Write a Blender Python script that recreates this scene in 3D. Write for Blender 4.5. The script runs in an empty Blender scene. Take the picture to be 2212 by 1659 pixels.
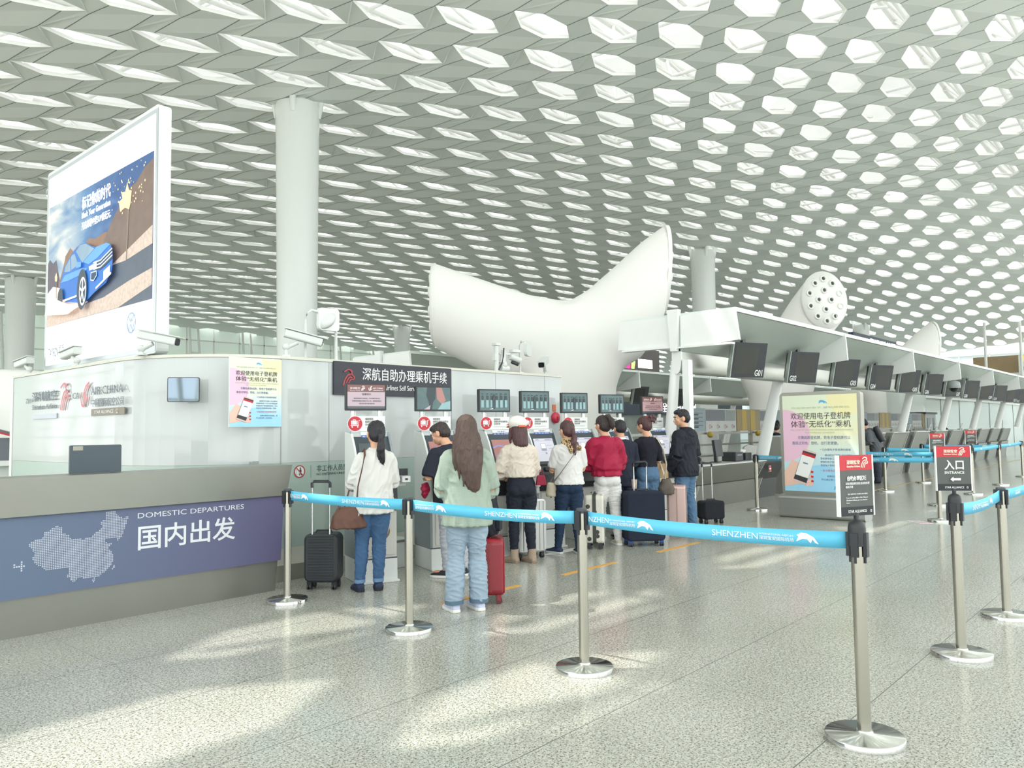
import bpy, bmesh, math, random
import numpy as np
from mathutils import Vector, Matrix, Euler
PI = math.pi
random.seed(7); RNG = np.random.default_rng(7)
SC = bpy.context.scene; COL = SC.collection

# ---------------------------------------------------------------- camera, world, sun, exposure
# world axes: x runs along the check-in hall (away, to the right), y towards the far glass wall (away, to the left)
cd = bpy.data.cameras.new('camera'); cam = bpy.data.objects.new('camera', cd); COL.objects.link(cam)
cd.sensor_fit = 'HORIZONTAL'; cd.sensor_width = 36.0; cd.lens = 36.0 * 1686.5 / 2212.0
cd.clip_start = 0.05; cd.clip_end = 600
def _cam_axes(pitch=0.05855173, roll=-0.01361984, az=0.84551258):
    cp, sp, cr, sr = math.cos(pitch), math.sin(pitch), math.cos(roll), math.sin(roll)
    R = Vector((1, 0, 0)); F = Vector((0, cp, sp)); U = Vector((0, -sp, cp))
    R2 = R * cr + U * sr; U2 = U * cr - R * sr
    M = Matrix(((math.cos(az), math.sin(az), 0), (-math.sin(az), math.cos(az), 0), (0, 0, 1)))
    return M @ R2, M @ U2, M @ F
_R, _U, _F = _cam_axes()
cam.matrix_world = Matrix(((_R.x, _U.x, -_F.x, 0), (_R.y, _U.y, -_F.y, 0), (_R.z, _U.z, -_F.z, 1.5), (0, 0, 0, 1)))
SC.camera = cam
SC.view_settings.view_transform = 'Standard'; SC.view_settings.look = 'None'
SC.view_settings.gamma = 1.0; SC.view_settings.use_curve_mapping = False
SC.view_settings.exposure = 0.0
w = bpy.data.worlds.new('sky'); SC.world = w; w.use_nodes = True
wn = w.node_tree.nodes; wl = w.node_tree.links; wn.clear()
wo = wn.new('ShaderNodeOutputWorld'); wb = wn.new('ShaderNodeBackground'); wl.new(wb.outputs[0], wo.inputs[0])
wb.inputs['Color'].default_value = (0.95, 0.995, 1.0, 1); wb.inputs['Strength'].default_value = 3.0
SUN_DIR = Vector((0.34, -0.40, -0.85)).normalized()      # direction the light travels
sd = bpy.data.lights.new('sun', 'SUN'); sun = bpy.data.objects.new('sun', sd); COL.objects.link(sun)
sd.energy = 3.9; sd.angle = math.radians(0.7); sd.color = (1.0, 0.95, 0.86)
sun.location = (-20, 30, 60); sun.rotation_euler = SUN_DIR.to_track_quat('-Z', 'Y').to_euler()
SC.cycles.max_bounces = 7; SC.cycles.diffuse_bounces = 4; SC.cycles.glossy_bounces = 3
SC.cycles.transmission_bounces = 4; SC.cycles.transparent_max_bounces = 8
SC.cycles.caustics_reflective = False; SC.cycles.caustics_refractive = False
SC.cycles.sample_clamp_indirect = 6.0

# ---------------------------------------------------------------- helpers
def lin(c):
    c = c / 255.0
    return c / 12.92 if c <= 0.04045 else ((c + 0.055) / 1.055) ** 2.4
def rgb(h):
    h = h.lstrip('#'); return tuple(lin(int(h[i:i + 2], 16)) for i in (0, 2, 4)) + (1.0,)
_MATS = {}
def mat(name, col, rough=0.5, metal=0.0, var=0.06, scale=6.0, bump=0.0, bscale=60.0, emit=0.0, coat=0.0, spec=0.5, stretch=None, trans=0.0, alpha=1.0):
    """principled material with a little noise in its colour and, when asked, its relief"""
    if name in _MATS: return _MATS[name]
    m = bpy.data.materials.new(name); m.use_nodes = True; nt = m.node_tree; n = nt.nodes; l = nt.links
    b = n['Principled BSDF']; c = rgb(col) if isinstance(col, str) else col
    tc = n.new('ShaderNodeTexCoord'); src = tc.outputs['Object']
    if stretch:
        mp = n.new('ShaderNodeMapping'); mp.inputs['Scale'].default_value = stretch; l.new(src, mp.inputs[0]); src = mp.outputs[0]
    if var > 0:
        no = n.new('ShaderNodeTexNoise'); no.inputs['Scale'].default_value = scale; no.inputs['Detail'].default_value = 4; l.new(src, no.inputs['Vector'])
        mx = n.new('ShaderNodeMix'); mx.data_type = 'RGBA'
        mx.inputs[6].default_value = tuple(max(0, x * (1 - var)) for x in c[:3]) + (1,)
        mx.inputs[7].default_value = tuple(min(1, x * (1 + var)) for x in c[:3]) + (1,)
        l.new(no.outputs['Fac'], mx.inputs[0]); l.new(mx.outputs[2], b.inputs['Base Color'])
        if emit: l.new(mx.outputs[2], b.inputs['Emission Color'])
    else:
        b.inputs['Base Color'].default_value = c
        b.inputs['Emission Color'].default_value = c
    b.inputs['Roughness'].default_value = rough; b.inputs['Metallic'].default_value = metal
    b.inputs['Emission Strength'].default_value = emit; b.inputs['Coat Weight'].default_value = coat
    b.inputs['Coat Roughness'].default_value = 0.06
    b.inputs['Specular IOR Level'].default_value = spec; b.inputs['Alpha'].default_value = alpha
    if bump:
        nb = n.new('ShaderNodeTexNoise'); nb.inputs['Scale'].default_value = bscale; nb.inputs['Detail'].default_value = 3; l.new(src, nb.inputs['Vector'])
        bp = n.new('ShaderNodeBump'); bp.inputs['Strength'].default_value = bump; bp.inputs['Distance'].default_value = 0.01
        l.new(nb.outputs['Fac'], bp.inputs['Height']); l.new(bp.outputs[0], b.inputs['Normal'])
    _MATS[name] = m; return m

class MB:
    """collects shapes and links them as ONE mesh object"""
    def __init__(s): s.v = []; s.f = []; s.m = []; s.mats = []; s.sm = []; s.cur = 0; s.smooth = False
    def use(s, material):
        if material not in s.mats: s.mats.append(material)
        s.cur = s.mats.index(material); return s
    def _add(s, vs, fs, smooth=None):
        o = len(s.v); s.v += [tuple(p) for p in vs]
        for f in fs: s.f.append([i + o for i in f]); s.m.append(s.cur); s.sm.append(s.smooth if smooth is None else smooth)
    def poly(s, pts): s._add(pts, [list(range(len(pts)))], False); return s
    def box(s, c, d, rz=0, M=None):
        hx, hy, hz = d[0] / 2, d[1] / 2, d[2] / 2
        P = [Vector((x, y, z)) for x in (-hx, hx) for y in (-hy, hy) for z in (-hz, hz)]
        if M is None: M = Matrix.Rotation(rz, 3, 'Z')
        P = [M @ p + Vector(c) for p in P]
        s._add(P, [[0, 1, 3, 2], [4, 6, 7, 5], [0, 4, 5, 1], [2, 3, 7, 6], [0, 2, 6, 4], [1, 5, 7, 3]], False); return s
    def rbox(s, c, d, r, seg=3, rz=0, M=None, axis='Z'):
        """box with rounded edges along one axis"""
        order = {'Z': (0, 1, 2), 'Y': (0, 2, 1), 'X': (1, 2, 0)}[axis]
        a, b, h = d[order[0]] / 2, d[order[1]] / 2, d[order[2]] / 2
        ring = []
        for cx, cy, a0 in ((a - r, b - r, 0), (-a + r, b - r, 90), (-a + r, -b + r, 180), (a - r, -b + r, 270)):
            for i in range(seg + 1):
                t = math.radians(a0 + 90 * i / seg); ring.append((cx + r * math.cos(t), cy + r * math.sin(t)))
        if M is None: M = Matrix.Rotation(rz, 3, 'Z')
        n = len(ring); P = []
        for z in (-h, h):
            for x, y in ring:
                q = [0, 0, 0]; q[order[0]] = x; q[order[1]] = y; q[order[2]] = z; P.append(M @ Vector(q) + Vector(c))
        s._add(P, [list(range(n))[::-1], list(range(n, 2 * n))] + [[i, (i + 1) % n, n + (i + 1) % n, n + i] for i in range(n)], False); return s
    def prism(s, pts, h, o=(0, 0, 0), ax=((1, 0, 0), (0, 1, 0), (0, 0, 1))):
        """polygon pts (x,y) in the plane of ax[0], ax[1], pushed h along ax[2]"""
        X, Y, Z = (Vector(a) for a in ax); o = Vector(o); n = len(pts)
        P = [o + X * x + Y * y for x, y in pts] + [o + X * x + Y * y + Z * h for x, y in pts]
        s._add(P, [list(range(n))[::-1], list(range(n, 2 * n))] + [[i, (i + 1) % n, n + (i + 1) % n, n + i] for i in range(n)], False); return s
    def lathe(s, prof, c=(0, 0, 0), seg=32, smooth=True, M=None):
        P = []; n = len(prof); M = M or Matrix.Identity(3)
        for i in range(seg):
            a = 2 * PI * i / seg
            for r, z in prof: P.append(M @ Vector((r * math.cos(a), r * math.sin(a), z)) + Vector(c))
        F = [[i * n + j, ((i + 1) % seg) * n + j, ((i + 1) % seg) * n + j + 1, i * n + j + 1] for i in range(seg) for j in range(n - 1)]
        s._add(P, F, smooth)
        if prof[0][0] > 1e-6: s._add([P[i * n] for i in range(seg)][::-1], [list(range(seg))], False)
        if prof[-1][0] > 1e-6: s._add([P[i * n + n - 1] for i in range(seg)], [list(range(seg))], False)
        return s
    def tube(s, pts, r, seg=10, smooth=True, flat=1.0, up=(0, 0, 1)):
        """round (or flattened) tube along points; r is a number or a list"""
        pts = [Vector(p) for p in pts]; n = len(pts); rs = r if isinstance(r, (list, tuple)) else [r] * n; P = []
        upv = Vector(up)
        for i, p in enumerate(pts):
            t = (pts[min(i + 1, n - 1)] - pts[max(i - 1, 0)]).normalized()
            u0 = upv if abs(t.dot(upv)) < 0.95 else Vector((1, 0, 0)) if abs(t.x) < 0.9 else Vector((0, 1, 0))
            a = t.cross(u0).normalized(); b = a.cross(t)
            rr = rs[i] if isinstance(rs[i], (tuple, list)) else (rs[i], rs[i] * flat)
            for k in range(seg):
                q = 2 * PI * k / seg; P.append(p + a * (rr[0] * math.cos(q)) + b * (rr[1] * math.sin(q)))
        F = [[i * seg + k, i * seg + (k + 1) % seg, (i + 1) * seg + (k + 1) % seg, (i + 1) * seg + k] for i in range(n - 1) for k in range(seg)]
        s._add(P, F, smooth); s._add(P[:seg][::-1], [list(range(seg))], False); s._add(P[-seg:], [list(range(seg))], False); return s
    def rings(s, st, seg=20, smooth=True):
        """loft of stations (centre, X half-axis vector, Y half-axis vector), capped"""
        P = []
        for c, X, Y in st:
            c, X, Y = Vector(c), Vector(X), Vector(Y)
            for k in range(seg): q = 2 * PI * k / seg; P.append(c + X * math.cos(q) + Y * math.sin(q))
        n = len(st)
        F = [[i * seg + k, i * seg + (k + 1) % seg, (i + 1) * seg + (k + 1) % seg, (i + 1) * seg + k] for i in range(n - 1) for k in range(seg)]
        s._add(P, F, smooth); s._add(P[:seg][::-1], [list(range(seg))], False); s._add(P[-seg:], [list(range(seg))], False); return s
    def ell(s, c, r, seg=16, rn=10, M=None):
        M = M or Matrix.Identity(3); st = []
        for i in range(rn + 1):
            a = -PI / 2 + PI * i / rn; k = max(math.cos(a), 0.02)
            st.append((Vector(c) + M @ Vector((0, 0, r[2] * math.sin(a))), M @ Vector((r[0] * k, 0, 0)), M @ Vector((0, r[1] * k, 0))))
        return s.rings(st, seg)
    def grid(s, fn, nu, nv, smooth=True):
        P = [fn(i / nu, j / nv) for j in range(nv + 1) for i in range(nu + 1)]
        s._add(P, [[j * (nu + 1) + i, j * (nu + 1) + i + 1, (j + 1) * (nu + 1) + i + 1, (j + 1) * (nu + 1) + i] for j in range(nv) for i in range(nu)], smooth); return s
    def xf(s, M):
        s.v = [tuple(M @ Vector(p)) for p in s.v]; return s
    def mesh(s, name):
        me = bpy.data.meshes.new(name); me.from_pydata(s.v, [], s.f)
        for m in s.mats: me.materials.append(m)
        me.polygons.foreach_set('material_index', s.m); me.polygons.foreach_set('use_smooth', s.sm); me.update(); return me
    def build(s, name, material=None, parent=None, bevel=0.0, loc=None, rz=None, solid=0.0):
        if material is not None and not s.mats: s.mats = [material]
        me = s.mesh(name); o = bpy.data.objects.new(name, me); COL.objects.link(o)
        if parent: o.parent = parent
        if loc is not None: o.location = loc
        if rz is not None: o.rotation_euler = (0, 0, rz)
        if solid:
            md = o.modifiers.new('thickness', 'SOLIDIFY'); md.thickness = solid; md.offset = 0
        if bevel:
            md = o.modifiers.new('edges', 'BEVEL'); md.width = bevel; md.segments = 2; md.limit_method = 'ANGLE'; md.angle_limit = math.radians(50); md.harden_normals = False
        return o

def tag(o, label, cat, group=None, kind=None):
    o['label'] = label; o['category'] = cat
    if group: o['group'] = group
    if kind: o['kind'] = kind
    return o
def thing(name, label, cat, loc=(0, 0, 0), rz=0.0, group=None):
    o = bpy.data.objects.new(name, None); COL.objects.link(o); o.empty_display_size = 0.1
    o.location = loc; o.rotation_euler = (0, 0, rz); return tag(o, label, cat, group)
def struct(o): o['kind'] = 'structure'; return o
def kids(o): return [c for c in bpy.data.objects if c.parent == o]
def dup(root, loc=None, rz=None, label=None, group=None):
    """copy of a thing with copies of its parts and their sub-parts"""
    r = root.copy(); COL.objects.link(r)
    if loc is not None: r.location = loc
    if rz is not None: r.rotation_euler = (0, 0, rz)
    if label: r['label'] = label
    if group: r['group'] = group
    for ch in kids(root):
        c = ch.copy(); COL.objects.link(c); c.parent = r
        for g in kids(ch): d = g.copy(); COL.objects.link(d); d.parent = c
    return r

# scratch scene used only to turn text and blended volumes into plain meshes
TMP = bpy.data.scenes.new('scratch')
with bpy.context.temp_override(scene=TMP, view_layer=TMP.view_layers[0]): TDG = bpy.context.evaluated_depsgraph_get()
_tc = bpy.data.curves.new('scratch_text', 'FONT'); _to = bpy.data.objects.new('scratch_text', _tc); TMP.collection.objects.link(_to)
def text_mesh(body, size, bold=0.0, spacing=1.0, width=1.0, align='LEFT', shear=0.0, lead=1.0, ext=0.0):
    _tc.body = body; _tc.size = size; _tc.offset = bold * size; _tc.space_character = spacing; _tc.align_x = align
    _tc.shear = shear; _tc.space_line = lead; _tc.extrude = ext; _tc.resolution_u = 3
    TDG.update()
    me = bpy.data.meshes.new_from_object(_to.evaluated_get(TDG)); me.materials.clear()
    if width != 1.0: me.transform(Matrix.Diagonal((width, 1, 1, 1)))
    return me
def frame(o, X, Y):
    """matrix whose local x,y run along X,Y from o (z = X x Y)"""
    X = Vector(X).normalized(); Z = X.cross(Vector(Y)).normalized(); Y = Z.cross(X)
    return Matrix(((X.x, Y.x, Z.x, o[0]), (X.y, Y.y, Z.y, o[1]), (X.z, Y.z, Z.z, o[2]), (0, 0, 0, 1)))
def text(body, size, material, parent, M, name='lettering', fit=None, off=0.0015, **k):
    """lettering as a thin mesh lying on the plane M; fit = wanted width"""
    me = text_mesh(body, size, ext=0.0006, **k)
    if fit:
        xs = [v.co.x for v in me.vertices]; w0 = max(xs) - min(xs) if xs else 1
        me.transform(Matrix.Diagonal((fit / w0, 1, 1, 1)))
    me.transform(M @ Matrix.Translation((0, 0, off))); me.materials.append(material)
    o = bpy.data.objects.new(name, me); COL.objects.link(o)
    if parent: o.parent = parent
    return o
def texts(items, material, parent, M, name='lettering', off=0.0015):
    """several lines of lettering joined as one mesh: (body, x, y, size, fit or None, kwargs)"""
    bm = bmesh.new()
    for it in items:
        body, x, y, size, fit = it[:5]; k = it[5] if len(it) > 5 else {}
        me = text_mesh(body, size, ext=0.0006, **k)
        if fit:
            xs = [v.co.x for v in me.vertices]; w0 = max(xs) - min(xs) if xs else 1
            me.transform(Matrix.Diagonal((fit / w0, 1, 1, 1)))
        me.transform(Matrix.Translation((x, y, 0))); bm.from_mesh(me); bpy.data.meshes.remove(me)
    me = bpy.data.meshes.new(name); bm.to_mesh(me); bm.free()
    me.transform(M @ Matrix.Translation((0, 0, off))); me.materials.append(material)
    o = bpy.data.objects.new(name, me); COL.objects.link(o)
    if parent: o.parent = parent
    return o
class Flat:
    """flat printed artwork on the plane M: polygons layered a hair apart, one mesh"""
    def __init__(s, M, step=0.0006): s.M = M; s.mb = MB(); s.z = 0.0; s.step = step
    def p(s, pts, m):
        s.z += s.step; s.mb.use(m).poly([s.M @ Vector((x, y, s.z)) for x, y in pts]); return s
    def rect(s, x, y, w_, h_, m): return s.p([(x, y), (x + w_, y), (x + w_, y + h_), (x, y + h_)], m)
    def disc(s, x, y, r, m, ry=None, n=28):
        ry = ry or r; return s.p([(x + r * math.cos(2 * PI * i / n), y + ry * math.sin(2 * PI * i / n)) for i in range(n)], m)
    def ring(s, x, y, r, t, m, n=28):
        s.z += s.step; P = []
        for i in range(n):
            a = 2 * PI * i / n; P += [s.M @ Vector((x + q * math.cos(a), y + q * math.sin(a), s.z)) for q in (r, r - t)]
        s.mb.use(m); s.mb._add(P, [[2 * i, 2 * ((i + 1) % n), 2 * ((i + 1) % n) + 1, 2 * i + 1] for i in range(n)], False); return s
    def line(s, pts, t, m):
        for (x0, y0), (x1, y1) in zip(pts, pts[1:]):
            d = Vector((x1 - x0, y1 - y0)); d.normalize(); nx, ny = -d.y * t / 2, d.x * t / 2
            s.p([(x0 + nx, y0 + ny), (x0 - nx, y0 - ny), (x1 - nx, y1 - ny), (x1 + nx, y1 + ny)], m)
        return s
    def build(s, name, parent): return s.mb.build(name, None, parent)
def blend(mb, voxel, smooth=6, name='blend'):
    """one continuous surface from overlapping closed shapes"""
    me = mb.mesh('scratch'); o = bpy.data.objects.new('scratch', me); TMP.collection.objects.link(o)
    r = o.modifiers.new('r', 'REMESH'); r.mode = 'VOXEL'; r.voxel_size = voxel; r.use_smooth_shade = True
    if smooth: q = o.modifiers.new('s', 'SMOOTH'); q.factor = 0.5; q.iterations = smooth
    TDG.update(); out = bpy.data.meshes.new_from_object(o.evaluated_get(TDG)); out.name = name
    bpy.data.objects.remove(o); bpy.data.meshes.remove(me); out.materials.clear()
    out.polygons.foreach_set('use_smooth', [True] * len(out.polygons)); return out
def link(me, name, material, parent=None):
    if material: me.materials.append(material)
    o = bpy.data.objects.new(name, me); COL.objects.link(o)
    if parent: o.parent = parent
    return o

# shared materials
M_WHITE = mat('white_paint', '#e9ebe8', 0.45, var=0.02)
M_WHITE2 = mat('white_lacquer', '#eceeec', 0.25, var=0.02)
M_STEEL = mat('brushed_steel', '#b9bab2', 0.28, 0.92, var=0.10, scale=3.0, stretch=(1, 1, 40))
M_POLISH = mat('polished_steel', '#d0d1cc', 0.13, 1.0, var=0.05, scale=4.0)
M_SATIN = mat('satin_steel_sheet', '#a9a89e', 0.42, 0.75, var=0.08, scale=2.5)
M_BLACK = mat('black_plastic', '#2b2d31', 0.42, var=0.12)
M_BLACKG = mat('black_gloss', '#20242a', 0.12, var=0.1, spec=0.6)
M_GREY = mat('grey_plastic', '#9aa09d', 0.5, var=0.05)
M_TXTW = mat('white_lettering', '#f2f3f1', 0.5, var=0.02)
M_TXTD = mat('dark_lettering', '#3a3a3c', 0.5, var=0.05)
M_RED = mat('red_print', '#c52b3b', 0.4, var=0.04)
M_BLUE = mat('blue_print', '#2f5fb4', 0.4, var=0.04)
# ================================================================ floor
def floor_material():
    m = bpy.data.materials.new('speckled_granite_floor'); m.use_nodes = True; nt = m.node_tree; n = nt.nodes; l = nt.links; b = n['Principled BSDF']
    tc = n.new('ShaderNodeTexCoord'); P = tc.outputs['Object']
    def noise(sc, det=2):
        q = n.new('ShaderNodeTexNoise'); q.inputs['Scale'].default_value = sc; q.inputs['Detail'].default_value = det; l.new(P, q.inputs['Vector']); return q.outputs['Fac']
    def ramp(src, a, b_, ca, cb):
        r = n.new('ShaderNodeValToRGB'); e = r.color_ramp.elements; e[0].position = a; e[1].position = b_; e[0].color = ca; e[1].color = cb; l.new(src, r.inputs[0]); return r.outputs[0]
    def mult(a, b_, f=1.0):
        x = n.new('ShaderNodeMix'); x.data_type = 'RGBA'; x.blend_type = 'MULTIPLY'; x.inputs[0].default_value = f; l.new(a, x.inputs[6]); l.new(b_, x.inputs[7]); return x.outputs[2]
    W1 = (1, 1, 1, 1)
    base = ramp(noise(1.3, 3), 0.3, 0.7, rgb('#c3c5bb'), rgb('#cdcec6'))
    c = mult(base, ramp(noise(85, 2), 0.36, 0.47, rgb('#75746c'), W1), 0.85)
    c = mult(c, ramp(noise(150, 2), 0.38, 0.46, rgb('#8a867c'), W1), 0.7)
    c = mult(c, ramp(noise(40, 2), 0.40, 0.60, rgb('#d2cfc6'), W1), 0.6)
    sx = n.new('ShaderNodeSeparateXYZ'); l.new(P, sx.inputs[0])
    def joint(out, off, per):
        a = n.new('ShaderNodeMath'); a.operation = 'SUBTRACT'; a.inputs[1].default_value = off; l.new(out, a.inputs[0])
        d = n.new('ShaderNodeMath'); d.operation = 'PINGPONG'; d.inputs[1].default_value = per / 2; l.new(a.outputs[0], d.inputs[0])
        g = n.new('ShaderNodeMath'); g.operation = 'LESS_THAN'; g.inputs[1].default_value = 0.0028; l.new(d.outputs[0], g.inputs[0]); return g.outputs[0]
    jx = joint(sx.outputs[0], 2.14, 1.033); jy = joint(sx.outputs[1], 0.43, 1.0)
    s = n.new('ShaderNodeMath'); s.operation = 'MULTIPLY'; s.inputs[1].default_value = 0.45; l.new(jx, s.inputs[0])
    mxx = n.new('ShaderNodeMath'); mxx.operation = 'MAXIMUM'; l.new(s.outputs[0], mxx.inputs[0]); l.new(jy, mxx.inputs[1])
    jm = n.new('ShaderNodeMix'); jm.data_type = 'RGBA'; l.new(mxx.outputs[0], jm.inputs[0]); l.new(c, jm.inputs[6]); jm.inputs[7].default_value = rgb('#63635e')
    l.new(jm.outputs[2], b.inputs['Base Color']); b.inputs['Roughness'].default_value = 0.17; b.inputs['Specular IOR Level'].default_value = 0.55
    return m
M_FLOOR = floor_material()
struct(MB().poly([(-12, -10, 0), (80, -10, 0), (80, 62, 0), (-12, 62, 0)]).build('floor', M_FLOOR))
struct(MB().poly([(-160, -160, -0.3), (260, -160, -0.3), (260, 260, -0.3), (-160, 260, -0.3)]).build('ground', mat('forecourt_paving', '#d9d9d4', 0.8, var=0.1, scale=0.4)))

# ================================================================ perforated ceiling, space frame and outer skin
def zc(u, v): return 12 - 0.00008 * v * v - 0.00162 * u * u - 0.0457 * v + 0.0858 * u
LU, LV, U0, V0 = 3.41, 1.13, 15.96, 12.86
def cell(r, k): return U0 + (r + k) * LU / 2, V0 + (r - k) * LV
HEX_R = [(1.12, -0.02), (0.46, 0.45), (-0.42, 0.44), (-1.12, 0.04), (-0.42, -0.46), (0.50, -0.46)]
HEX_L = [(1.15, -0.10), (0.69, 0.13), (-0.27, 0.375), (-1.15, 0.14), (-0.68, -0.15), (0.25, -0.41)]
VOR = [(1.227, 0), (0.478, 1.13), (-0.478, 1.13), (-1.227, 0), (-0.478, -1.13), (0.478, -1.13)]
cells = []
for r in range(-45, 70):
    for k in range(-45, 70):
        u, v = cell(r, k)
        if -10 < u < 77.5 and -9 < v < 60.5: cells.append((r, k, u, v))
M_CEIL = mat('ceiling_panel_white', '#e9eeea', 0.5, var=0.02, scale=0.8)
M_REVEAL = mat('ceiling_panel_edge', '#f0f1ee', 0.5, var=0.02)
M_SEAM = mat('ceiling_seam', '#7f8884', 0.8, var=0.1)
ce = MB()
for r, k, u, v in cells:
    t = min(1, max(0, (v - 10) / 11.0)); t = t * t * (3 - 2 * t)
    H = [(a[0] * (1 - t) + b[0] * t, a[1] * (1 - t) + b[1] * t) for a, b in zip(HEX_R, HEX_L)]
    hz = [0.05, 0.0, 0.0, 0.05, 0.0, 0.0]
    far = math.hypot(u, v)
    blind = v > 58.6
    pv = [(u + x, v + y, zc(u + x, v + y) + (0.035 if i in (0, 2, 4) else -0.035)) for i, (x, y) in enumerate(VOR)]
    ph = [(u + x, v + y, zc(u + x, v + y) + hz[i]) for i, (x, y) in enumerate(H)]
    ce.use(M_CEIL)
    if blind: ce.poly(pv[::-1]); continue
    for i in range(6):
        j = (i + 1) % 6; ce.poly([pv[j], pv[i], ph[i], ph[j]])
    if far < 70:
        ce.use(M_REVEAL)
        for i in range(6):
            j = (i + 1) % 6; a, b = ph[i], ph[j]
            ce.poly([(a[0], a[1], a[2]), (b[0], b[1], b[2]), (b[0], b[1], b[2] + 0.10), (a[0], a[1], a[2] + 0.10)])
    if far < 42:                                   # panel joints from corner to corner
        ce.use(M_SEAM)
        for i in (1, 2, 4, 5):
            a, b = Vector(ph[i]), Vector(pv[i]); d = (b - a); nrm = Vector((-d.y, d.x, 0)).normalized() * 0.011
            dz = Vector((0, 0, -0.006)); ce.poly([a + nrm + dz, a - nrm + dz, b - nrm + dz, b + nrm + dz])
struct(ce.build('ceiling'))
# space frame above the panels: lower tubes, diagonals, upper tubes
fr = MB().use(mat('frame_tube_white', '#f3f3f0', 0.5, var=0.02))
def thin(a, b, rad, seg=5): fr.tube([a, b], rad, seg, True)
for r, k, u, v in cells:
    far = math.hypot(u, v)
    if far > 62 or v < -4 or u < -2: continue
    z = zc(u, v)
    if far < 46: thin((u - 1.705, v, zc(u - 1.705, v) + 0.75), (u + 1.705, v, zc(u + 1.705, v) + 0.75), 0.075)
    if (r + k) % 2 == 0:
        thin((u, v, z + 0.75), (u + 1.7, v + 1.13, z + 2.3), 0.06); thin((u, v, z + 0.75), (u - 1.7, v + 1.13, z + 2.3), 0.06)
        thin((u, v, z + 0.75), (u + 0.3, v - 2.2, z + 0.8), 0.06)
    if (r - k) % 3 == 0: thin((u - 1.7, v + 1.13, z + 2.3), (u + 1.7, v + 1.13, z + 2.3), 0.11)
    if (r + 2 * k) % 4 == 0: thin((u, v - 1.1, z + 1.4), (u, v + 1.3, z + 2.1), 0.05)
struct(fr.build('trim_1'))
# outer skin: pale decking with milky skylights; a few clear skylights let the sun reach the floor
def skin_material():
    m = bpy.data.materials.new('milky_skylight'); m.use_nodes = True; n = m.node_tree.nodes; l = m.node_tree.links; n.clear()
    o = n.new('ShaderNodeOutputMaterial'); a = n.new('ShaderNodeBsdfTranslucent'); b = n.new('ShaderNodeBsdfDiffuse'); mx = n.new('ShaderNodeMixShader')
    no = n.new('ShaderNodeTexNoise'); no.inputs['Scale'].default_value = 0.7; tc = n.new('ShaderNodeTexCoord'); l.new(tc.outputs['Object'], no.inputs['Vector'])
    r = n.new('ShaderNodeValToRGB'); r.color_ramp.elements[0].color = (0.50, 0.51, 0.50, 1); r.color_ramp.elements[1].color = (0.72, 0.72, 0.71, 1); l.new(no.outputs['Fac'], r.inputs[0])
    l.new(r.outputs[0], a.inputs['Color']); b.inputs['Color'].default_value = (0.85, 0.85, 0.84, 1); mx.inputs[0].default_value = 0.35
    l.new(a.outputs[0], mx.inputs[1]); l.new(b.outputs[0], mx.inputs[2]); l.new(mx.outputs[0], o.inputs[0]); return m
def deck_material():
    m = skin_material(); m.name = 'pale_roof_decking'; 
    for q in m.node_tree.nodes:
        if q.type == 'MIX_SHADER': q.inputs[0].default_value = 0.80
    return m
M_SKY = skin_material(); M_DECK = deck_material()
HS = 3.0; hsx, hsy = -SUN_DIR.x / -SUN_DIR.z * HS, -SUN_DIR.y / -SUN_DIR.z * HS
CLEAR = set()
def clear_for(px, py, n=1):
    """open the skylights whose sun ray lands nearest the floor point"""
    best = []
    for r, k, u, v in cells:
        z = zc(u, v); fx = u + SUN_DIR.x / -SUN_DIR.z * z; fy = v + SUN_DIR.y / -SUN_DIR.z * z
        best.append((math.hypot(fx - px, fy - py), r, k, fx, fy))
    best.sort()
    for b in best[:n]: CLEAR.add((b[1], b[2]))
for p in ((3.4, 5.95), (6.0, 4.3), (3.6, 2.85), (8.7, 2.9), (1.4, 4.35), (12.0, 3.45), (6.6, 1.6), (16.0, 2.6), (19, 4.6), (22, 3.0)): clear_for(*p)
sk = MB()
for r, k, u, v in cells:
    if (r, k) in CLEAR: continue
    z = zc(u, v) + HS; sk.use(M_SKY if random.random() < 0.45 else M_DECK)
    sk.poly([(u + hsx + x, v + hsy + y, zc(u + x, v + y) + HS) for x, y in VOR])
struct(sk.build('trim_2'))

# ================================================================ white glass enclosure behind the kiosks
M_GLASSW = mat('white_back_painted_glass', '#c6cbca', 0.06, var=0.015, scale=1.5, spec=0.6)
M_GLASSG = mat('frosted_green_glass', '#b0c2b9', 0.10, var=0.02, scale=1.5, spec=0.5)
M_CAP = mat('cream_top_trim', '#d9d8cb', 0.5, var=0.03)
def wall_path():
    P = [(9.3, 7.25), (4.6, 7.25)]
    for i in range(1, 13):
        a = math.radians(-90 - 90 * i / 12); P.append((4.6 + 1.2 * math.cos(a), 8.65 + 1.4 * math.sin(a)))
    P += [(3.4, 11.96)]; return P
WP = wall_path()
def wall_strip(z0, z1, off=0.0, path=None):
    P = path or WP; q = []
    for i, p in enumerate(P):
        a = Vector(P[max(i - 1, 0)]); b = Vector(P[min(i + 1, len(P) - 1)]); t = (b - a).normalized(); nrm = Vector((-t.y, t.x)) * -1
        q.append((p[0] - nrm.x * off, p[1] - nrm.y * off))
    return q
wg = MB().use(M_GLASSW)
A = WP; B = wall_strip(0, 0, -0.10)
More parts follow.
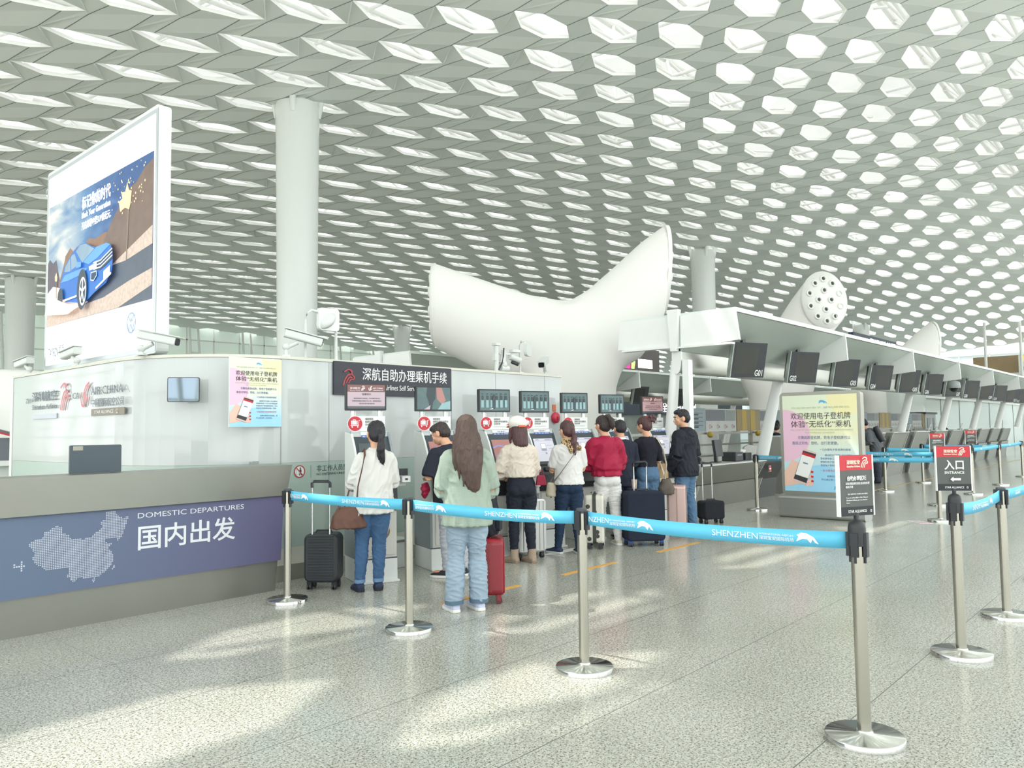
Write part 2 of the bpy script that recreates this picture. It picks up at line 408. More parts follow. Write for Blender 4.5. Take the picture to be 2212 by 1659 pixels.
def shell(mb, A, B, z0, z1):
    n = len(A)
    for i in range(n - 1):
        mb._add([(A[i][0], A[i][1], z0), (A[i + 1][0], A[i + 1][1], z0), (A[i + 1][0], A[i + 1][1], z1), (A[i][0], A[i][1], z1)], [[3, 2, 1, 0]], False)
        mb._add([(B[i][0], B[i][1], z0), (B[i + 1][0], B[i + 1][1], z0), (B[i + 1][0], B[i + 1][1], z1), (B[i][0], B[i][1], z1)], [[0, 1, 2, 3]], False)
        mb._add([(A[i][0], A[i][1], z1), (A[i + 1][0], A[i + 1][1], z1), (B[i + 1][0], B[i + 1][1], z1), (B[i][0], B[i][1], z1)], [[3, 2, 1, 0]], False)
    for i in (0, n - 1): mb._add([(A[i][0], A[i][1], z0), (B[i][0], B[i][1], z0), (B[i][0], B[i][1], z1), (A[i][0], A[i][1], z1)], [[0, 1, 2, 3]], False)
shell(wg, A, B, 1.185, 2.28)
wg.use(M_GLASSG); shell(wg, A, B, 0.0, 1.183)
wg.use(M_CAP); shell(wg, wall_strip(0, 0, 0.012), B, 2.28, 2.31)
wg.use(M_SEAM)
for x in (4.52, 5.12, 7.0, 7.84, 8.9): wg.box((x, 7.2495, 1.2), (0.004, 0.003, 2.2))
struct(wg.build('wall_back'))
bb = MB().use(M_SATIN).prism([(7.06, 0), (7.06, 0.16), (7.10, 0.19), (7.245, 0.30), (7.245, 0)], 5.0, (4.3, 0, 0), ((0, 1, 0), (0, 0, 1), (1, 0, 0)))
struct(bb.build('baseboard_back'))
struct(MB().box((6.4, 12.05, 1.15), (6.0, 0.1, 2.3)).box((9.25, 9.65, 1.15), (0.1, 4.6, 2.3)).build('wall_inner', M_WHITE))

# ================================================================ columns
M_COL = mat('white_column_paint', '#e6eae7', 0.22, var=0.015, spec=0.5)
def column(u, v, r, label):
    z = zc(u, v); mb = MB(); mb.lathe([(r * 0.90, 0), (r * 0.90, 2), (r * 0.93, 5), (r * 1.0, z - 1.2), (r * 1.04, z - 0.35), (r * 1.02, z - 0.05)], (0, 0, 0), 40)
    t = thing('column', label, 'column', (u, v, 0), 0, 'white roof columns'); mb.build('shaft', M_COL, t)
    br = MB()
    for i in range(4):
        a = PI / 4 + i * PI / 2; c, s_ = math.cos(a), math.sin(a)
        br.tube([(c * r * 0.95, s_ * r * 0.95, z - 0.45), (c * r * 1.25, s_ * r * 1.25, z + 0.5)], 0.10, 8)
    br.lathe([(r * 0.9, z - 0.05), (r * 0.5, z + 0.5)], (0, 0, 0), 20); br.build('bracket', M_COL, t)
column(13.67, 21.04, 0.66, 'tall white round column behind the e-boarding poster wall, nearest of the columns')
column(14.37, 49.8, 0.75, 'white round column far behind the car billboard, at the left edge')
column(42.6, 50.0, 0.66, 'thin distant white column just left of the big forked air tower')
column(41.1, 21.46, 0.68, 'white column right of the forked air tower, above the counter canopy end')
column(66.1, 20.6, 0.62, 'short distant column top above the canopy, beside the coffee sign')

# ================================================================ far glass walls
M_MULL = mat('mullion_white', '#eef0ec', 0.4, var=0.02)
M_MINT = mat('mint_frosted_glazing', '#dcebe0', 0.35, var=0.03, scale=0.3, emit=0.25)
def facade(name, a, b, z1f, nx, zs, panes, lattice=True, depth=0.0):
    """glass wall from a to b: pane sheet, transoms, mullions, slanted lattice posts"""
    a, b = Vector(a), Vector(b); d = b - a; L = d.length; t = d / L; nrm = Vector((t.y, -t.x))
    mb = MB()
    if panes: mb.use(panes).poly([(a.x, a.y, 0), (b.x, b.y, 0), (b.x, b.y, z1f), (a.x, a.y, z1f)])
    mb.use(M_MULL)
    for z in zs: mb.box((a.x + d.x / 2 + nrm.x * 0.05, a.y + d.y / 2 + nrm.y * 0.05, z), (L, 0.10, 0.10), math.atan2(d.y, d.x))
    for i in range(nx + 1):
        p = a + t * (L * i / nx); mb.box((p.x + nrm.x * 0.05, p.y + nrm.y * 0.05, z1f / 2), (0.09, 0.10, z1f), math.atan2(d.y, d.x))
        if lattice and i % 2 == 0:
            q = p + nrm * 1.6; q2 = p + nrm * 0.5
            mb.tube([(q.x, q.y, 0), (q2.x, q2.y, z1f)], 0.09, 6); 
            r_ = q + t * 0.9; r2 = q2 + t * 0.7; mb.tube([(r_.x, r_.y, 0), (r2.x, r2.y, z1f)], 0.09, 6)
            for z in (2, 4, 6, 8): 
                f = z / z1f
                if f < 1: mb.tube([tuple(q.lerp(q2, f)) + (z,), tuple(r_.lerp(r2, f)) + (z,)], 0.06, 5)
    return struct(mb.build(name))
facade('window_1', (-12, 61.0), (80, 61.0), 10.2, 40, [0.1, 1.6, 3.1, 4.6, 6.1, 7.6, 9.1], M_MINT)
facade('window_2', (79.5, 62), (79.5, -10), 8.2, 30, [0.1, 1.6, 3.1, 4.6, 6.1, 7.6], mat('pale_blue_glazing', '#d8e8ea', 0.3, var=0.03, scale=0.3, emit=0.35), False)
facade('window_3', (80, -10), (-12, -10), 9.0, 46, [0.1, 1.4, 2.7, 4.0, 5.3, 6.6, 7.9], None)
facade('window_4', (-12, -10), (-12, 62), 9.0, 36, [0.1, 1.4, 2.7, 4.0, 5.3, 6.6, 7.9], None)
# ================================================================ information counter
MAPP = [(2.082,0.526),(2.05,0.572),(2.071,0.614),(2.029,0.671),(2.035,0.705),(2.118,0.723),(2.134,0.743),(2.119,0.762),(2.15,0.766),(2.182,0.789),(2.21,0.807),(2.233,0.804),(2.258,0.788),(2.259,0.741),(2.295,0.737),(2.312,0.715),(2.317,0.694),(2.376,0.692),(2.424,0.679),(2.432,0.697),(2.483,0.701),(2.498,0.729),(2.524,0.733),(2.555,0.772),(2.532,0.784),(2.55,0.817),(2.581,0.821),(2.58,0.89),(2.646,0.884),(2.662,0.847),(2.695,0.834),(2.714,0.818),(2.741,0.845),(2.758,0.824),(2.74,0.782),(2.724,0.736),(2.72,0.698),(2.697,0.672),(2.67,0.644),(2.665,0.671),(2.588,0.67),(2.575,0.653),(2.588,0.628),(2.638,0.636),(2.611,0.602),(2.594,0.59),(2.626,0.567),(2.64,0.518),(2.645,0.499),(2.614,0.442),(2.57,0.401),(2.521,0.371),(2.442,0.374),(2.369,0.389),(2.357,0.359),(2.335,0.362),(2.314,0.402),(2.293,0.405),(2.313,0.443),(2.312,0.465),(2.279,0.479),(2.237,0.471),(2.176,0.471),(2.135,0.486),(2.106,0.512)]
def inside(x, y, P):
    c = False; n = len(P)
    for i in range(n):
        (x0, y0), (x1, y1) = P[i], P[i - 1]
        if (y0 > y) != (y1 > y) and x < (x1 - x0) * (y - y0) / (y1 - y0) + x0: c = not c
    return c
FY = ((1, 0, 0), (0, 0, 1), (0, -1, 0))                 # profile in x,z pushed towards the queue (-y)
def wall_frame(x, y, z): return frame((x, y, z), (1, 0, 0), (0, 0, 1))        # faces -y
def end_frame(x, y, z): return frame((x, y, z), (0, -1, 0), (0, 0, 1))        # faces -x
cnt = thing('information_counter', 'long steel information counter with the purple domestic departures banner', 'counter', (0, 0, 0))
MB().prism([(-3, 0.9), (4.215, 0.9), (4.28, 1.19), (-3, 1.19)], 0.36, (0, 7.02, 0), FY).build('top_fascia', mat('counter_fascia_steel', '#8d8e86', 0.36, 0.75, var=0.08, scale=2.0), cnt)
MB().prism([(-3, 0.0), (4.13, 0), (4.16, 0.3), (4.2, 0.9), (-3, 0.9)], 0.30, (0, 7.02, 0), FY).build('body', mat('counter_base_steel', '#85867f', 0.35, 0.7, var=0.08, scale=2), cnt)
mb = MB().use(mat('banner_print', '#5e6680', 0.45, var=0.0))
def banner_material():
    m = bpy.data.materials['banner_print']; nt = m.node_tree; n = nt.nodes; l = nt.links; b = n['Principled BSDF']
    tc = n.new('ShaderNodeTexCoord'); sx = n.new('ShaderNodeSeparateXYZ'); l.new(tc.outputs['Object'], sx.inputs[0])
    mr = n.new('ShaderNodeMapRange'); mr.inputs[1].default_value = 2.0; mr.inputs[2].default_value = 4.2; l.new(sx.outputs[0], mr.inputs[0])
    r = n.new('ShaderNodeValToRGB'); r.color_ramp.elements[0].color = rgb('#5f7089'); r.color_ramp.elements[1].color = rgb('#615d80'); l.new(mr.outputs[0], r.inputs[0]); l.new(r.outputs[0], b.inputs['Base Color'])
banner_material()
mb.prism([(-3, 0.30), (4.175, 0.285), (4.21, 0.905), (-3, 0.905)], 0.02, (0, 6.712, 0), FY).build('banner', None, cnt)
MPR = mat('pale_grey_print', '#c9cedb', 0.5, var=0.02)
BF = wall_frame(0, 6.692, 0)
fl = Flat(BF, 0.0)
fl.z = 0.0012; d = 0.0128
y = 0.335
while y < 0.9:
    x = 2.0
    while x < 2.78:
        if inside(x + d / 2, y + d / 2, MAPP): fl.rect(x, y, d * 0.62, d * 0.62, MPR)
        x += d
    y += d
for x, y in ((2.64, 0.44), (2.635, 0.427), (2.628, 0.414), (2.642, 0.427), (2.478, 0.346), (2.49, 0.345), (2.485, 0.333), (2.49, 0.36)): fl.rect(x, y, d * 0.62, d * 0.62, MPR)
for i, j in ((0, 0), (1, 0), (2, 0), (3, 0), (4, 0), (3, 1), (3, 2), (3, -1), (3, -2), (0, 1)): fl.rect(1.925 + i * 0.016, 0.522 + j * 0.016, 0.011, 0.011, MPR)
fl.build('map_print', cnt)
MLET = mat('silver_lettering', '#dfe2e6', 0.4, var=0.02)
texts([('DOMESTIC DEPARTURES', 2.82, 0.805, 0.062, 0.96, dict(bold=-0.004)), ('国内出发', 2.815, 0.56, 0.215, 0.87, dict(bold=0.012))], MLET, cnt, BF)
# monitor on the counter
t = thing('counter_monitor', 'dark flat monitor seen from behind, standing on the information counter', 'monitor', (2.61, 7.02, 1.19), math.radians(-4))
MB().rbox((0, 0, 0.10), (0.40, 0.03, 0.26), 0.012, axis='Y').build('back_shell', mat('slate_plastic', '#4c5860', 0.45, var=0.05), t)
MB().box((0, 0.05, 0.005), (0.2, 0.12, 0.012)).box((0, 0.035, 0.05), (0.05, 0.02, 0.1)).build('stand', M_BLACK, t)
MB().box((-0.14, -0.017, 0.205), (0.075, 0.002, 0.035)).build('sticker', mat('beige_sticker', '#aaa89c', 0.6, var=0.05), t)

# ================================================================ phoenix marks and airline wall lettering
def phoenix(fl, x, y, w_, h_, m, bg=None):
    q = lambda P: [(x + a * w_, y + b * h_) for a, b in P]
    fl.line(q([(0.05, 0.02), (0.22, 0.42), (0.42, 0.66), (0.72, 0.74), (0.86, 0.62)]), h_ * 0.10, m)
    fl.line(q([(0.22, 0.0), (0.38, 0.36), (0.56, 0.54), (0.80, 0.52)]), h_ * 0.09, m)
    fl.line(q([(0.42, 0.02), (0.54, 0.30), (0.70, 0.42), (0.88, 0.40), (0.95, 0.52), (0.86, 0.62)]), h_ * 0.08, m)
    fl.line(q([(0.10, 0.84), (0.40, 0.98), (0.62, 0.97), (0.78, 0.86)]), h_ * 0.09, m)
    fl.line(q([(0.60, 0.97), (0.74, 0.82), (0.70, 0.72)]), h_ * 0.09, m)
def swirl(fl, x, y, w_, h_, m):
    q = lambda P: [(x + a * w_, y + b * h_) for a, b in P]
    fl.line(q([(0.10, 0.62), (0.02, 0.35), (0.16, 0.08), (0.42, 0.02)]), h_ * 0.09, m)
    fl.line(q([(0.30, 0.10), (0.40, 0.38), (0.42, 0.62), (0.58, 0.82), (0.98, 0.98)]), h_ * 0.09, m)
    fl.line(q([(0.48, 0.06), (0.58, 0.34), (0.60, 0.60), (0.78, 0.78), (1.0, 0.84)]), h_ * 0.09, m)
    fl.line(q([(0.66, 0.10), (0.74, 0.30), (0.86, 0.42), (0.94, 0.36), (0.90, 0.28)]), h_ * 0.08, m)
MSIL = mat('blue_grey_letter', '#4d5a68', 0.3, 0.3, var=0.05); MPINK = mat('faded_red_letter', '#d0717a', 0.35, var=0.04)
def wl(label, items=None, art=None, m=MSIL, name='wall_lettering'):
    t = thing(name, label, 'wall sign'); EF = end_frame(3.385, 0, 0)
    if items: texts([(b_, -v, z, s_, f_) + tuple(r_) for b_, v, z, s_, f_, *r_ in items], m, t, EF, off=0.004)
    if art: fl = Flat(EF); fl.z = 0.002; art(fl); fl.build('emblem', t)
    return t
wl('AIR CHINA lettering in dark blue above Chinese characters on the white glass end wall', [('AIR CHINA', 9.26, 1.95, 0.125, 0.86, dict(bold=-0.003)), ('中国国际航空公司', 9.25, 1.822, 0.10, 0.86)])
wl('curled red bird emblem left of the AIR CHINA wall lettering', None, lambda f: swirl(f, -9.56, 1.82, 0.26, 0.28, MPINK))
wl('small CA letters between the two red emblems on the white wall', [('CA', 9.8, 1.925, 0.10, 0.19, dict(bold=-0.006))])
wl('striped red phoenix emblem at the left of the wall lettering', None, lambda f: phoenix(f, -10.2, 1.80, 0.30, 0.32, MPINK))
wl('Chinese airline name with small English line, leftmost large lettering on white wall', [('深圳航空', 11.19, 1.945, 0.135, 0.88, dict(bold=0.01)), ('Shenzhen Airlines', 11.18, 1.835, 0.09, 0.88, dict(bold=0.006))])
wl('small ZH letters at the far left end of the white wall', [('ZH', 11.42, 1.925, 0.085, 0.17)])
def starbox(fl, x, y, w_, h_, m): fl.rect(x, y, w_, h_, m)
M_BRONZE = mat('bronze_plate', '#8a8174', 0.4, 0.5, var=0.05)
t = thing('wall_plaque', 'bronze STAR ALLIANCE plaque under the AIR CHINA lettering', 'wall sign')
MB().box((3.39, 8.81, 1.755), (0.012, 0.88, 0.075)).build('plate', M_BRONZE, t)
texts([('STAR ALLIANCE', -9.16, 1.738, 0.05, 0.52)], M_TXTW, t, end_frame(3.384, 0, 0))
fl = Flat(end_frame(3.384, 0, 0)); fl.z = 0.002
def star(fl, x, y, r, m):
    P = [(x + r * (1 if i % 2 == 0 else 0.45) * math.sin(i * PI / 5), y + r * (1 if i % 2 == 0 else 0.45) * math.cos(i * PI / 5)) for i in range(10)]; fl.line(P + [P[0]], r * 0.16, m)
star(fl, -8.54, 1.755, 0.03, M_TXTW); fl.build('star_mark', t)
t = thing('wall_plaque', 'faint pale plaque below the leftmost Chinese airline name', 'wall sign')
MB().box((3.39, 10.74, 1.745), (0.012, 0.84, 0.06)).build('plate', mat('pale_plate', '#c9d0d8', 0.35, var=0.04), t)

# ================================================================ wall items on the long white wall
t = thing('wall_mirror', 'small square dark glass panel reflecting the glass facade, left of the wall poster', 'mirror', (3.64, 7.58, 1.94), math.radians(-36))
MB().rbox((0, -0.035, 0), (0.30, 0.03, 0.245), 0.015, axis='Y').build('rim', M_BLACKG, t)
MB().rbox((0, -0.052, 0), (0.285, 0.004, 0.23), 0.012, axis='Y').build('glass', mat('dark_mirror_glass', '#7d8b96', 0.03, 0.9, var=0.03), t)
def poster_material():
    m = bpy.data.materials.new('pastel_poster_print'); m.use_nodes = True; nt = m.node_tree; n = nt.nodes; l = nt.links; b = n['Principled BSDF']
    tc = n.new('ShaderNodeTexCoord'); sx = n.new('ShaderNodeSeparateXYZ'); l.new(tc.outputs['Generated'], sx.inputs[0])
    r = n.new('ShaderNodeValToRGB'); e = r.color_ramp.elements; e[0].position = 0.12; e[0].color = rgb('#a6dcf5'); e[1].position = 0.62; e[1].color = rgb('#f1efc8')
    q = e.new(0.36); q.color = rgb('#d3e9ea'); q = e.new(0.9); q.color = rgb('#e6efd6'); l.new(sx.outputs[1], r.inputs[0])
    def dist(cx, cy, rad, col, prev):
        a = n.new('ShaderNodeVectorMath'); a.operation = 'SUBTRACT'; a.inputs[1].default_value = (cx, cy, 0); l.new(tc.outputs['Generated'], a.inputs[0])
        s = n.new('ShaderNodeVectorMath'); s.operation = 'MULTIPLY'; s.inputs[1].default_value = (1, 1.3, 0); l.new(a.outputs[0], s.inputs[0])
        g = n.new('ShaderNodeVectorMath'); g.operation = 'LENGTH'; l.new(s.outputs[0], g.inputs[0])
        mr = n.new('ShaderNodeMapRange'); mr.inputs[1].default_value = rad * 0.96; mr.inputs[2].default_value = rad; mr.inputs[3].default_value = 1; mr.inputs[4].default_value = 0; l.new(g.outputs['Value'], mr.inputs[0])
        x = n.new('ShaderNodeMix'); x.data_type = 'RGBA'; l.new(mr.outputs[0], x.inputs[0]); l.new(prev, x.inputs[6]); x.inputs[7].default_value = rgb(col); return x.outputs[2]
    c = dist(0.02, 0.58, 0.36, '#f1c6dc', r.outputs[0]); c = dist(0.5, 0.02, 0.34, '#a2d9f6', c); c = dist(0.86, 0.98, 0.26, '#f3ecb8', c)
    l.new(c, b.inputs['Base Color']); b.inputs['Roughness'].default_value = 0.35; return m
M_POSTER = poster_material()
M_SKIN = mat('skin', '#d9a789', 0.5, var=0.05, scale=20); M_SKINP = mat('printed_hand', '#efc6b4', 0.5, var=0.03)
BIRD = [(0.0, 0.12), (0.10, 0.60), (0.03, 0.74), (0.22, 1.0), (0.45, 0.98), (0.62, 0.82), (0.80, 0.62), (1.0, 0.0), (0.84, 0.12), (0.73, 0.42), (0.64, 0.04), (0.50, 0.38), (0.30, 0.42), (0.16, 0.28)]
def bird(fl, x, y, w_, h_, m): fl.p([(x + a * w_, y + b * h_) for a, b in BIRD], m)
M_LBLUE = mat('light_blue_print', '#5fb3dd', 0.4, var=0.02); M_PTXT = mat('soft_blue_lettering', '#6f84a8', 0.5, var=0.03); M_PTX2 = mat('pale_green_lettering', '#c2cdae', 0.5, var=0.03); M_PTXR = mat('soft_red_lettering', '#c78ba3', 0.5, var=0.03)
def poster(parent, M, w_, h_):
    """e-boarding poster; local x right, y up, lower left corner at M"""
    bg = MB().poly([(0, 0, 0), (w_, 0, 0), (w_, h_, 0), (0, h_, 0)]).build('poster_print', M_POSTER, parent)
    bg.matrix_local = M
    L = lambda b_, x, y, s_, f_, **k: (b_, x * w_, y * h_, s_ * h_, f_ * w_, k)
    texts([L('欢迎使用电子登机牌', 0.11, 0.755, 0.075, 0.80), L('体验“无纸化”乘机', 0.11, 0.67, 0.075, 0.80)], M_TXTD, parent, M, off=0.003)
    texts([L('WELCOME TO USE THE E-BOARDING CARD, AND EXPERIENCE', 0.1, 0.63, 0.022, 0.84), L('THE “PAPERLESS” BOARDING', 0.3, 0.602, 0.022, 0.40), L('欢迎使用电子 登机牌乘机', 0.12, 0.86, 0.022, 0.78)], M_PTX2, parent, M, off=0.003)
    texts([L('无需纸质登机牌，凭电子登机牌可以', 0.20, 0.545, 0.036, 0.70), L('直接过安检、登机，出行更便捷。', 0.12, 0.488, 0.036, 0.62), L('• 已办理电子登机牌的旅客', 0.5, 0.425, 0.026, 0.40)], M_PTXT, parent, M, off=0.003)
    texts([L('通过航空公司网上平台或柜台', 0.56, 0.37, 0.022, 0.36), L('登机牌等第三方平台办理登机牌', 0.5, 0.335, 0.022, 0.42), L('获取的电子登机牌的旅客，可以', 0.5, 0.30, 0.022, 0.42), L('凭其电子登机牌过安检、登机。', 0.5, 0.265, 0.022, 0.40), L('如果办理电子登机牌，请', 0.58, 0.155, 0.022, 0.34), L('可以通过第二代身份证。', 0.5, 0.12, 0.022, 0.32)], M_PTXT, parent, M, off=0.003)
    texts([L('• 未办理电子登机牌的旅客', 0.5, 0.21, 0.026, 0.40)], M_PTXR, parent, M, off=0.003)
    fl = Flat(M); fl.z = 0.0015; S = lambda P: [(a * w_, b_ * h_) for a, b_ in P]
    fl.p(S([(0.0, 0.05), (0.0, 0.20), (0.12, 0.33), (0.20, 0.30), (0.24, 0.22), (0.30, 0.12), (0.26, 0.09), (0.10, 0.06)]), M_SKINP)
    for cy in (0.215, 0.165, 0.12, 0.085): fl.p(S([(0.30, cy), (0.385, cy + 0.012), (0.405, cy - 0.008), (0.37, cy - 0.026), (0.29, cy - 0.03)]), M_SKINP)
    for cy in (0.205, 0.155, 0.11): fl.p(S([(0.37, cy + 0.012), (0.402, cy + 0.004), (0.395, cy - 0.014), (0.365, cy - 0.01)]), M_RED)
    fl.p(S([(0.285, 0.445), (0.45, 0.40), (0.285, 0.065), (0.12, 0.11)]), mat('phone_rose', '#e3c4bd', 0.4, var=0.02))
    fl.p(S([(0.272, 0.425), (0.447, 0.385), (0.30, 0.085), (0.127, 0.13)]), M_TXTD)
    fl.p(S([(0.258, 0.395), (0.432, 0.352), (0.325, 0.135), (0.155, 0.175)]), M_TXTW)
    fl.p(S([(0.265, 0.408), (0.44, 0.366), (0.427, 0.342), (0.253, 0.382)]), M_RED)
    fl.p(S([(0.268, 0.305), (0.335, 0.29), (0.33, 0.278), (0.263, 0.292)]), M_PTXT)
    fl.build('poster_artwork', parent); fl = Flat(M); fl.z = 0.0015
    if h_ > 1: bird(fl, 0.66 * w_, 0.02 * h_, 0.16 * w_, 0.05 * h_, M_LBLUE)
    if h_ > 1: fl.build('bird_emblem', parent)
    fl = Flat(M); fl.z = 0.0015; bird(fl, 0.50 * w_, 0.905 * h_, 0.12 * w_, 0.04 * h_, M_LBLUE); fl.build('bird_emblem', parent)
t = thing('wall_poster', 'pastel e-boarding poster with a phone in a hand on the white wall', 'poster')
MB().box((4.22, 7.238, 1.915), (0.585, 0.012, 0.70)).build('backing_board', M_WHITE, t)
poster(t, wall_frame(3.93, 7.231, 1.567), 0.58, 0.693)
t = thing('wall_sign', 'large dark self service check-in sign with a red phoenix along the wall top', 'sign')
MB().box((6.065, 7.232, 2.105), (1.80, 0.03, 0.375)).build('board', mat('charcoal_sign_board', '#363841', 0.5, var=0.03), t)
SF = wall_frame(5.165, 7.216, 1.917)
texts([('深航自助办理乘机手续', 0.385, 0.19, 0.155, 1.33, dict(bold=0.004)), ('Shenzhen  Airlines Self Service Check-in', 0.385, 0.07, 0.088, 1.15)], M_TXTW, t, SF)
fl = Flat(SF); fl.z = 0.002; phoenix(fl, 0.11, 0.10, 0.17, 0.19, mat('deep_red_print', '#a83a40', 0.4, var=0.03)); fl.build('emblem', t)
t = thing('wall_notice', 'staff-only notice with red prohibition ring on frosted green glass', 'notice')
NF = wall_frame(0, 7.2475, 0); fl = Flat(NF); fl.z = 0.001
fl.disc(4.742, 1.087, 0.062, mat('pale_notice_print', '#e4e9e4', 0.5, var=0.02)); fl.rect(4.706, 1.052, 0.022, 0.055, M_TXTD); fl.rect(4.709, 1.055, 0.016, 0.049, mat('pale_notice_print', '#e4e9e4'))
fl.disc(4.752, 1.122, 0.009, M_TXTD, n=12); fl.p([(4.744, 1.112), (4.762, 1.112), (4.768, 1.085), (4.762, 1.08), (4.768, 1.045), (4.760, 1.043), (4.753, 1.072), (4.744, 1.043), (4.736, 1.046), (4.745, 1.08), (4.738, 1.088)], M_TXTD)
MRING = mat('notice_red', '#b2454b', 0.4, var=0.03); fl.line([(4.70, 1.13), (4.784, 1.045)], 0.010, MRING); fl.ring(4.742, 1.087, 0.068, 0.012, MRING); fl.build('pictogram', t); fl = Flat(NF); fl.z = 0.001; fl.rect(4.882, 1.012, 0.003, 0.137, M_TXTD); fl.build('divider_line', t)
texts([('非工作人员禁止入内', 4.955, 1.082, 0.075, 0.62), ('NO ENTERING UNLESS AUTHORIZED', 4.955, 1.035, 0.036, 0.66)], mat('grey_notice_lettering', '#53605c', 0.5, var=0.02), t, NF)
t = thing('wall_label', 'tiny grey stickers on the white wall just above the counter', 'label'); fl = Flat(NF); fl.z = 0.001
fl.rect(4.155, 1.19, 0.03, 0.022, M_GREY); fl.rect(4.19, 1.19, 0.075, 0.026, M_GREY); fl.build('sticker', t)
t = thing('fire_alarm_bell', 'round red fire alarm bell on the wall right end, between kiosk screens', 'alarm bell', (9.12, 7.25, 1.67))
MB().lathe([(0.075, 0), (0.085, 0.02), (0.08, 0.045), (0.05, 0.06), (0.02, 0.062)], (0, 0, 0), 28, M=Matrix.Rotation(PI / 2, 3, 'X')).build('gong', mat('alarm_red', '#cf3350', 0.35, var=0.04), t)
MB().box((0, -0.066, -0.01), (0.03, 0.01, 0.05)).build('striker_plate', mat('alarm_dark_red', '#8e2236', 0.4, var=0.05), t)
t = thing('wall_plate', 'small orange plate on the wall above the red alarm bell', 'sign', (9.11, 7.247, 1.815))
MB().box((0, -0.004, 0), (0.075, 0.008, 0.10)).build('plate', mat('orange_plate', '#c8714f', 0.5, var=0.05), t)

# ================================================================ car billboard
bill = thing('billboard', 'tall white light box billboard with a blue car advert above the wall', 'billboard', (0, 0, 0))
MB().rbox((3.665, 9.80, 3.68), (0.13, 3.34, 2.66), 0.05, axis='X').build('case', mat('light_box_case', '#e3e8e6', 0.35, var=0.02), bill)
MB().box((3.70, 9.80, 1.17), (0.14, 3.0, 2.34)).build('support', M_WHITE, bill)
BL = frame((3.598, 11.40, 2.42), (0, -1, 0), (0, 0, 1)); BW, BH = 3.20, 2.50
E_ = 0.85
def em(name, col, e=E_, **k): return mat(name, col, 0.5, emit=e * 0.42, var=k.pop('var', 0.06), **k)
fl = Flat(BL, 0.0012); fl.rect(-0.05, -0.05, BW + 0.1, BH + 0.1, mat('billboard_rim_grey', '#c5ccd0', 0.3, 0.4, var=0.03)); fl.rect(0, 0, BW, BH, em('advert_white', '#f6f8f8', 1.2, var=0.0)); fl.build('advert_sheet', bill)
fl = Flat(BL, 0.0008); fl.z = 0.005
x0, x1, y0, y1 = 0.03, 3.17, 0.51, 2.10
def sky_print():
    m = bpy.data.materials.new('advert_sky'); m.use_nodes = True; nt = m.node_tree; n = nt.nodes; l = nt.links; b = n['Principled BSDF']
    tc = n.new('ShaderNodeTexCoord'); no = n.new('ShaderNodeTexNoise'); no.inputs['Scale'].default_value = 1.6; no.inputs['Detail'].default_value = 5; no.inputs['Distortion'].default_value = 0.6
    mp = n.new('ShaderNodeMapping'); mp.inputs['Scale'].default_value = (1, 0.7, 1.8); mp.inputs['Rotation'].default_value = (0.5, 0, 0); l.new(tc.outputs['Object'], mp.inputs[0]); l.new(mp.outputs[0], no.inputs['Vector'])
    sx = n.new('ShaderNodeSeparateXYZ'); l.new(tc.outputs['Object'], sx.inputs[0])
    a = n.new('ShaderNodeMath'); a.operation = 'MULTIPLY_ADD'; a.inputs[1].default_value = 0.26; a.inputs[2].default_value = -2.55; l.new(sx.outputs[1], a.inputs[0])
    c = n.new('ShaderNodeMath'); c.operation = 'ADD'; l.new(a.outputs[0], c.inputs[0]); l.new(no.outputs['Fac'], c.inputs[1])
    r = n.new('ShaderNodeValToRGB'); e = r.color_ramp.elements; e[0].position = 0.30; e[0].color = rgb('#35588c'); e[1].position = 1.0; e[1].color = rgb('#efe4d6'); q = e.new(0.62); q.color = rgb('#5b83ae'); q = e.new(0.82); q.color = rgb('#a9b7c2'); l.new(c.outputs[0], r.inputs[0])
    l.new(r.outputs[0], b.inputs['Base Color']); l.new(r.outputs[0], b.inputs['Emission Color']); b.inputs['Emission Strength'].default_value = 0.22; return m
fl.rect(x0, y0, x1 - x0, y1 - y0, sky_print())
M_ROCK = em('advert_rock', '#8c6c58', 0.55, var=0.35, scale=5); M_ROCKD = em('advert_dark_rock', '#5c5560', 0.5, var=0.3, scale=6); M_HILL = em('advert_hill', '#77635a', 0.5, var=0.25, scale=7); M_SOIL = em('advert_soil', '#57606f', 0.5, var=0.2, scale=9); M_GRAVEL = em('advert_gravel', '#c9b5a8', 0.7, var=0.35, scale=26); M_DUST = em('advert_dust', '#efdfd2', 0.9, var=0.12, scale=4)
fl.p([(0.03, 1.35), (0.10, 1.40), (0.22, 1.33), (0.34, 1.36), (0.44, 1.15), (0.52, 0.98), (0.6, 0.82), (0.03, 0.8)], M_ROCKD)
fl.p([(0.44, 1.02), (0.60, 1.24), (0.66, 1.36), (0.82, 1.44), (0.92, 1.38), (1.05, 1.42), (1.25, 1.38), (1.42, 1.46), (1.62, 1.42), (1.9, 1.45), (2.0, 1.42), (1.9, 0.9), (0.5, 0.8)], M_ROCK)
fl.p([(1.55, 1.05), (1.85, 1.32), (2.1, 1.55), (2.35, 1.70), (2.55, 1.82), (2.75, 1.86), (2.95, 1.97), (3.17, 2.02), (3.17, 0.85), (1.5, 0.85)], M_HILL)
fl.p([(0.03, 0.51), (0.03, 0.78), (0.4, 0.86), (0.9, 0.9), (1.6, 0.98), (2.3, 1.06), (3.17, 1.16), (3.17, 0.51)], M_SOIL)
fl.p([(2.1, 1.02), (2.4, 1.10), (3.17, 1.30), (3.17, 1.10), (2.5, 1.02)], M_GRAVEL)
fl.p([(0.03, 0.51), (0.03, 0.74), (0.5, 0.72), (1.1, 0.66), (1.9, 0.68), (2.6, 0.78), (3.17, 0.84), (3.17, 0.66), (2.3, 0.51)], M_GRAVEL)
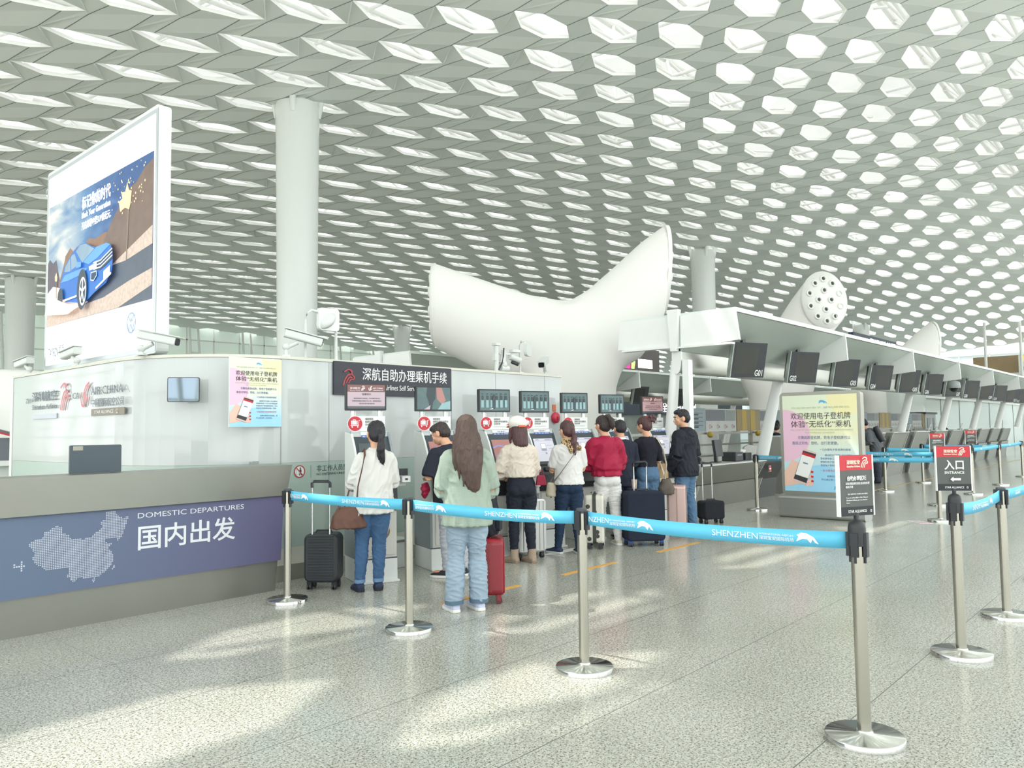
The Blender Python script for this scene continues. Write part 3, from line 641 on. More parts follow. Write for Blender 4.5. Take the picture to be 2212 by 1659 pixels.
fl.p([(0.03, 0.68), (0.05, 0.95), (0.25, 1.02), (0.45, 0.98), (0.75, 0.90), (1.15, 0.78), (1.45, 0.68), (1.0, 0.64)], M_DUST)
M_TORCH = em('advert_flame', '#ffd9a0', 1.2, var=0.1); M_STICK = em('advert_pole', '#8d7c70', 0.5)
fl.line([(2.52, 1.02), (2.56, 1.62)], 0.03, M_STICK); fl.line([(0.38, 0.85), (0.37, 1.08)], 0.02, M_STICK)
fl.p([(2.34, 1.60), (2.30, 1.72), (2.40, 1.74), (2.36, 1.82), (2.47, 1.80), (2.52, 1.90), (2.57, 1.80), (2.64, 1.78), (2.62, 1.66), (2.58, 1.58), (2.47, 1.62)], M_TORCH); fl.p([(0.33, 1.08), (0.32, 1.14), (0.37, 1.19), (0.41, 1.12), (0.40, 1.07)], M_TORCH)
rr = random.Random(3)
for i in range(46): fl.disc(2.15 + rr.random() * 0.9, 1.55 + rr.random() * 0.5, 0.006 + rr.random() * 0.008, M_TORCH, n=6)
# the car on the advert
CX, CY, S_ = 0.62, 0.60, 1.82
def C(*P): return [(CX + a * S_, CY + b * S_ * 0.47) for a, b in P]
M_CB = em('advert_car_blue', '#2f6fc0', 0.75, var=0.1, scale=2); M_CB2 = em('advert_car_light_blue', '#5f9be0', 0.85, var=0.08); M_CD = em('advert_car_dark', '#27405f', 0.5, var=0.1); M_CG = em('advert_car_glass', '#86a0b4', 0.7, var=0.25, scale=3); M_CH = em('advert_chrome', '#dfe6ee', 0.95, var=0.05); M_TY = em('advert_tyre', '#3a4552', 0.5)
fl.p(C((0.0, 0.30), (0.0, 0.46), (0.05, 0.60), (0.08, 0.70), (0.22, 0.86), (0.36, 0.94), (0.46, 0.92), (0.56, 0.84), (0.64, 0.80), (0.80, 0.80), (0.86, 0.76), (0.90, 0.62), (0.89, 0.40), (0.80, 0.26), (0.62, 0.18), (0.46, 0.08), (0.36, 0.10), (0.10, 0.18)), M_CB)
fl.p(C((0.29, 0.86), (0.36, 0.93), (0.46, 0.91), (0.60, 0.79), (0.40, 0.66)), M_CG); fl.p(C((0.08, 0.62), (0.10, 0.70), (0.22, 0.83), (0.27, 0.83), (0.33, 0.65), (0.18, 0.60)), M_CG); fl.line(C((0.19, 0.80), (0.205, 0.61)), 0.02, M_CB)
fl.p(C((0.42, 0.66), (0.64, 0.80), (0.80, 0.80), (0.86, 0.76), (0.66, 0.64), (0.52, 0.60)), M_CB2); fl.p(C((0.02, 0.48), (0.10, 0.57), (0.40, 0.58), (0.50, 0.55), (0.44, 0.50), (0.16, 0.47)), M_CB2)
fl.p(C((0.56, 0.50), (0.60, 0.58), (0.74, 0.62), (0.90, 0.68), (0.90, 0.56), (0.78, 0.49), (0.70, 0.46)), M_CD)
for a in (0.0, 0.045, 0.09): fl.line(C((0.60, 0.50 + a), (0.72, 0.50 + a), (0.90, 0.60 + a)), 0.016, M_CH)
fl.p(C((0.54, 0.50), (0.53, 0.56), (0.66, 0.58), (0.66, 0.50)), M_CH); fl.p(C((0.57, 0.36), (0.57, 0.46), (0.66, 0.46), (0.67, 0.40), (0.62, 0.34)), M_CD); fl.line(C((0.57, 0.36), (0.57, 0.46), (0.66, 0.46), (0.67, 0.40), (0.62, 0.34), (0.57, 0.36)), 0.012, M_CH)
fl.p(C((0.78, 0.42), (0.88, 0.47), (0.88, 0.36), (0.78, 0.31)), M_CH); fl.line(C((0.66, 0.22), (0.90, 0.36)), 0.025, M_CH); fl.line(C((0.10, 0.19), (0.34, 0.20)), 0.025, M_CH)
fl.disc(CX + 0.43 * S_, CY + 0.27 * S_ * 0.47, 0.085 * S_, M_TY, ry=0.135 * S_); fl.disc(CX + 0.445 * S_, CY + 0.24 * S_ * 0.47, 0.060 * S_, M_CH, ry=0.095 * S_); fl.disc(CX + 0.445 * S_, CY + 0.24 * S_ * 0.47, 0.048 * S_, M_TY, ry=0.08 * S_)
for i in range(5):
    a = 2 * PI * i / 5 + 0.3; fl.line([(CX + 0.445 * S_, CY + 0.24 * S_ * 0.47), (CX + 0.445 * S_ + 0.05 * S_ * math.cos(a), CY + 0.24 * S_ * 0.47 + 0.085 * S_ * math.sin(a))], 0.03, M_CH)
fl.disc(CX + 0.05 * S_, CY + 0.24 * S_ * 0.47, 0.05 * S_, M_TY, ry=0.07 * S_)
fl.p(C((-0.25, 0.05), (-0.2, 0.22), (-0.05, 0.26), (0.08, 0.18), (0.2, 0.12), (0.38, 0.04), (0.2, -0.03)), M_DUST); fl.p(C((0.33, 0.60), (0.36, 0.68), (0.42, 0.66), (0.42, 0.59)), M_CB2)
# round maker's mark: ring with interlocked strokes
M_MK = em('advert_mark_blue', '#8da3bd', 0.7, var=0.03); mx, my = 2.84, 0.28
fl.ring(mx, my, 0.115, 0.018, M_MK); fl.line([(mx - 0.07, my + 0.075), (mx - 0.02, my - 0.02 + 0.03), (mx, my + 0.055), (mx + 0.02, my + 0.01), (mx + 0.07, my + 0.075)], 0.018, M_MK); fl.line([(mx - 0.1, my + 0.01), (mx - 0.045, my - 0.09), (mx, my - 0.01), (mx + 0.045, my - 0.09), (mx + 0.1, my + 0.01)], 0.018, M_MK)
M_FT = em('advert_faint_mark', '#c3cbd6', 0.8, var=0.03); fl.ring(0.20, 2.26, 0.05, 0.012, M_FT); fl.ring(0.32, 2.28, 0.05, 0.012, M_FT); fl.ring(0.50, 2.29, 0.075, 0.008, M_FT)
fl.build('advert_picture', bill)
E_TX = em('advert_white_lettering', '#ffffff', 2.2, var=0.0)
texts([('标记你的时代', 1.40, 1.80, 0.17, 0.85, dict(bold=0.02)), ('Mark Your Generation', 1.40, 1.685, 0.10, 0.84, dict(bold=0.02)), ('开启高端中型SUV新纪元', 1.40, 1.55, 0.105, 0.84, dict(bold=0.008))], E_TX, bill, BL, off=0.085)
texts([('TAYRON 探岳', 0.12, 0.10, 0.17, 0.55, dict(bold=-0.004))], em('advert_grey_lettering', '#7d8790', 0.2, var=0.02), bill, BL, off=0.01)
# ================================================================ self check-in kiosks
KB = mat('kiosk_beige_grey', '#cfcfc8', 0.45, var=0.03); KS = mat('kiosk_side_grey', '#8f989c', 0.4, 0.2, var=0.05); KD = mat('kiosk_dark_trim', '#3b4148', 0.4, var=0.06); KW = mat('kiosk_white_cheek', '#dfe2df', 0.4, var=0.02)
MGOLD = mat('gold_print', '#8f7a52', 0.4, 0.3, var=0.05); MH = mat('kiosk_header_grey', '#b9c0c0', 0.5, var=0.03)
def scr(name, col, e=0.45, **k): return mat(name, col, 0.15, emit=e, **k)
S_DARK = scr('screen_dark', '#4d5559', 0.2, var=0.05); S_RED = scr('screen_red_brown', '#9c6f69', 0.35, var=0.15, scale=5); S_PUR = scr('screen_violet', '#8583b8', 0.4, var=0.1, scale=8); S_PAGE = scr('screen_pale_page', '#b9b8c2', 0.45, var=0.04); S_LINE = scr('screen_grey_print', '#8d8f9f', 0.3); S_NOT = scr('screen_notice_mauve', '#a998a0', 0.4, var=0.03); S_MAR = scr('screen_maroon', '#744c49', 0.3, var=0.05)
S_TEAL = scr('screen_teal', '#4e6667', 0.2, var=0.2, scale=12); S_TEAL2 = scr('screen_pale_teal', '#82a3a6', 0.3, var=0.1, scale=12); S_TEALD = scr('screen_deep_shade', '#2c3a3f', 0.1, var=0.1); S_NOTR = scr('screen_notice_rose', '#a8878a', 0.35, var=0.03)
S_WHT = scr('screen_white_print', '#d8dadb', 0.4, var=0.02)
def cctv(fl, x, y, w_, h_, seed):
    r = random.Random(seed); fl.rect(x, y, w_, h_, S_TEAL)
    for i, a in enumerate((0.05, 0.20, 0.35, 0.53, 0.68, 0.84)):
        a += r.uniform(-0.01, 0.01); fl.rect(x + a * w_, y + 0.15 * h_, 0.09 * w_, 0.38 * h_, S_TEAL2); fl.rect(x + (a + 0.01) * w_, y + 0.52 * h_, 0.075 * w_, 0.22 * h_, S_TEALD); fl.rect(x + (a + 0.01) * w_, y + 0.8 * h_, 0.06 * w_, 0.05 * h_, S_TEALD)
    fl.p([(x + 0.42 * w_, y + 0.1 * h_), (x + 0.52 * w_, y + 0.1 * h_), (x + 0.53 * w_, y + 0.6 * h_), (x + 0.48 * w_, y + 0.85 * h_), (x + 0.42 * w_, y + 0.6 * h_)], S_TEALD)
    fl.p([(x + 0.30 * w_, y + 0.07 * h_), (x + 0.44 * w_, y + 0.12 * h_), (x + 0.42 * w_, y + 0.07 * h_)], S_WHT)
def notice(t, M, x, y, w_, h_, body):
    fl = Flat(M); fl.z = 0.002; fl.rect(x, y + 0.70 * h_, w_, 0.30 * h_, S_MAR); fl.rect(x, y + 0.10 * h_, w_, 0.60 * h_, body); fl.rect(x, y, w_, 0.10 * h_, S_DARK)
    phoenix(fl, x + 0.36 * w_, y + 0.75 * h_, 0.10 * w_, 0.2 * h_, S_WHT); swirl(fl, x + 0.55 * w_, y + 0.75 * h_, 0.09 * w_, 0.2 * h_, S_WHT); fl.build('screen', t)
    texts([('深圳航空', x + 0.06 * w_, y + 0.81 * h_, 0.1 * h_, 0.27 * w_), ('Shenzhen Airlines', x + 0.06 * w_, y + 0.745 * h_, 0.05 * h_, 0.27 * w_), ('AIR CHINA', x + 0.67 * w_, y + 0.82 * h_, 0.1 * h_, 0.27 * w_), ('中国国际航空公司', x + 0.67 * w_, y + 0.745 * h_, 0.05 * h_, 0.27 * w_)], S_WHT, t, M, off=0.006)
    texts([('温馨提示', x + 0.38 * w_, y + 0.57 * h_, 0.09 * h_, 0.24 * w_), ('您的登机牌打印成功后，可在自助行李托运', x + 0.16 * w_, y + 0.41 * h_, 0.055 * h_, 0.70 * w_), ('如需帮助请联系现场工作人员，谢谢您的配合', x + 0.12 * w_, y + 0.30 * h_, 0.055 * h_, 0.78 * w_), ('祝您旅途愉快', x + 0.3 * w_, y + 0.19 * h_, 0.055 * h_, 0.42 * w_)], KD, t, M, off=0.006)
KX = ((0, 1, 0), (0, 0, 1), (1, 0, 0))
def kiosk(x, y, label, page, top, rz=-20, low=True):
    t = thing('check_in_kiosk', label, 'kiosk', (x, y, 0), math.radians(rz), 'self check-in kiosks along the white wall')
    MB().use(KW).box((0, 0.24, 0.115), (0.40, 0.48, 0.23)).box((0, -0.015, 0.012), (0.42, 0.05, 0.024)).build('plinth', None, t, bevel=0.006)
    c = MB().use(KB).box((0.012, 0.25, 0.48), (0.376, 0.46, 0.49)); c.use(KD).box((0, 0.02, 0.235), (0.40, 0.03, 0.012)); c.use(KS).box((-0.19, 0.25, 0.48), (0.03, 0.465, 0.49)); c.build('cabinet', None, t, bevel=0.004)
    dr = MB().box((0.02, 0.018, 0.485), (0.32, 0.012, 0.44)).build('door', KB, t, bevel=0.003)
    fl = Flat(wall_frame(0, 0.011, 0)); fl.z = 0.001
    for i in range(3): fl.p([(0.03 + i * 0.022, 0.47 - i * 0.012), (0.06 + i * 0.022, 0.50 - i * 0.008), (0.085 + i * 0.018, 0.56 - i * 0.014), (0.088 + i * 0.018, 0.52 - i * 0.012), (0.07 + i * 0.022, 0.48 - i * 0.010), (0.045 + i * 0.022, 0.455 - i * 0.010)], MGOLD)
    fl.disc(0.0, 0.635, 0.010, KD, n=12); fl.build('emblem', dr)
    MB().prism([(-0.02, 0.72), (-0.06, 0.80), (-0.05, 0.93), (0.02, 1.06), (0.45, 1.06), (0.45, 0.72)], 0.37, (-0.185, 0, 0), KX).build('console', M_BLACK, t, bevel=0.008)
    cs = MB().use(M_GREY).box((0.06, -0.045, 0.985), (0.10, 0.05, 0.03)); cs.use(KD).box((-0.07, -0.03, 1.0), (0.07, 0.04, 0.04)); cs.use(S_WHT).box((0.08, -0.034, 1.035), (0.05, 0.012, 0.02)); cs.build('card_reader', None, t)
    prof = [(0.0, 0.70), (0.02, 1.06), (0.20, 1.42), (0.26, 1.50), (0.46, 1.50), (0.46, 0.70)]
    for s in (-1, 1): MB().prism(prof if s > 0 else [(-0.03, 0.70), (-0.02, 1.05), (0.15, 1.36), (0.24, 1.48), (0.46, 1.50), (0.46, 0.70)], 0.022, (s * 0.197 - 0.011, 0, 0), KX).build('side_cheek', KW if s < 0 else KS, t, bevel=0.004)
    bz = MB(); bz.prism([(0.0, 1.05), (0.025, 1.055), (0.235, 1.435), (0.235, 1.45), (0.46, 1.45), (0.46, 1.05)], 0.372, (-0.186, 0, 0), KX); bz.build('screen_housing', mat('kiosk_bezel', '#39424a', 0.35, var=0.06), t, bevel=0.004)
    d = Vector((0, 0.21, 0.38)).normalized(); SM = frame((-0.145, 0.023 + 0.21 * 0.10, 1.052 + 0.38 * 0.10), (1, 0, 0), d)
    fl = Flat(SM); fl.z = 0.004
    if page == 'dark': fl.rect(0, 0, 0.29, 0.33, S_DARK)
    elif page == 'swirl':
        fl.rect(0, 0, 0.29, 0.33, S_RED); fl.p([(0, 0), (0.15, 0), (0.22, 0.08), (0.18, 0.15), (0.10, 0.16), (0.03, 0.12), (0, 0.05)], S_PUR); fl.line([(0, 0.22), (0.07, 0.25), (0.14, 0.24), (0.17, 0.20), (0.10, 0.16), (0.05, 0.10)], 0.022, S_PUR)
    else:
        fl.rect(0, 0, 0.29, 0.33, S_PAGE); fl.rect(0.0, 0.295, 0.29, 0.004, S_LINE); fl.rect(0.03, 0.305, 0.05, 0.012, S_LINE); fl.rect(0.17, 0.305, 0.10, 0.012, S_LINE)
        fl.rect(0.085, 0.15, 0.075, 0.105, S_LINE); fl.rect(0.09, 0.185, 0.065, 0.065, S_WHT); fl.rect(0.17, 0.225, 0.08, 0.006, S_LINE); fl.rect(0.20, 0.18, 0.05, 0.005, S_LINE); fl.rect(0.13, 0.10, 0.02, 0.03, S_LINE)
    fl.build('screen', t)
    h = MB().use(MH).box((0, 0.36, 1.475), (0.40, 0.20, 0.06)); h.prism([(0.24, 1.44), (0.27, 1.505), (0.30, 1.505), (0.30, 1.44)], 0.40, (-0.2, 0, 0), KX); h.build('header', None, t, bevel=0.004)
    HF = frame((-0.10, 0.236, 1.437), (1, 0, 0), (0, 0.03, 0.07)); fl = Flat(HF); fl.z = 0.003; fl.rect(0, 0.03, 0.24, 0.035, M_TXTW); fl.rect(0.005, 0.0, 0.235, 0.03, M_BLUE)
    hl = fl.build('header_label', t); texts([('本 机 适 用 于', 0.07, 0.038, 0.02, 0.11)], M_TXTD, hl, HF, off=0.006); texts([('国航 | 深航 | 山航 | 昆明航空', 0.012, 0.007, 0.018, 0.21)], M_TXTW, hl, HF, off=0.006)
    pl = MB()
    for s in (-1, 1): pl.box((s * 0.145, 0.40, 1.68), (0.03, 0.03, 0.44)); pl.tube([(s * 0.145 + 0.03, 0.40, 1.50), (s * 0.145 + 0.03, 0.40, 1.80)], 0.008, 8)
    pl.build('support_poles', M_WHITE2, t)
    lg = MB().use(M_WHITE).box((0.035, 0.37, 1.585), (0.33, 0.012, 0.155)).build('luggage_sign', None, t)
    LF = wall_frame(0, 0.3635, 0); fl = Flat(LF); fl.z = 0.001; fl.disc(-0.125, 1.585, 0.082, M_TXTW); fl.disc(-0.125, 1.585, 0.077, M_RED)
    fl.rect(-0.168, 1.575, 0.068, 0.042, M_TXTW); fl.line([(-0.148, 1.617), (-0.148, 1.626), (-0.122, 1.626), (-0.122, 1.617)], 0.005, M_TXTW); fl.rect(-0.158, 1.575, 0.003, 0.042, M_RED); fl.rect(-0.112, 1.575, 0.003, 0.042, M_RED)
    fl.line([(-0.172, 1.566), (-0.090, 1.566), (-0.086, 1.62), (-0.072, 1.62)], 0.006, M_TXTW); fl.disc(-0.158, 1.552, 0.008, M_TXTW, n=12); fl.disc(-0.100, 1.552, 0.008, M_TXTW, n=12); fl.build('luggage_pictogram', lg)
    texts([('请您前往', -0.02, 1.625, 0.026, 0.09), ('自助行李交运柜台', -0.02, 1.595, 0.026, 0.185), ('交付行李', -0.02, 1.565, 0.026, 0.09)], M_TXTD, lg, LF, off=0.004)
    fl = Flat(LF); fl.z = 0.003; fl.rect(-0.02, 1.545, 0.18, 0.002, M_GREY); fl.rect(-0.02, 1.536, 0.17, 0.002, M_GREY); fl.build('small_print', lg)
    m = MB().rbox((0, 0.40, 1.865), (0.44, 0.045, 0.285), 0.008, axis='Y').build('monitor', M_BLACK, t)
    TF = wall_frame(-0.203, 0.376, 1.742)
    if top == 'notice': notice(m, TF, 0, 0.0, 0.406, 0.25, S_NOT)
    elif top == 'rose': notice(m, TF, 0, 0.0, 0.406, 0.25, S_NOTR)
    else:
        fl = Flat(TF); fl.z = 0.001
        if top == 'near':
            fl.rect(0, 0, 0.406, 0.25, S_TEAL); fl.p([(0.12, 0.25), (0.23, 0.25), (0.22, 0.12), (0.19, 0.08), (0.18, 0.0), (0.15, 0.0), (0.14, 0.08), (0.11, 0.16)], S_TEALD); fl.p([(0.23, 0.25), (0.30, 0.25), (0.35, 0.10), (0.30, 0.06), (0.24, 0.12)], S_RED); fl.p([(0.25, 0.0), (0.406, 0.0), (0.406, 0.10), (0.30, 0.07)], S_TEAL2); fl.p([(0.08, 0.0), (0.15, 0.0), (0.16, 0.05)], S_NOT)
        else: cctv(fl, 0, 0, 0.406, 0.25, top)
        fl.build('screen', m)
    return t
KP = [(4.98, 6.22), (5.93, 6.21), (7.01, 6.27), (7.81, 6.28), (8.68, 6.28), (9.61, 6.28), (10.75, 6.28)]
kiosk(*KP[0], 'first kiosk from the counter, with the maroon notice on its top monitor', 'dark', 'notice')
kiosk(*KP[1], 'second kiosk from the counter, its top monitor showing a close view of legs', 'swirl', 'near')
kiosk(*KP[2], 'third kiosk from the counter, red and violet screen beside the woman in a cap', 'swirl', 1)
kiosk(*KP[3], 'fourth kiosk from the counter, pale screen between the cap and the leopard scarf', 'page', 2)
kiosk(*KP[4], 'fifth kiosk from the counter, in front of the woman with the leopard scarf', 'page', 3)
kiosk(*KP[5], 'sixth kiosk from the counter, behind the woman in the crimson jacket', 'page', 4)
kiosk(*KP[6], 'last kiosk, with the rose notice monitor beside the man in black jacket', 'page', 'rose')
for i, (a, b_) in enumerate(((0, 1), (1, 2), (2, 3))):
    x = (KP[a][0] + KP[b_][0]) / 2 + 0.18
    t = thing('cable_box', ['low white cable box between the first and second kiosk', 'low white cable box between the second and third kiosk', 'low white cable box between the third and fourth kiosk'][i], 'box', (x, 6.86, 0), 0, 'cable boxes between kiosks')
    MB().box((0, 0, 0.155), (0.42, 0.30, 0.31)).build('casing', KW, t, bevel=0.006); MB().box((0, -0.152, 0.29), (0.40, 0.006, 0.025)).build('trim', M_SATIN, t)
t = thing('passport_scanner', 'small white scanner with open dark slot on the side of the first kiosk', 'scanner', (5.315, 6.215, 0.98), math.radians(-20))
MB().rbox((0, 0, 0.03), (0.10, 0.13, 0.06), 0.015).build('base', M_WHITE2, t); MB().box((0, 0.02, 0.10), (0.085, 0.02, 0.07)).build('lid', M_BLACK, t); MB().box((0, -0.066, 0.03), (0.03, 0.006, 0.02)).build('lens', M_BLACKG, t)
MB().box((-0.05, 0.03, -0.02), (0.14, 0.04, 0.04)).build('bracket', KW, t)

# ================================================================ queue posts, belts, signs
M_BELT = mat('belt_sky_blue', '#62c5ea', 0.55, var=0.02, scale=3); M_POST = mat('post_steel', '#b5b2a6', 0.22, 1.0, var=0.05, scale=2, stretch=(1, 1, 0.3))
def post(x, y, label, group='queue barrier posts', rz=0.0):
    t = thing('queue_post', label, 'queue post', (x, y, 0), rz, group)
    MB().lathe([(0.180, 0.0), (0.180, 0.026), (0.176, 0.032), (0.04, 0.036), (0.036, 0.05)], seg=48).build('base', M_POLISH, t)
    MB().lathe([(0.0315, 0.034), (0.0315, 0.972)], seg=28).build('pole', M_POST, t)
    MB().lathe([(0.033, 0.970), (0.034, 0.985), (0.034, 0.996), (0.030, 1.0), (0.001, 1.0)], seg=28).build('cap', KD, t)
    for i in range(4):
        a = i * PI / 2; mbc = MB(); M = Matrix.Rotation(a, 3, 'Z')
        mbc.box(M @ Vector((0.040, 0, 0.925)), (0.018, 0.034, 0.115), M=M); mbc.box(M @ Vector((0.036, 0.0, 0.862)), (0.008, 0.010, 0.05), M=M); mbc.build('belt_clip', M_BLACK, t)
    return t
def post_copy(p, x, y, label): return dup(p, (x, y, 0), None, label)
p0 = post(3.93, 6.19, 'steel queue post standing at the corner of the information counter')
post_copy(p0, 3.95, 4.57, 'steel queue post left of the woman in the sage green shirt')
post_copy(p0, 3.995, 2.97, 'steel queue post in the middle of the floor, in front of the patterned suitcase')
POSTS = {'front': (3.957, 1.29), 'entr': (5.775, 1.257), 'six': (7.12, 1.225)}
post_copy(p0, *POSTS['front'], 'nearest steel queue post, carrying the self-service area sign')
post_copy(p0, *POSTS['entr'], 'steel queue post carrying the ENTRANCE sign')
post_copy(p0, *POSTS['six'], 'steel queue post right behind the ENTRANCE sign post, at the right edge')
post_copy(p0, 8.93, 1.2, 'queue post mostly cut off by the right picture edge')
BK = {'a': (13.47, 6.1), 'b': (18.74, 5.45), 'c': (22.02, 5.49), 'd': (13.47, 3.14), 'e': (16.04, 3.76), 's3': (18.93, 3.76), 'f': (22.07, 3.79), 'g': (25.76, 3.88), 'h': (16.2, 5.47)}
for k, lb in (('a', 'slim distant post by the low wheelchair counter, left of the poster stand'), ('b', 'distant queue post near the traveller in grey, right of the poster stand'), ('c', 'far queue post beside the yellow floor line, second right of the poster stand'), ('d', 'distant post with its base next to the red and white floor sticker'), ('e', 'distant queue post half hidden behind the post with floor sticker'), ('s3', 'far post carrying the farthest grey and red sign'), ('f', 'far queue post standing above the nearer belt at right edge'), ('g', 'farthest queue post, at the right picture edge by the counters')): post_copy(p0, *BK[k], lb)
def belt(a, b, label, za=(0.90, 0.982), zb=None, marks=(), flip=False, sag=0.012, rev=False):
    """blue belt from post a to post b; marks = (kind, distance from a, width) seen from the side where a is left"""
    zb = zb or za; A = Vector((a[0], a[1], 0)); B = Vector((b[0], b[1], 0)); d = (B - A).normalized(); A = A + d * 0.045; B = B - d * 0.045; L = (B - A).length
    t = thing('barrier_belt', label, 'barrier belt', tuple(A), 0, 'sky blue barrier belts'); mb = MB(); N = 24; P = []
    for i in range(N + 1):
        f = i / N; q = d * (L * f); s = sag * 4 * f * (1 - f); lo, hi = za[0] * (1 - f) + zb[0] * f - s, za[1] * (1 - f) + zb[1] * f - s; P += [(q.x, q.y, lo), (q.x, q.y, hi)]
    mb._add(P, [[2 * i, 2 * i + 2, 2 * i + 3, 2 * i + 1] for i in range(N)], True); mb.build('webbing', M_BELT, t, solid=0.002)
    items = []; fl = None; M0 = frame((0, 0, 0), d, (0, 0, 1))
    sgn = 1
    if rev: M0 = frame((0, 0, 0), -d, (0, 0, 1))
    fl = Flat(M0); fl.z = 0.0025
    for kind, x, w_ in marks:
        f = (x + w_ / 2) / L; zz = za[0] * (1 - f) + zb[0] * f - sag * 4 * f * (1 - f); xx = x if not rev else -x - w_
        if kind == 'S': items.append(('SHENZHEN', xx, zz + 0.026, 0.046, w_, dict(bold=-0.004)))
        elif kind == 'N': items.append(('NZHEN', xx, zz + 0.026, 0.046, w_, dict(bold=-0.004)))
        elif kind == 'E': items.append(('EN', xx, zz + 0.026, 0.046, w_, dict(bold=-0.004)))
        elif kind == 'I': items += [('INTERNATIONAL AIRPORT', xx, zz + 0.047, 0.014, w_), ('深圳宝安国际机场', xx, zz + 0.024, 0.022, w_)]
        elif kind == 'B': bird(fl, xx, zz + 0.016, w_, 0.052, M_TXTW)
    if items: texts(items, M_TXTW, t, M0, off=0.003)
    if fl.mb.f: fl.build('bird_emblem', t)
    return t
P1, P2, P3, P4 = (3.93, 6.19), (3.95, 4.57), (3.995, 2.97), POSTS['front']
belt(P1, P2, 'blue belt from the counter corner post to the second post', marks=[('E', 0.0, 0.05), ('I', 0.055, 0.10), ('B', 0.165, 0.11), ('S', 0.75, 0.285), ('I', 1.05, 0.18), ('B', 1.245, 0.115)])
belt(P2, P3, 'blue belt passing in front of the woman in the sage green shirt', marks=[('I', 0.03, 0.20), ('B', 0.25, 0.11), ('S', 0.735, 0.29), ('I', 1.035, 0.185), ('B', 1.23, 0.115)], sag=0.02)
belt(P3, P4, 'nearest blue belt, running in front of the suitcases to the self-service sign post', marks=[('N', 0.01, 0.15), ('I', 0.17, 0.185), ('B', 0.37, 0.115), ('S', 0.86, 0.265), ('I', 1.135, 0.185), ('B', 1.335, 0.115)], sag=0.02)
belt(POSTS['entr'], POSTS['six'], 'shaded blue belt from the ENTRANCE post to the next post', marks=[('S', 0.40, 0.25), ('I', 0.66, 0.2), ('B', 0.90, 0.11), ('B', 0.02, 0.09)], sag=0.03)
belt(POSTS['six'], (8.93, 1.2), 'blue belt leaving the picture at the right edge', marks=[('B', 0.15, 0.11), ('I', 0.5, 0.2)], sag=0.02)
belt(BK['a'], BK['d'], 'distant belt passing behind the pastel poster stand', marks=[('I', 0.03, 0.3), ('B', 0.36, 0.2), ('S', 1.75, 0.3), ('B', 2.2, 0.15)])
belt(BK['h'], BK['e'], 'middle one of the distant stacked belts right of the poster stand', marks=[('S', 0.5, 0.4), ('B', 1.1, 0.16)])
belt(BK['b'], BK['s3'], 'upper distant belt behind the ENTRANCE sign, at the traveller in grey', marks=[('B', 0.3, 0.16), ('S', 0.9, 0.3)])
belt(BK['c'], BK['f'], 'far belt crossing behind the farthest sign', marks=[('B', 0.3, 0.16), ('B', 1.3, 0.16)])
belt(BK['s3'], BK['f'], 'far belt running right from the farthest sign post', marks=[('B', 0.9, 0.2)])
belt(BK['f'], BK['g'], 'farthest belt, ending at the post by the right picture edge', marks=[('B', 1.5, 0.25)])
post_copy(p0, *BK['h'], 'distant queue post close to the traveller in grey, behind the poster stand edge')
SG = mat('sign_grey_board', '#565a57', 0.45, var=0.03); SR = mat('sign_red_band', '#c3303c', 0.4, var=0.03); SBK = mat('sign_black_band', '#23272c', 0.45, var=0.04); SCR = mat('cream_lettering', '#f3ead6', 0.5, var=0.02)
def qsign(x, y, rz, kind, label):
    t = thing('queue_sign', label, 'sign', (x, y, 0.918), rz, 'signs on queue posts')
    MB().lathe([(0.041, 0.0), (0.041, 0.085), (0.036, 0.110), (0.022, 0.122), (0.012, 0.126), (0.012, 0.16)], seg=24).build('post_sleeve', M_BLACK, t)
    mb = MB().use(M_BLACK).box((0, 0.0, 0.29), (0.206, 0.010, 0.292)); mb.build('panel', None, t)
    for sx in (-1, 1): MB().box((sx * 0.1065, 0.0, 0.29), (0.007, 0.022, 0.294)).build('side_rail', M_WHITE2, t)
    F_ = wall_frame(-0.103, -0.0055, 0.146); fl = Flat(F_); fl.z = 0.0006; fl.rect(0, 0.042, 0.206, 0.176, SG); fl.rect(0, 0.218, 0.206, 0.072, SR); fl.rect(0, 0, 0.206, 0.042, SBK); phoenix(fl, 0.135, 0.228, 0.042, 0.052, SCR)
    star(fl, 0.178, 0.021, 0.008, M_TXTW)
    if kind == 'entrance': fl.p([(0.074, 0.074), (0.094, 0.058), (0.094, 0.067), (0.138, 0.067), (0.138, 0.081), (0.094, 0.081), (0.094, 0.090)], M_TXTW)
    fl.build('sign_print', t)
    texts([('深圳航空', 0.045, 0.248, 0.022, 0.083, dict(bold=0.02)), ('Shenzhen Airlines', 0.045, 0.232, 0.013, 0.083, dict(bold=0.015))], SCR, t, F_, off=0.0045)
    it = [('STAR ALLIANCE', 0.045, 0.014, 0.019, 0.115)]
    if kind == 'entrance': it += [('入口', 0.046, 0.142, 0.068, 0.118, dict(bold=0.02)), ('ENTRANCE', 0.046, 0.108, 0.026, 0.118, dict(bold=0.01))]
    else: it += [('自助办理区域', 0.044, 0.170, 0.024, 0.118, dict(bold=0.02)), ('深航/国航旅客请在此自助办理', 0.034, 0.149, 0.013, 0.15), ('值机手续', 0.034, 0.133, 0.013, 0.046), ('SELF-SERVICE CHECK-IN AREA', 0.045, 0.100, 0.009, 0.125), ('If you are taking flights of Air China or', 0.036, 0.083, 0.009, 0.135), ('Shenzhen Airlines, you can check in', 0.036, 0.071, 0.009, 0.13), ('here', 0.036, 0.059, 0.009, 0.02)]
    texts(it, M_TXTW, t, F_, off=0.0045); return t
qsign(*POSTS['front'], math.radians(-27), 'area', 'nearest red and grey self-service area sign, on the front post')
qsign(*POSTS['entr'], math.radians(-58), 'entrance', 'red and grey ENTRANCE sign with a white left arrow')
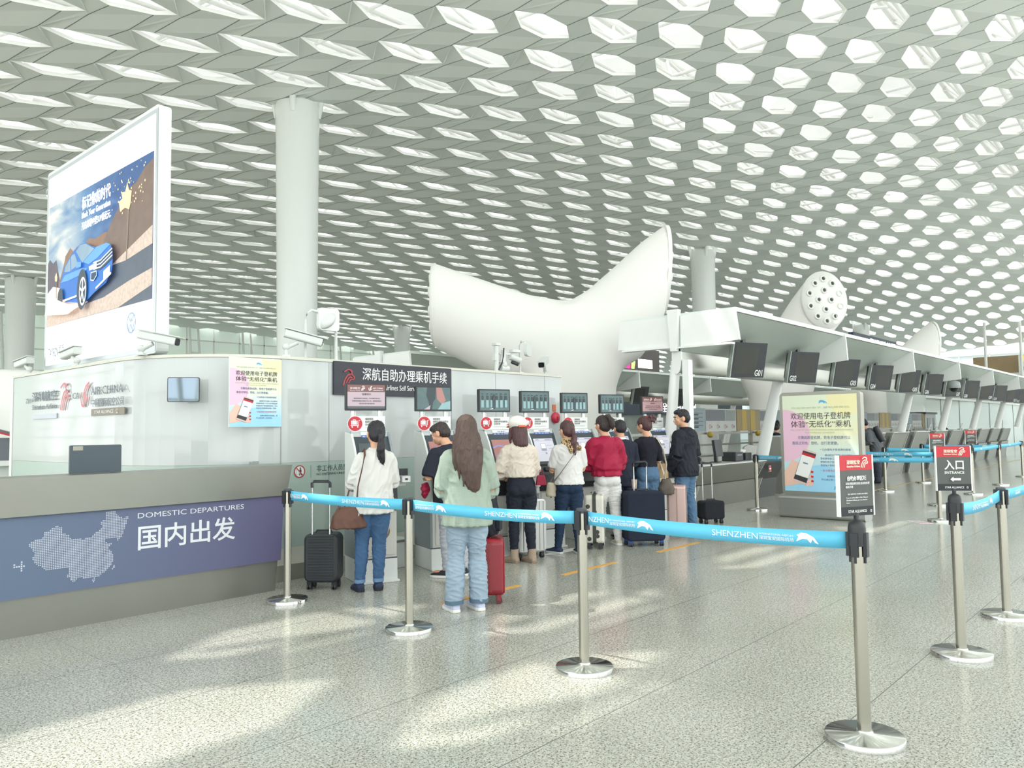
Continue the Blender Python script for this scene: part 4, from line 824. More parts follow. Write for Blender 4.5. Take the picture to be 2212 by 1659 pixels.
qsign(*BK['d'], math.radians(-62), 'area', 'distant self-service sign just behind the ENTRANCE sign')
qsign(*BK['s3'], math.radians(-62), 'area', 'farthest red and grey sign, in front of the steel counters')
t = thing('floor_sticker', 'red and white sticker on the floor left of a distant post base', 'sticker', (13.15, 3.33, 0.0)); fl = Flat(frame((0, 0, 0.001), (0.66, -0.75, 0), (0.75, 0.66, 0))); fl.rect(-0.11, -0.25, 0.22, 0.5, M_TXTW)
for i in range(4): fl.rect(-0.10, -0.22 + i * 0.12, 0.20, 0.05, M_PTXR)
fl.build('print', t)
t = thing('floor_decal', 'pale torn arrow decal on the floor by the feet of the leopard scarf woman', 'floor decal'); fl = Flat(frame((0, 0, 0.001), (1, 0, 0), (0, 1, 0))); fl.p([(7.22, 6.02), (7.55, 6.03), (7.92, 6.06), (8.02, 5.98), (7.72, 5.90), (7.45, 5.90)], mat('pale_floor_print', '#e3e2da', 0.5, var=0.05)); fl.build('print', t)
M_OR = mat('orange_floor_tape', '#d9a452', 0.6, var=0.12, scale=20); M_YE = mat('yellow_floor_tape', '#c9b184', 0.6, var=0.1, scale=10)
for i, (xa, xb, lb) in enumerate(((4.72, 5.74, 'orange floor tape dash by the red suitcase wheels'), (6.42, 7.40, 'orange floor tape dash behind the middle queue post'), (8.28, 9.30, 'orange floor tape dash right of the navy suitcase'))):
    t = thing('floor_tape', lb, 'floor tape', (0, 0, 0), 0, 'orange dashes on the floor'); MB().box(((xa + xb) / 2, 5.03, 0.0006), (xb - xa, 0.075, 0.0012)).build('strip', M_OR, t)
t = thing('floor_tape', 'long thin yellow line on the floor along the far counters', 'floor tape'); MB().box((29, 5.75, 0.0006), (22, 0.07, 0.0012)).build('strip', M_YE, t)

# ================================================================ pastel light box stand
t = thing('poster_stand', 'large freestanding e-boarding poster stand on a steel plinth', 'poster stand', (0, 0, 0)); LX = 12.74
MB().rbox((LX + 0.14, 4.69, 0.185), (0.36, 1.36, 0.37), 0.05, axis='Y').build('plinth', mat('plinth_brushed', '#aeb1ad', 0.36, 0.8, var=0.08, scale=3, stretch=(1, 0.2, 8)), t)
MB().rbox((LX + 0.13, 4.69, 1.21), (0.16, 1.30, 1.69), 0.07, axis='X').build('frame', M_SATIN, t)
poster(t, frame((LX + 0.045, 5.29, 0.43), (0, -1, 0), (0, 0, 1)), 1.20, 1.57)
# ================================================================ check-in counters and canopy
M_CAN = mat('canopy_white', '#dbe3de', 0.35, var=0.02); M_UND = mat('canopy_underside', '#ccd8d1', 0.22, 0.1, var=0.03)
PITCH = 4.7
def canopy(x0, n, yc, label, poles=True):
    t = thing('counter_canopy', label, 'canopy', (x0, yc, 0), 0, 'white canopies over the counters'); L = n * PITCH
    MB().use(M_CAN).prism([(-1.02, 3.30), (-1.02, 3.235), (1.02, 3.235), (1.02, 3.30)], L, (0, 0, 0), KX).build('roof', None, t)
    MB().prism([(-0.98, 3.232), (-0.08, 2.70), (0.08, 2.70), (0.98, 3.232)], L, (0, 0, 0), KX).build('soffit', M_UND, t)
    for i in range(1, n + 1):
        MB().prism([(-1.05, 3.28), (-1.08, 2.76), (0, 2.66), (1.08, 2.76), (1.05, 3.28)], 0.05, (i * PITCH - 0.025, 0, 0), KX).build('fin', M_WHITE2, t)
    e = MB().use(M_WHITE2)
    for s in (-1, 1): e.prism([(s * 0.10, 3.26), (s * 0.10, 2.74), (s * 1.08, 2.80), (s * 1.02, 3.27)], 0.05, (-0.03, 0, 0), KX)
    e.box((-0.02, -0.5, 2.755), (0.12, 0.95, 0.03)).box((-0.02, 0.5, 2.77), (0.12, 0.95, 0.03)); e.build('end_panel', None, t)
    MB().use(M_WHITE2).prism([(-0.10, 3.36), (0.10, 3.36), (0.05, 2.70), (-0.05, 2.70)], 0.10, (-0.10, 0, 0), KX).build('end_rib', None, t)
    MB().tube([(0.02, 0, 2.60), (L, 0, 2.60)], [(0.24, 0.075)] * 2, 20, up=(0, 1, 0)).build('service_tube', M_STEEL, t)
    MB().tube([(0.0, 0, 2.60), (0.03, 0, 2.60)], [(0.255, 0.085)] * 2, 24, up=(0, 1, 0)).build('tube_end_cap', M_WHITE2, t)
    MB().tube([(0.08, 0.35, 0), (0.08, 0.06, 2.55)], [0.11, 0.075], 20).build('leg', M_WHITE2, t); MB().box((0.05, -0.16, 1.28), (0.13, 0.11, 2.56)).build('leg', M_WHITE2, t)
    if poles:
        for i in range(1, n):
            zb = (0.845 if i == 1 else 1.30) if yc < 10 else 0.0; MB().tube([(i * PITCH - 0.35 + zb * 0.02, 0.80 - 0.248 * zb, zb), (i * PITCH - 0.30, 0.16, 2.58)], [0.14 - zb * 0.015, 0.10], 18).build('pole', M_WHITE2, t)
    return t
canopy(10.95, 10, 6.22, 'long white canopy of fins over the check-in counters, screens below it')
canopy(11.5, 9, 14.25, 'second white canopy behind, seen between the forked tower and the kiosk line')
MGP = mat('display_dark_glass', '#3d3f3c', 0.12, var=0.15, scale=3, spec=0.6); MGH = mat('display_housing', '#565a57', 0.4, 0.3, var=0.06); MGE = mat('display_edge', '#b3bcb7', 0.35, 0.5, var=0.04); MGB = mat('display_bezel', '#383b41', 0.3, var=0.05)
def display(x, y, z, num, label, rz=-26, group='numbered screens below the canopy'):
    t = thing('counter_display', label, 'screen', (x, y, z), math.radians(rz), group); T = Matrix.Rotation(math.radians(14), 3, 'X')
    MB().prism([(-0.34, -0.29), (0.34, -0.29), (0.34, 0.29), (-0.34, 0.29)], 0.02, (0, 0, 0), ((1, 0, 0), tuple(T @ Vector((0, 0, 1))), tuple(T @ Vector((0, -1, 0))))).build('panel', MGB, t)
    f = T @ Vector((0, 1, 0)); u = T @ Vector((0, 0, 1)); hb = MB().use(MGH)
    c0 = [Vector((x_, 0, 0)) + u * z_ for x_, z_ in ((-0.34, -0.29), (0.34, -0.29), (0.34, 0.29), (-0.34, 0.29))]; c1 = [Vector((x_ * 0.72, 0, 0)) + u * (z_ * 0.8) + f * 0.20 for x_, z_ in ((-0.34, -0.29), (0.34, -0.29), (0.34, 0.29), (-0.34, 0.29))]
    hb._add(c0 + c1, [[4, 5, 6, 7]] + [[i, (i + 1) % 4, 4 + (i + 1) % 4, 4 + i] for i in range(4)], False); hb.box((0, 0.12, 0.35), (0.06, 0.06, 0.35)); hb.build('housing', None, t)
    MB().prism([(-0.352, -0.30), (-0.335, -0.30), (-0.335, 0.30), (-0.352, 0.30)], 0.08, tuple(f * 0.055), ((1, 0, 0), tuple(u), tuple(-f))).build('side_edge', MGE, t)
    PF = frame(tuple(-f * 0.0205), (1, 0, 0), u); left = num and int(num[1:]) % 2 == 0
    fl = Flat(PF); fl.z = 0.001; fl.rect(-0.20 if left else -0.30, -0.23, 0.48, 0.46, MGP); fl.build('screen', t)
    if num: texts([(num, -0.30 if left else 0.14, -0.26, 0.145, 0.155, dict(bold=0.012))], M_TXTW, t, PF, off=0.004)
    return t
for i in range(12):
    n_ = 'G%02d' % (i + 1); display(12.25 + i * 2.345, 5.62, 2.60, n_, 'hanging counter screen numbered %s below the white canopy' % n_)
for i in range(4): display(16.8 + i * 2.35, 13.55, 2.55, None, ['first dark screen from the left under the rear canopy', 'second dark screen from the left under the rear canopy', 'third dark screen under the rear canopy', 'fourth dark screen under the rear canopy, near the white pole'][i], -10, 'dark screens under the rear canopy')
t = thing('dome_camera', 'white dome camera hanging below the canopy among the numbered screens', 'camera', (25.1, 5.35, 2.52))
MB().lathe([(0.02, 0.25), (0.05, 0.22), (0.16, 0.16), (0.18, 0.05), (0.17, 0.0)], seg=24).build('housing', M_GREY, t); MB().lathe([(0.13, 0.0), (0.10, -0.07), (0.04, -0.11), (0.001, -0.115)], seg=24).build('dome', M_BLACKG, t)
M_CS = mat('counter_steel', '#9fa099', 0.38, 0.7, var=0.12, scale=1.6); M_CSD = mat('counter_dark_gap', '#4b4d4b', 0.45, 0.3, var=0.1); M_CTR = mat('counter_edge_trim', '#d7d9d4', 0.25, 0.8, var=0.04); M_LEDGE = mat('counter_ledge', '#c8cbc6', 0.4, 0.3, var=0.03)
def counter(x, L, top, label, group='steel check-in counters'):
    t = thing('check_in_counter', label, 'counter', (x, 6.72, 0), 0, group); k = top
    up = MB().use(M_CS).prism([(0.0, k), (0.02, k - 0.04), (0.22, k * 0.56), (0.75, k * 0.56), (0.75, k)], L * 0.68, (0, 0, 0), KX); up.build('upper_front', None, t)
    MB().prism([(0.14, k * 0.55), (0.30, 0.0), (0.75, 0.0), (0.75, k * 0.55)], L * 0.68, (0.10, 0, 0), KX).build('lower_front', M_CS, t)
    for a in (0.0, L * 0.68): MB().prism([(-0.012, k + 0.01), (0.20, k * 0.55), (0.24, k * 0.55), (0.04, k + 0.01)], 0.035, (a - 0.018, 0, 0), KX).build('upper_trim', M_CTR, t)
    for a in (0.10, L * 0.68 + 0.10): MB().prism([(0.125, k * 0.56), (0.288, 0.0), (0.33, 0.0), (0.165, k * 0.56)], 0.03, (a - 0.015, 0, 0), KX).build('lower_trim', M_CTR, t)
    MB().box((L * 0.34, 0.36, k + 0.012), (L * 0.69, 0.76, 0.025)).build('worktop', M_LEDGE, t)
    MB().use(M_CSD).prism([(0.12, k * 0.93), (0.30, k * 0.5), (0.36, 0.0), (0.75, 0.0), (0.75, k * 0.93)], L * 0.32 - 0.14, (L * 0.68 + 0.13, 0, 0), KX).build('conveyor_bay', None, t)
    return t
low = counter(12.65, 3.9, 0.80, 'low steel counter with the wheelchair symbol, beside the man in black jacket')
fl = Flat(frame((15.05 - 12.65, 0.075, 0.60), (1, 0, 0), (0, -0.2, 0.35))); fl.z = 0.002
fl.disc(0.03, 0.13, 0.018, M_TXTD, n=12); fl.line([(0.025, 0.11), (0.03, 0.05), (0.07, 0.05), (0.085, 0.0)], 0.014, M_TXTD); fl.ring(0.035, 0.025, 0.045, 0.012, M_TXTD); fl.build('wheelchair_symbol', low)
fl = Flat(frame((15.62 - 12.65, 0.3, 0.66), (1, 0, 0), (0, -0.2, 0.35))); fl.z = 0.02
t = thing('no_entry_sign', 'small round red no-entry sign on the conveyor side of the low counter', 'sign', (15.75, 6.82, 0.62)); fl = Flat(wall_frame(0, 0, 0)); fl.disc(0, 0, 0.06, M_RED); fl.rect(-0.04, -0.012, 0.08, 0.024, M_TXTW); fl.build('print', t)
MB().box((0, 0.012, 0), (0.13, 0.012, 0.13)).build('plate', M_SATIN, t)
for i in range(11):
    x = 17.0 + i * 2.35
    counter(x, 2.30, 1.26, ['first tall steel counter right of the low wheelchair counter, behind the poster stand', 'second tall steel counter, behind the poster stand', 'third tall steel counter, at the traveller in grey', 'fourth tall steel counter, right of the traveller in grey', 'fifth tall steel counter, left of the distant sign', 'sixth tall steel counter, behind the distant signs', 'seventh tall steel counter, behind the farthest sign', 'eighth tall steel counter, right of the farthest sign', 'ninth tall steel counter towards the right edge', 'tenth tall steel counter towards the right edge', 'last tall steel counter at the right edge'][i])
for i, (x, lb) in enumerate(((22.4, 'white slanted leaflet holder on the counter right of the traveller in grey'), (26.6, 'white slanted leaflet holder on the counter before the distant sign'), (29.0, 'white slanted leaflet holder left of the farthest sign'), (33.5, 'white slanted leaflet holder right of the farthest sign'))):
    t = thing('leaflet_holder', lb, 'leaflet holder', (x, 6.95, 1.285), math.radians(15), 'leaflet holders on the counters'); MB().box((0, 0, 0.11), (0.20, 0.02, 0.24), M=Matrix.Rotation(0.35, 3, 'X')).build('sheet', M_TXTW, t); MB().box((0, 0.05, 0.01), (0.14, 0.16, 0.02)).build('foot', M_BLACK, t)
# equipment on the low counter
t = thing('counter_monitor', 'black monitor seen from behind on the low wheelchair counter', 'monitor', (13.75, 6.98, 0.826), math.radians(8)); MB().rbox((0, 0, 0.27), (0.40, 0.05, 0.32), 0.015, axis='Y', M=Matrix.Rotation(-0.12, 3, 'X')).build('back_shell', M_BLACK, t); MB().box((0, 0.04, 0.06), (0.08, 0.05, 0.12)).box((0, 0.04, 0.008), (0.22, 0.16, 0.016)).build('stand', M_BLACK, t)
t = thing('label_printer', 'black boarding pass printer right of the monitor on the low counter', 'printer', (14.45, 7.02, 0.826)); MB().rbox((0, 0, 0.09), (0.34, 0.30, 0.18), 0.02).build('body', M_BLACK, t, bevel=0.01); MB().box((0, -0.152, 0.12), (0.2, 0.006, 0.02)).build('paper_slot', M_GREY, t)
t = thing('label_printer', 'second smaller black printer at the right end of the low counter', 'printer', (14.95, 7.05, 0.826)); MB().rbox((0, 0, 0.075), (0.28, 0.28, 0.15), 0.02).build('body', M_BLACK, t, bevel=0.01); MB().prism([(-0.1, 0.15), (0.1, 0.15), (0.12, 0.2), (-0.05, 0.22)], 0.02, (0, 0, 0), FY).build('paper_roll', M_TXTW, t)
t = thing('counter_telephone', 'dark telephone left of the monitor on the low counter', 'telephone', (13.1, 7.05, 0.826)); MB().prism([(-0.1, 0), (0.1, 0), (0.1, 0.06), (-0.1, 0.03)], 0.2, (-0.1, 0, 0), KX).build('base', M_BLACK, t); MB().rbox((-0.06, 0, 0.075), (0.05, 0.2, 0.04), 0.015).build('handset', M_BLACK, t)
t = thing('grey_divider', 'rounded grey desk divider at the pole foot beside the seated agent', 'divider', (15.3, 7.15, 0.826)); MB().prism([(-0.25, 0), (0.5, 0), (0.5, 0.26), (0.1, 0.30), (-0.1, 0.26), (-0.22, 0.12)], 0.04, (0, 0, 0), FY).build('panel', M_CS, t)
# rail with notices behind the counters
rail = thing('notice_rail', 'long grey steel railing behind the counters that carries the notice boards', 'railing', (0, 8.45, 0)); mb = MB()
mb.box((24.5, 0, 1.36), (24, 0.06, 0.05)).box((24.5, 0, 1.10), (24, 0.05, 0.04)).box((24.5, 0, 0.85), (24, 0.05, 0.04)).box((24.5, 0, 0.6), (24, 0.05, 0.04)); mb.build('rails', M_SATIN, rail)
for i in range(9): MB().box((12.6 + i * 2.9, 0, 0.75), (0.08, 0.08, 1.5)).build('upright', M_SATIN, rail)
M_NB = mat('notice_blue_grey', '#9fb0b8', 0.5, var=0.12, scale=9); M_NT = mat('notice_tan', '#a3926a', 0.5, var=0.05); M_NY = mat('notice_yellow', '#c4a94e', 0.5, var=0.04); M_NG = mat('notice_slate', '#6b7078', 0.4, var=0.08); M_NW = mat('notice_white', '#cdd0cc', 0.5, var=0.04)
def board(x, w_, kind, label):
    t = thing('notice_board', label, 'notice board', (x, 8.40, 1.40), 0, 'notice boards on the railing'); MB().box((w_ / 2, 0, 0.26), (w_, 0.03, 0.52)).build('panel', {'blue': M_NB, 'tan': M_NT, 'slate': M_NW}[kind], t); fl = Flat(wall_frame(0, -0.016, 0)); fl.z = 0.001
    if kind == 'tan': fl.rect(w_ * 0.22, 0.02, w_ * 0.2, 0.48, M_NY); fl.rect(w_ * 0.60, 0.02, w_ * 0.2, 0.48, M_NY)
    elif kind == 'slate':
        fl.rect(0, 0.24, w_ * 0.62, 0.25, M_NG); fl.rect(w_ * 0.64, 0.24, w_ * 0.34, 0.25, M_GREY)
        for i in range(4): fl.ring(w_ * (0.12 + 0.25 * i), 0.11, 0.05, 0.015, M_PTXR); fl.rect(w_ * (0.12 + 0.25 * i) + 0.06, 0.08, 0.05, 0.05, M_GREY)
    else:
        for i in range(4): fl.rect(w_ * 0.12, 0.40 - 0.09 * i, w_ * 0.75, 0.02, M_NG); fl.rect(w_ * 0.3, 0.36 - 0.09 * i, w_ * 0.3, 0.03, M_TXTD)
    fl.build('print', t)
xs = [(15.2, 0.75, 'blue'), (16.0, 1.5, 'slate'), (17.55, 1.25, 'tan'), (18.85, 1.0, 'slate'), (19.9, 1.4, 'blue'), (23.2, 1.2, 'tan'), (24.5, 1.3, 'slate'), (25.9, 1.2, 'blue'), (27.2, 1.2, 'slate'), (28.5, 1.2, 'tan'), (29.8, 1.3, 'slate'), (31.2, 1.2, 'blue'), (32.5, 1.3, 'slate'), (33.9, 1.2, 'tan')]
lbs = ['blue grey notice board just right of the man in black jacket', 'notice board with dark screens and round red symbols behind the low counter', 'tan notice board with two yellow strips behind the low counter', 'slate notice board left of the white inclined pole', 'blue grey notice board above the seated agent', 'tan notice board right of the poster stand', 'pale notice board with dark screen, first right of the poster stand', 'blue grey board between two dark screens, beside the first distant pole', 'pale board with dark screen, right of the first distant pole', 'tan striped board in the middle of the distant row', 'pale board with dark screen, left of the second distant pole', 'blue grey board at the second distant pole', 'pale board with dark screen right of the second distant pole', 'last tan board at the end of the distant row']
for (x, w_, k), lb in zip(xs, lbs): board(x, w_, k, lb)
for i, (x, lb) in enumerate(((16.1, 'yellow ball fitting on the railing, nearest the man in black jacket'), (18.6, 'yellow ball fitting on the railing left of the inclined pole'))):
    t = thing('yellow_knob', lb, 'knob', (x, 8.40, 1.33), 0, 'yellow balls on the railing'); MB().ell((0, -0.06, 0), (0.07, 0.07, 0.07)).build('ball', M_NY, t)
# white rooms at the far right
M_RW = mat('white_partition_glass', '#e3ebe6', 0.12, var=0.04, scale=0.4)
mb = MB().use(M_RW).box((54, 9.7, 1.35), (32, 0.15, 2.7)).use(M_WHITE).box((54, 9.65, 2.95), (32, 0.3, 0.5)).use(M_SEAM)
for i in range(9): mb.box((38.5 + i * 3.8, 9.615, 1.35), (0.05, 0.02, 2.7))
struct(mb.build('wall_right')); struct(MB().lathe([(0.9, 0), (0.9, 3.2)], (37.0, 9.9, 0), 24).build('wall_far', M_RW))
t = thing('ticket_kiosk', 'distant pale booth with dark openings left of the white glass rooms', 'booth', (35.0, 8.75, 0)); MB().box((0, 0, 0.95), (1.6, 0.8, 1.9)).build('body', M_NW, t); MB().box((-0.3, -0.405, 1.55), (0.5, 0.02, 0.4)).box((0.45, -0.405, 1.5), (0.25, 0.02, 0.5)).build('opening', M_BLACKG, t); MB().box((0, 0, 1.94), (1.8, 0.9, 0.08)).build('roof', M_BLACK, t)

# ================================================================ forked ventilation towers
M_TREE = mat('tower_matt_white', '#efeeea', 0.55, var=0.012, scale=1.2); M_NOZ = mat('nozzle_white', '#e9ebe6', 0.35, var=0.02); M_NOZD = mat('nozzle_bore', '#6f736f', 0.6, var=0.1)
def arm(mb, st):
    mb.rings([(c, (0, hd, 0), tuple(Vector(n).normalized() * hh)) for c, hd, hh, n in st], 28)
def nozzle_face(parent, c, nrm, rx, ry, up=(0, 0, 1)):
    nrm = Vector(nrm).normalized(); upv = Vector(up); X = upv.cross(nrm).normalized(); Y = nrm.cross(X); M = Matrix((X, Y, nrm)).transposed()
    MB().lathe([(rx * 1.0, -0.05), (rx * 1.0, 0.03), (0.001, 0.03)], (0, 0, 0), 36, M=M @ Matrix.Diagonal((1, ry / rx, 1))).xf(Matrix.Translation(c)).build('face_plate', M_TREE, parent)
    pts = [(0, 0.80), (0, -0.80), (0, 0.36), (0, -0.36), (-0.30, 0.0), (0.30, 0.0), (-0.42, 0.62), (0.42, 0.62), (-0.42, -0.62), (0.42, -0.62), (-0.72, 0.24), (0.72, 0.24), (-0.72, -0.24), (0.72, -0.24)]
    for a, b_ in pts:
        p = Vector(c) + X * (a * rx * 0.92) + Y * (b_ * ry * 0.92) + nrm * 0.03; q = rx * 0.155
        o = MB().lathe([(q, 0), (q, 0.02), (q * 0.8, 0.05), (q * 0.55, 0.05), (q * 0.5, 0.0)], (0, 0, 0), 18, M=M).xf(Matrix.Translation(p)).build('nozzle', M_NOZ, parent)
        MB().lathe([(q * 0.56, 0.012), (0.001, 0.012)], (0, 0, 0), 14, M=M).xf(Matrix.Translation(p)).build('bore', M_NOZD, o)
def tower(x, y, label, kind='fork', rz=-48.44):
    t = thing('ventilation_tower', label, 'ventilation tower', (x, y, 0), math.radians(rz), 'white ventilation towers'); mb = MB()
    mb.rings([((-0.38, 0, -0.02), (1.02, 0, 0), (0, 0.85, 0)), ((-0.38, 0, 1.2), (0.98, 0, 0), (0, 0.80, 0)), ((-0.40, 0, 2.4), (1.02, 0, 0), (0, 0.75, 0)), ((-0.42, 0, 3.0), (1.25, 0, 0), (0, 0.72, 0)), ((-0.40, 0, 3.6), (1.35, 0, 0), (0, 0.70, 0)), ((-0.35, 0, 4.25), (0.70, 0, 0), (0, 0.5, 0))], 32)
    if kind in ('fork',):
        arm(mb, [((-3.46, 0, 4.33), 0.80, 0.96, (0.0, 0, 1)), ((-2.8, 0, 4.05), 0.74, 0.97, (0.10, 0, 1)), ((-2.2, 0, 3.80), 0.68, 0.99, (0.22, 0, 1)), ((-1.5, 0, 3.55), 0.66, 1.0, (0.25, 0, 1)), ((-0.8, 0, 3.42), 0.66, 1.0, (0.1, 0, 1)), ((-0.2, 0, 3.40), 0.66, 0.98, (0, 0, 1))])
    if kind in ('fork', 'right'):
        arm(mb, [((1.76, 0, 5.03), 0.78, 1.08, (0.06, 0, 1)), ((1.35, 0, 4.58), 0.74, 1.10, (-0.12, 0, 1)), ((0.9, 0, 4.10), 0.70, 1.06, (-0.30, 0, 1)), ((0.3, 0, 3.66), 0.66, 1.0, (-0.30, 0, 1)), ((-0.3, 0, 3.42), 0.66, 0.97, (-0.1, 0, 1)), ((-0.6, 0, 3.40), 0.6, 0.9, (0, 0, 1))])
    if kind == 'face':
        mb.rings([((-0.3, 0.1, 3.2), (0.95, 0, 0), (0, 0.6, 0.4)), ((0.0, -0.25, 4.2), (0.80, 0, 0), (0, 0.45, 0.75)), ((0.42, -0.62, 4.95), (0.76, 0, 0), (0, 0.28, 0.92)), ((0.80, -1.0, 5.55), (0.77, 0, 0), (0, 0.10, 0.97))], 28)
    link(blend(mb, 0.07, 10, 'tower_body'), 'body', M_TREE, t)
    sj = MB()
    if kind == 'fork':
        nozzle_face(t, (-3.44, 0, 4.33), (-1, 0, 0), 0.78, 0.94); nozzle_face(t, (1.76, 0, 5.03), (1, 0, -0.06), 0.76, 1.04)
    if kind == 'right': nozzle_face(t, (1.76, 0, 5.03), (1, 0, -0.06), 0.76, 1.04)
    if kind == 'face': nozzle_face(t, (0.80, -1.0, 5.55), (0.12, -1, 0.1), 0.77, 0.96)
    return t
tower(14.2, 10.3, 'big white forked air tower with two raised arms behind the kiosk wall')
tower(25.7, 10.3, 'white air tower with a round face of many nozzles above the canopy', 'face')
tower(37.2, 10.3, 'farther white air tower whose single pointed arm rises above the canopy', 'right')
t = thing('ventilation_tower', 'cream white flared tower base at the left edge, behind the white glass wall', 'ventilation tower', (5.3, 18.0, 0), math.radians(-30), 'white ventilation towers'); mb = MB()
mb.rings([((0.6, 0, 0), (0.9, 0, 0), (0, 0.8, 0)), ((0.55, 0, 1.2), (0.85, 0, 0), (0, 0.7, 0)), ((0.2, 0, 2.0), (1.2, 0, 0), (0, 0.7, 0)), ((-0.4, 0, 2.5), (1.6, 0, 0), (0, 0.6, 0)), ((-0.8, 0, 2.85), (1.1, 0, 0), (0, 0.4, 0))], 28); link(blend(mb, 0.07, 10), 'body', M_TREE, t)

# ================================================================ cameras and aerials on the wall top
M_CAM = mat('camera_shell', '#d5d9d6', 0.4, var=0.03)
def camera_box(x, y, z, rz, label, tilt=-10, pole=0.0):
    t = thing('security_camera', label, 'camera', (x, y, z), math.radians(rz), 'security cameras on the wall top')   # local -y is where it looks
    M = Matrix.Rotation(math.radians(-tilt), 3, 'X'); c = Vector((0, -0.12, 0.17 + pole))
    MB().rbox(c, (0.10, 0.40, 0.085), 0.02, axis='Y', M=M).build('housing', M_CAM, t); MB().rbox(c + M @ Vector((0, -0.02, 0.052)), (0.115, 0.46, 0.012), 0.005, axis='Y', M=M).build('sunshield', M_CAM, t)
    MB().rbox(c + M @ Vector((0, -0.202, 0)), (0.086, 0.012, 0.07), 0.018, axis='Y', M=M).build('lens_window', M_BLACKG, t)
    b_ = MB(); b_.tube([(0, 0.06, 0.0), (0, 0.06, 0.07 + pole)], 0.022, 12); b_.tube([(0, 0.06, 0.06 + pole), (0, -0.06, 0.12 + pole)], 0.024, 12); b_.ell((0, 0.06, 0.07 + pole), (0.04, 0.04, 0.04), 12, 8); b_.rbox((0.0, 0.06, 0.01), (0.09, 0.09, 0.02), 0.01); b_.build('bracket', M_CAM, t); return t
camera_box(3.45, 9.95, 2.31, -178, 'white box camera at the left end of the wall, below the car billboard', -6)
camera_box(3.47, 8.05, 2.31, 38, 'white box camera at the right foot of the car billboard', -12)
camera_box(3.45, 11.6, 2.31, -176, 'white box camera cut off by the left picture edge', -6)
camera_box(4.68, 7.30, 2.31, 62, 'white box camera in front of the tall column, pointing right', -14, 0.04)
camera_box(9.0, 7.32, 2.31, -60, 'white box camera with dark lens at the right end of the wall', -14)
t = thing('ceiling_speaker', 'tilted round white loudspeaker on a curved conduit beside the column', 'loudspeaker', (4.86, 7.32, 2.31))
MB().tube([(0, 0, 0), (0, 0, 0.42), (0.02, 0, 0.50), (0.08, 0, 0.54), (0.15, 0, 0.53), (0.21, 0, 0.48)], 0.016, 10).build('conduit', M_CAM, t)
MB().lathe([(0.001, 0.05), (0.08, 0.045), (0.125, 0.0), (0.12, -0.02), (0.09, -0.05), (0.001, -0.055)], (0, 0, 0), 28, M=Matrix.Rotation(math.radians(-50), 3, 'Y') @ Matrix.Rotation(0.2, 3, 'X')).xf(Matrix.Translation((0.25, -0.02, 0.44))).build('speaker_head', M_CAM, t)
t = thing('flat_aerial', 'square white flat aerial on a thin pole right of the tall column', 'aerial', (5.27, 7.33, 2.31)); MB().tube([(0, 0, 0), (0, 0, 0.35), (0, 0, 0.60)], [0.022, 0.016, 0.016], 10).build('pole', M_CAM, t); MB().rbox((-0.12, -0.02, 0.45), (0.27, 0.05, 0.25), 0.04, axis='Y').build('panel', M_WHITE2, t)
t = thing('flat_aerial', 'small rounded white aerial on a curved pole before the forked tower', 'aerial', (8.45, 7.33, 2.31)); MB().tube([(0, 0, 0), (0, 0, 0.40), (0.03, 0, 0.46), (0.10, 0, 0.47)], 0.016, 10).build('pole', M_CAM, t); MB().rbox((0.14, -0.03, 0.36), (0.19, 0.05, 0.22), 0.05, axis='Y', rz=0.3).build('panel', M_CAM, t); MB().rbox((0, 0, 0.008), (0.1, 0.08, 0.016), 0.01).build('foot', M_STEEL, t)
t = thing('camera_cluster', 'jumble of white cameras and cables on one bracket before the forked tower', 'camera', (7.95, 7.33, 2.31)); MB().tube([(0, 0, 0), (0, 0, 0.36)], 0.035, 12).rbox((0, 0, 0.38), (0.10, 0.10, 0.03), 0.02).box((-0.03, 0, 0.2), (0.06, 0.06, 0.10)).build('mast', M_CAM, t)
MB().tube([(0.10, -0.02, 0.12), (0.13, -0.02, 0.30)], [0.05, 0.035], 12).ell((0.12, -0.02, 0.10), (0.06, 0.06, 0.06), 12, 8).build('side_camera', M_CAM, t); MB().tube([(0.22, -0.05, 0.22), (0.40, -0.08, 0.17)], 0.045, 12).build('barrel_camera', M_CAM, t); MB().tube([(0.25, -0.06, 0.14), (0.36, -0.08, 0.11)], 0.022, 10).build('lamp', M_BLACK, t); MB().tube([(0, -0.04, 0.02), (0.05, -0.06, 0.12), (0.08, -0.06, 0.22), (0.10, -0.05, 0.33)], 0.010, 8).build('cable', M_BLACK, t); MB().rbox((0.32, -0.06, 0.30), (0.16, 0.10, 0.04), 0.03).build('hood', M_CAM, t); MB().tube([(0.05, 0, 0.25), (0.30, -0.06, 0.25)], 0.016, 8).build('arm', M_CAM, t); MB().tube([(0.06, -0.02, 0.05), (0.2, -0.03, 0.05)], 0.045, 12).build('lower_camera', M_CAM, t)

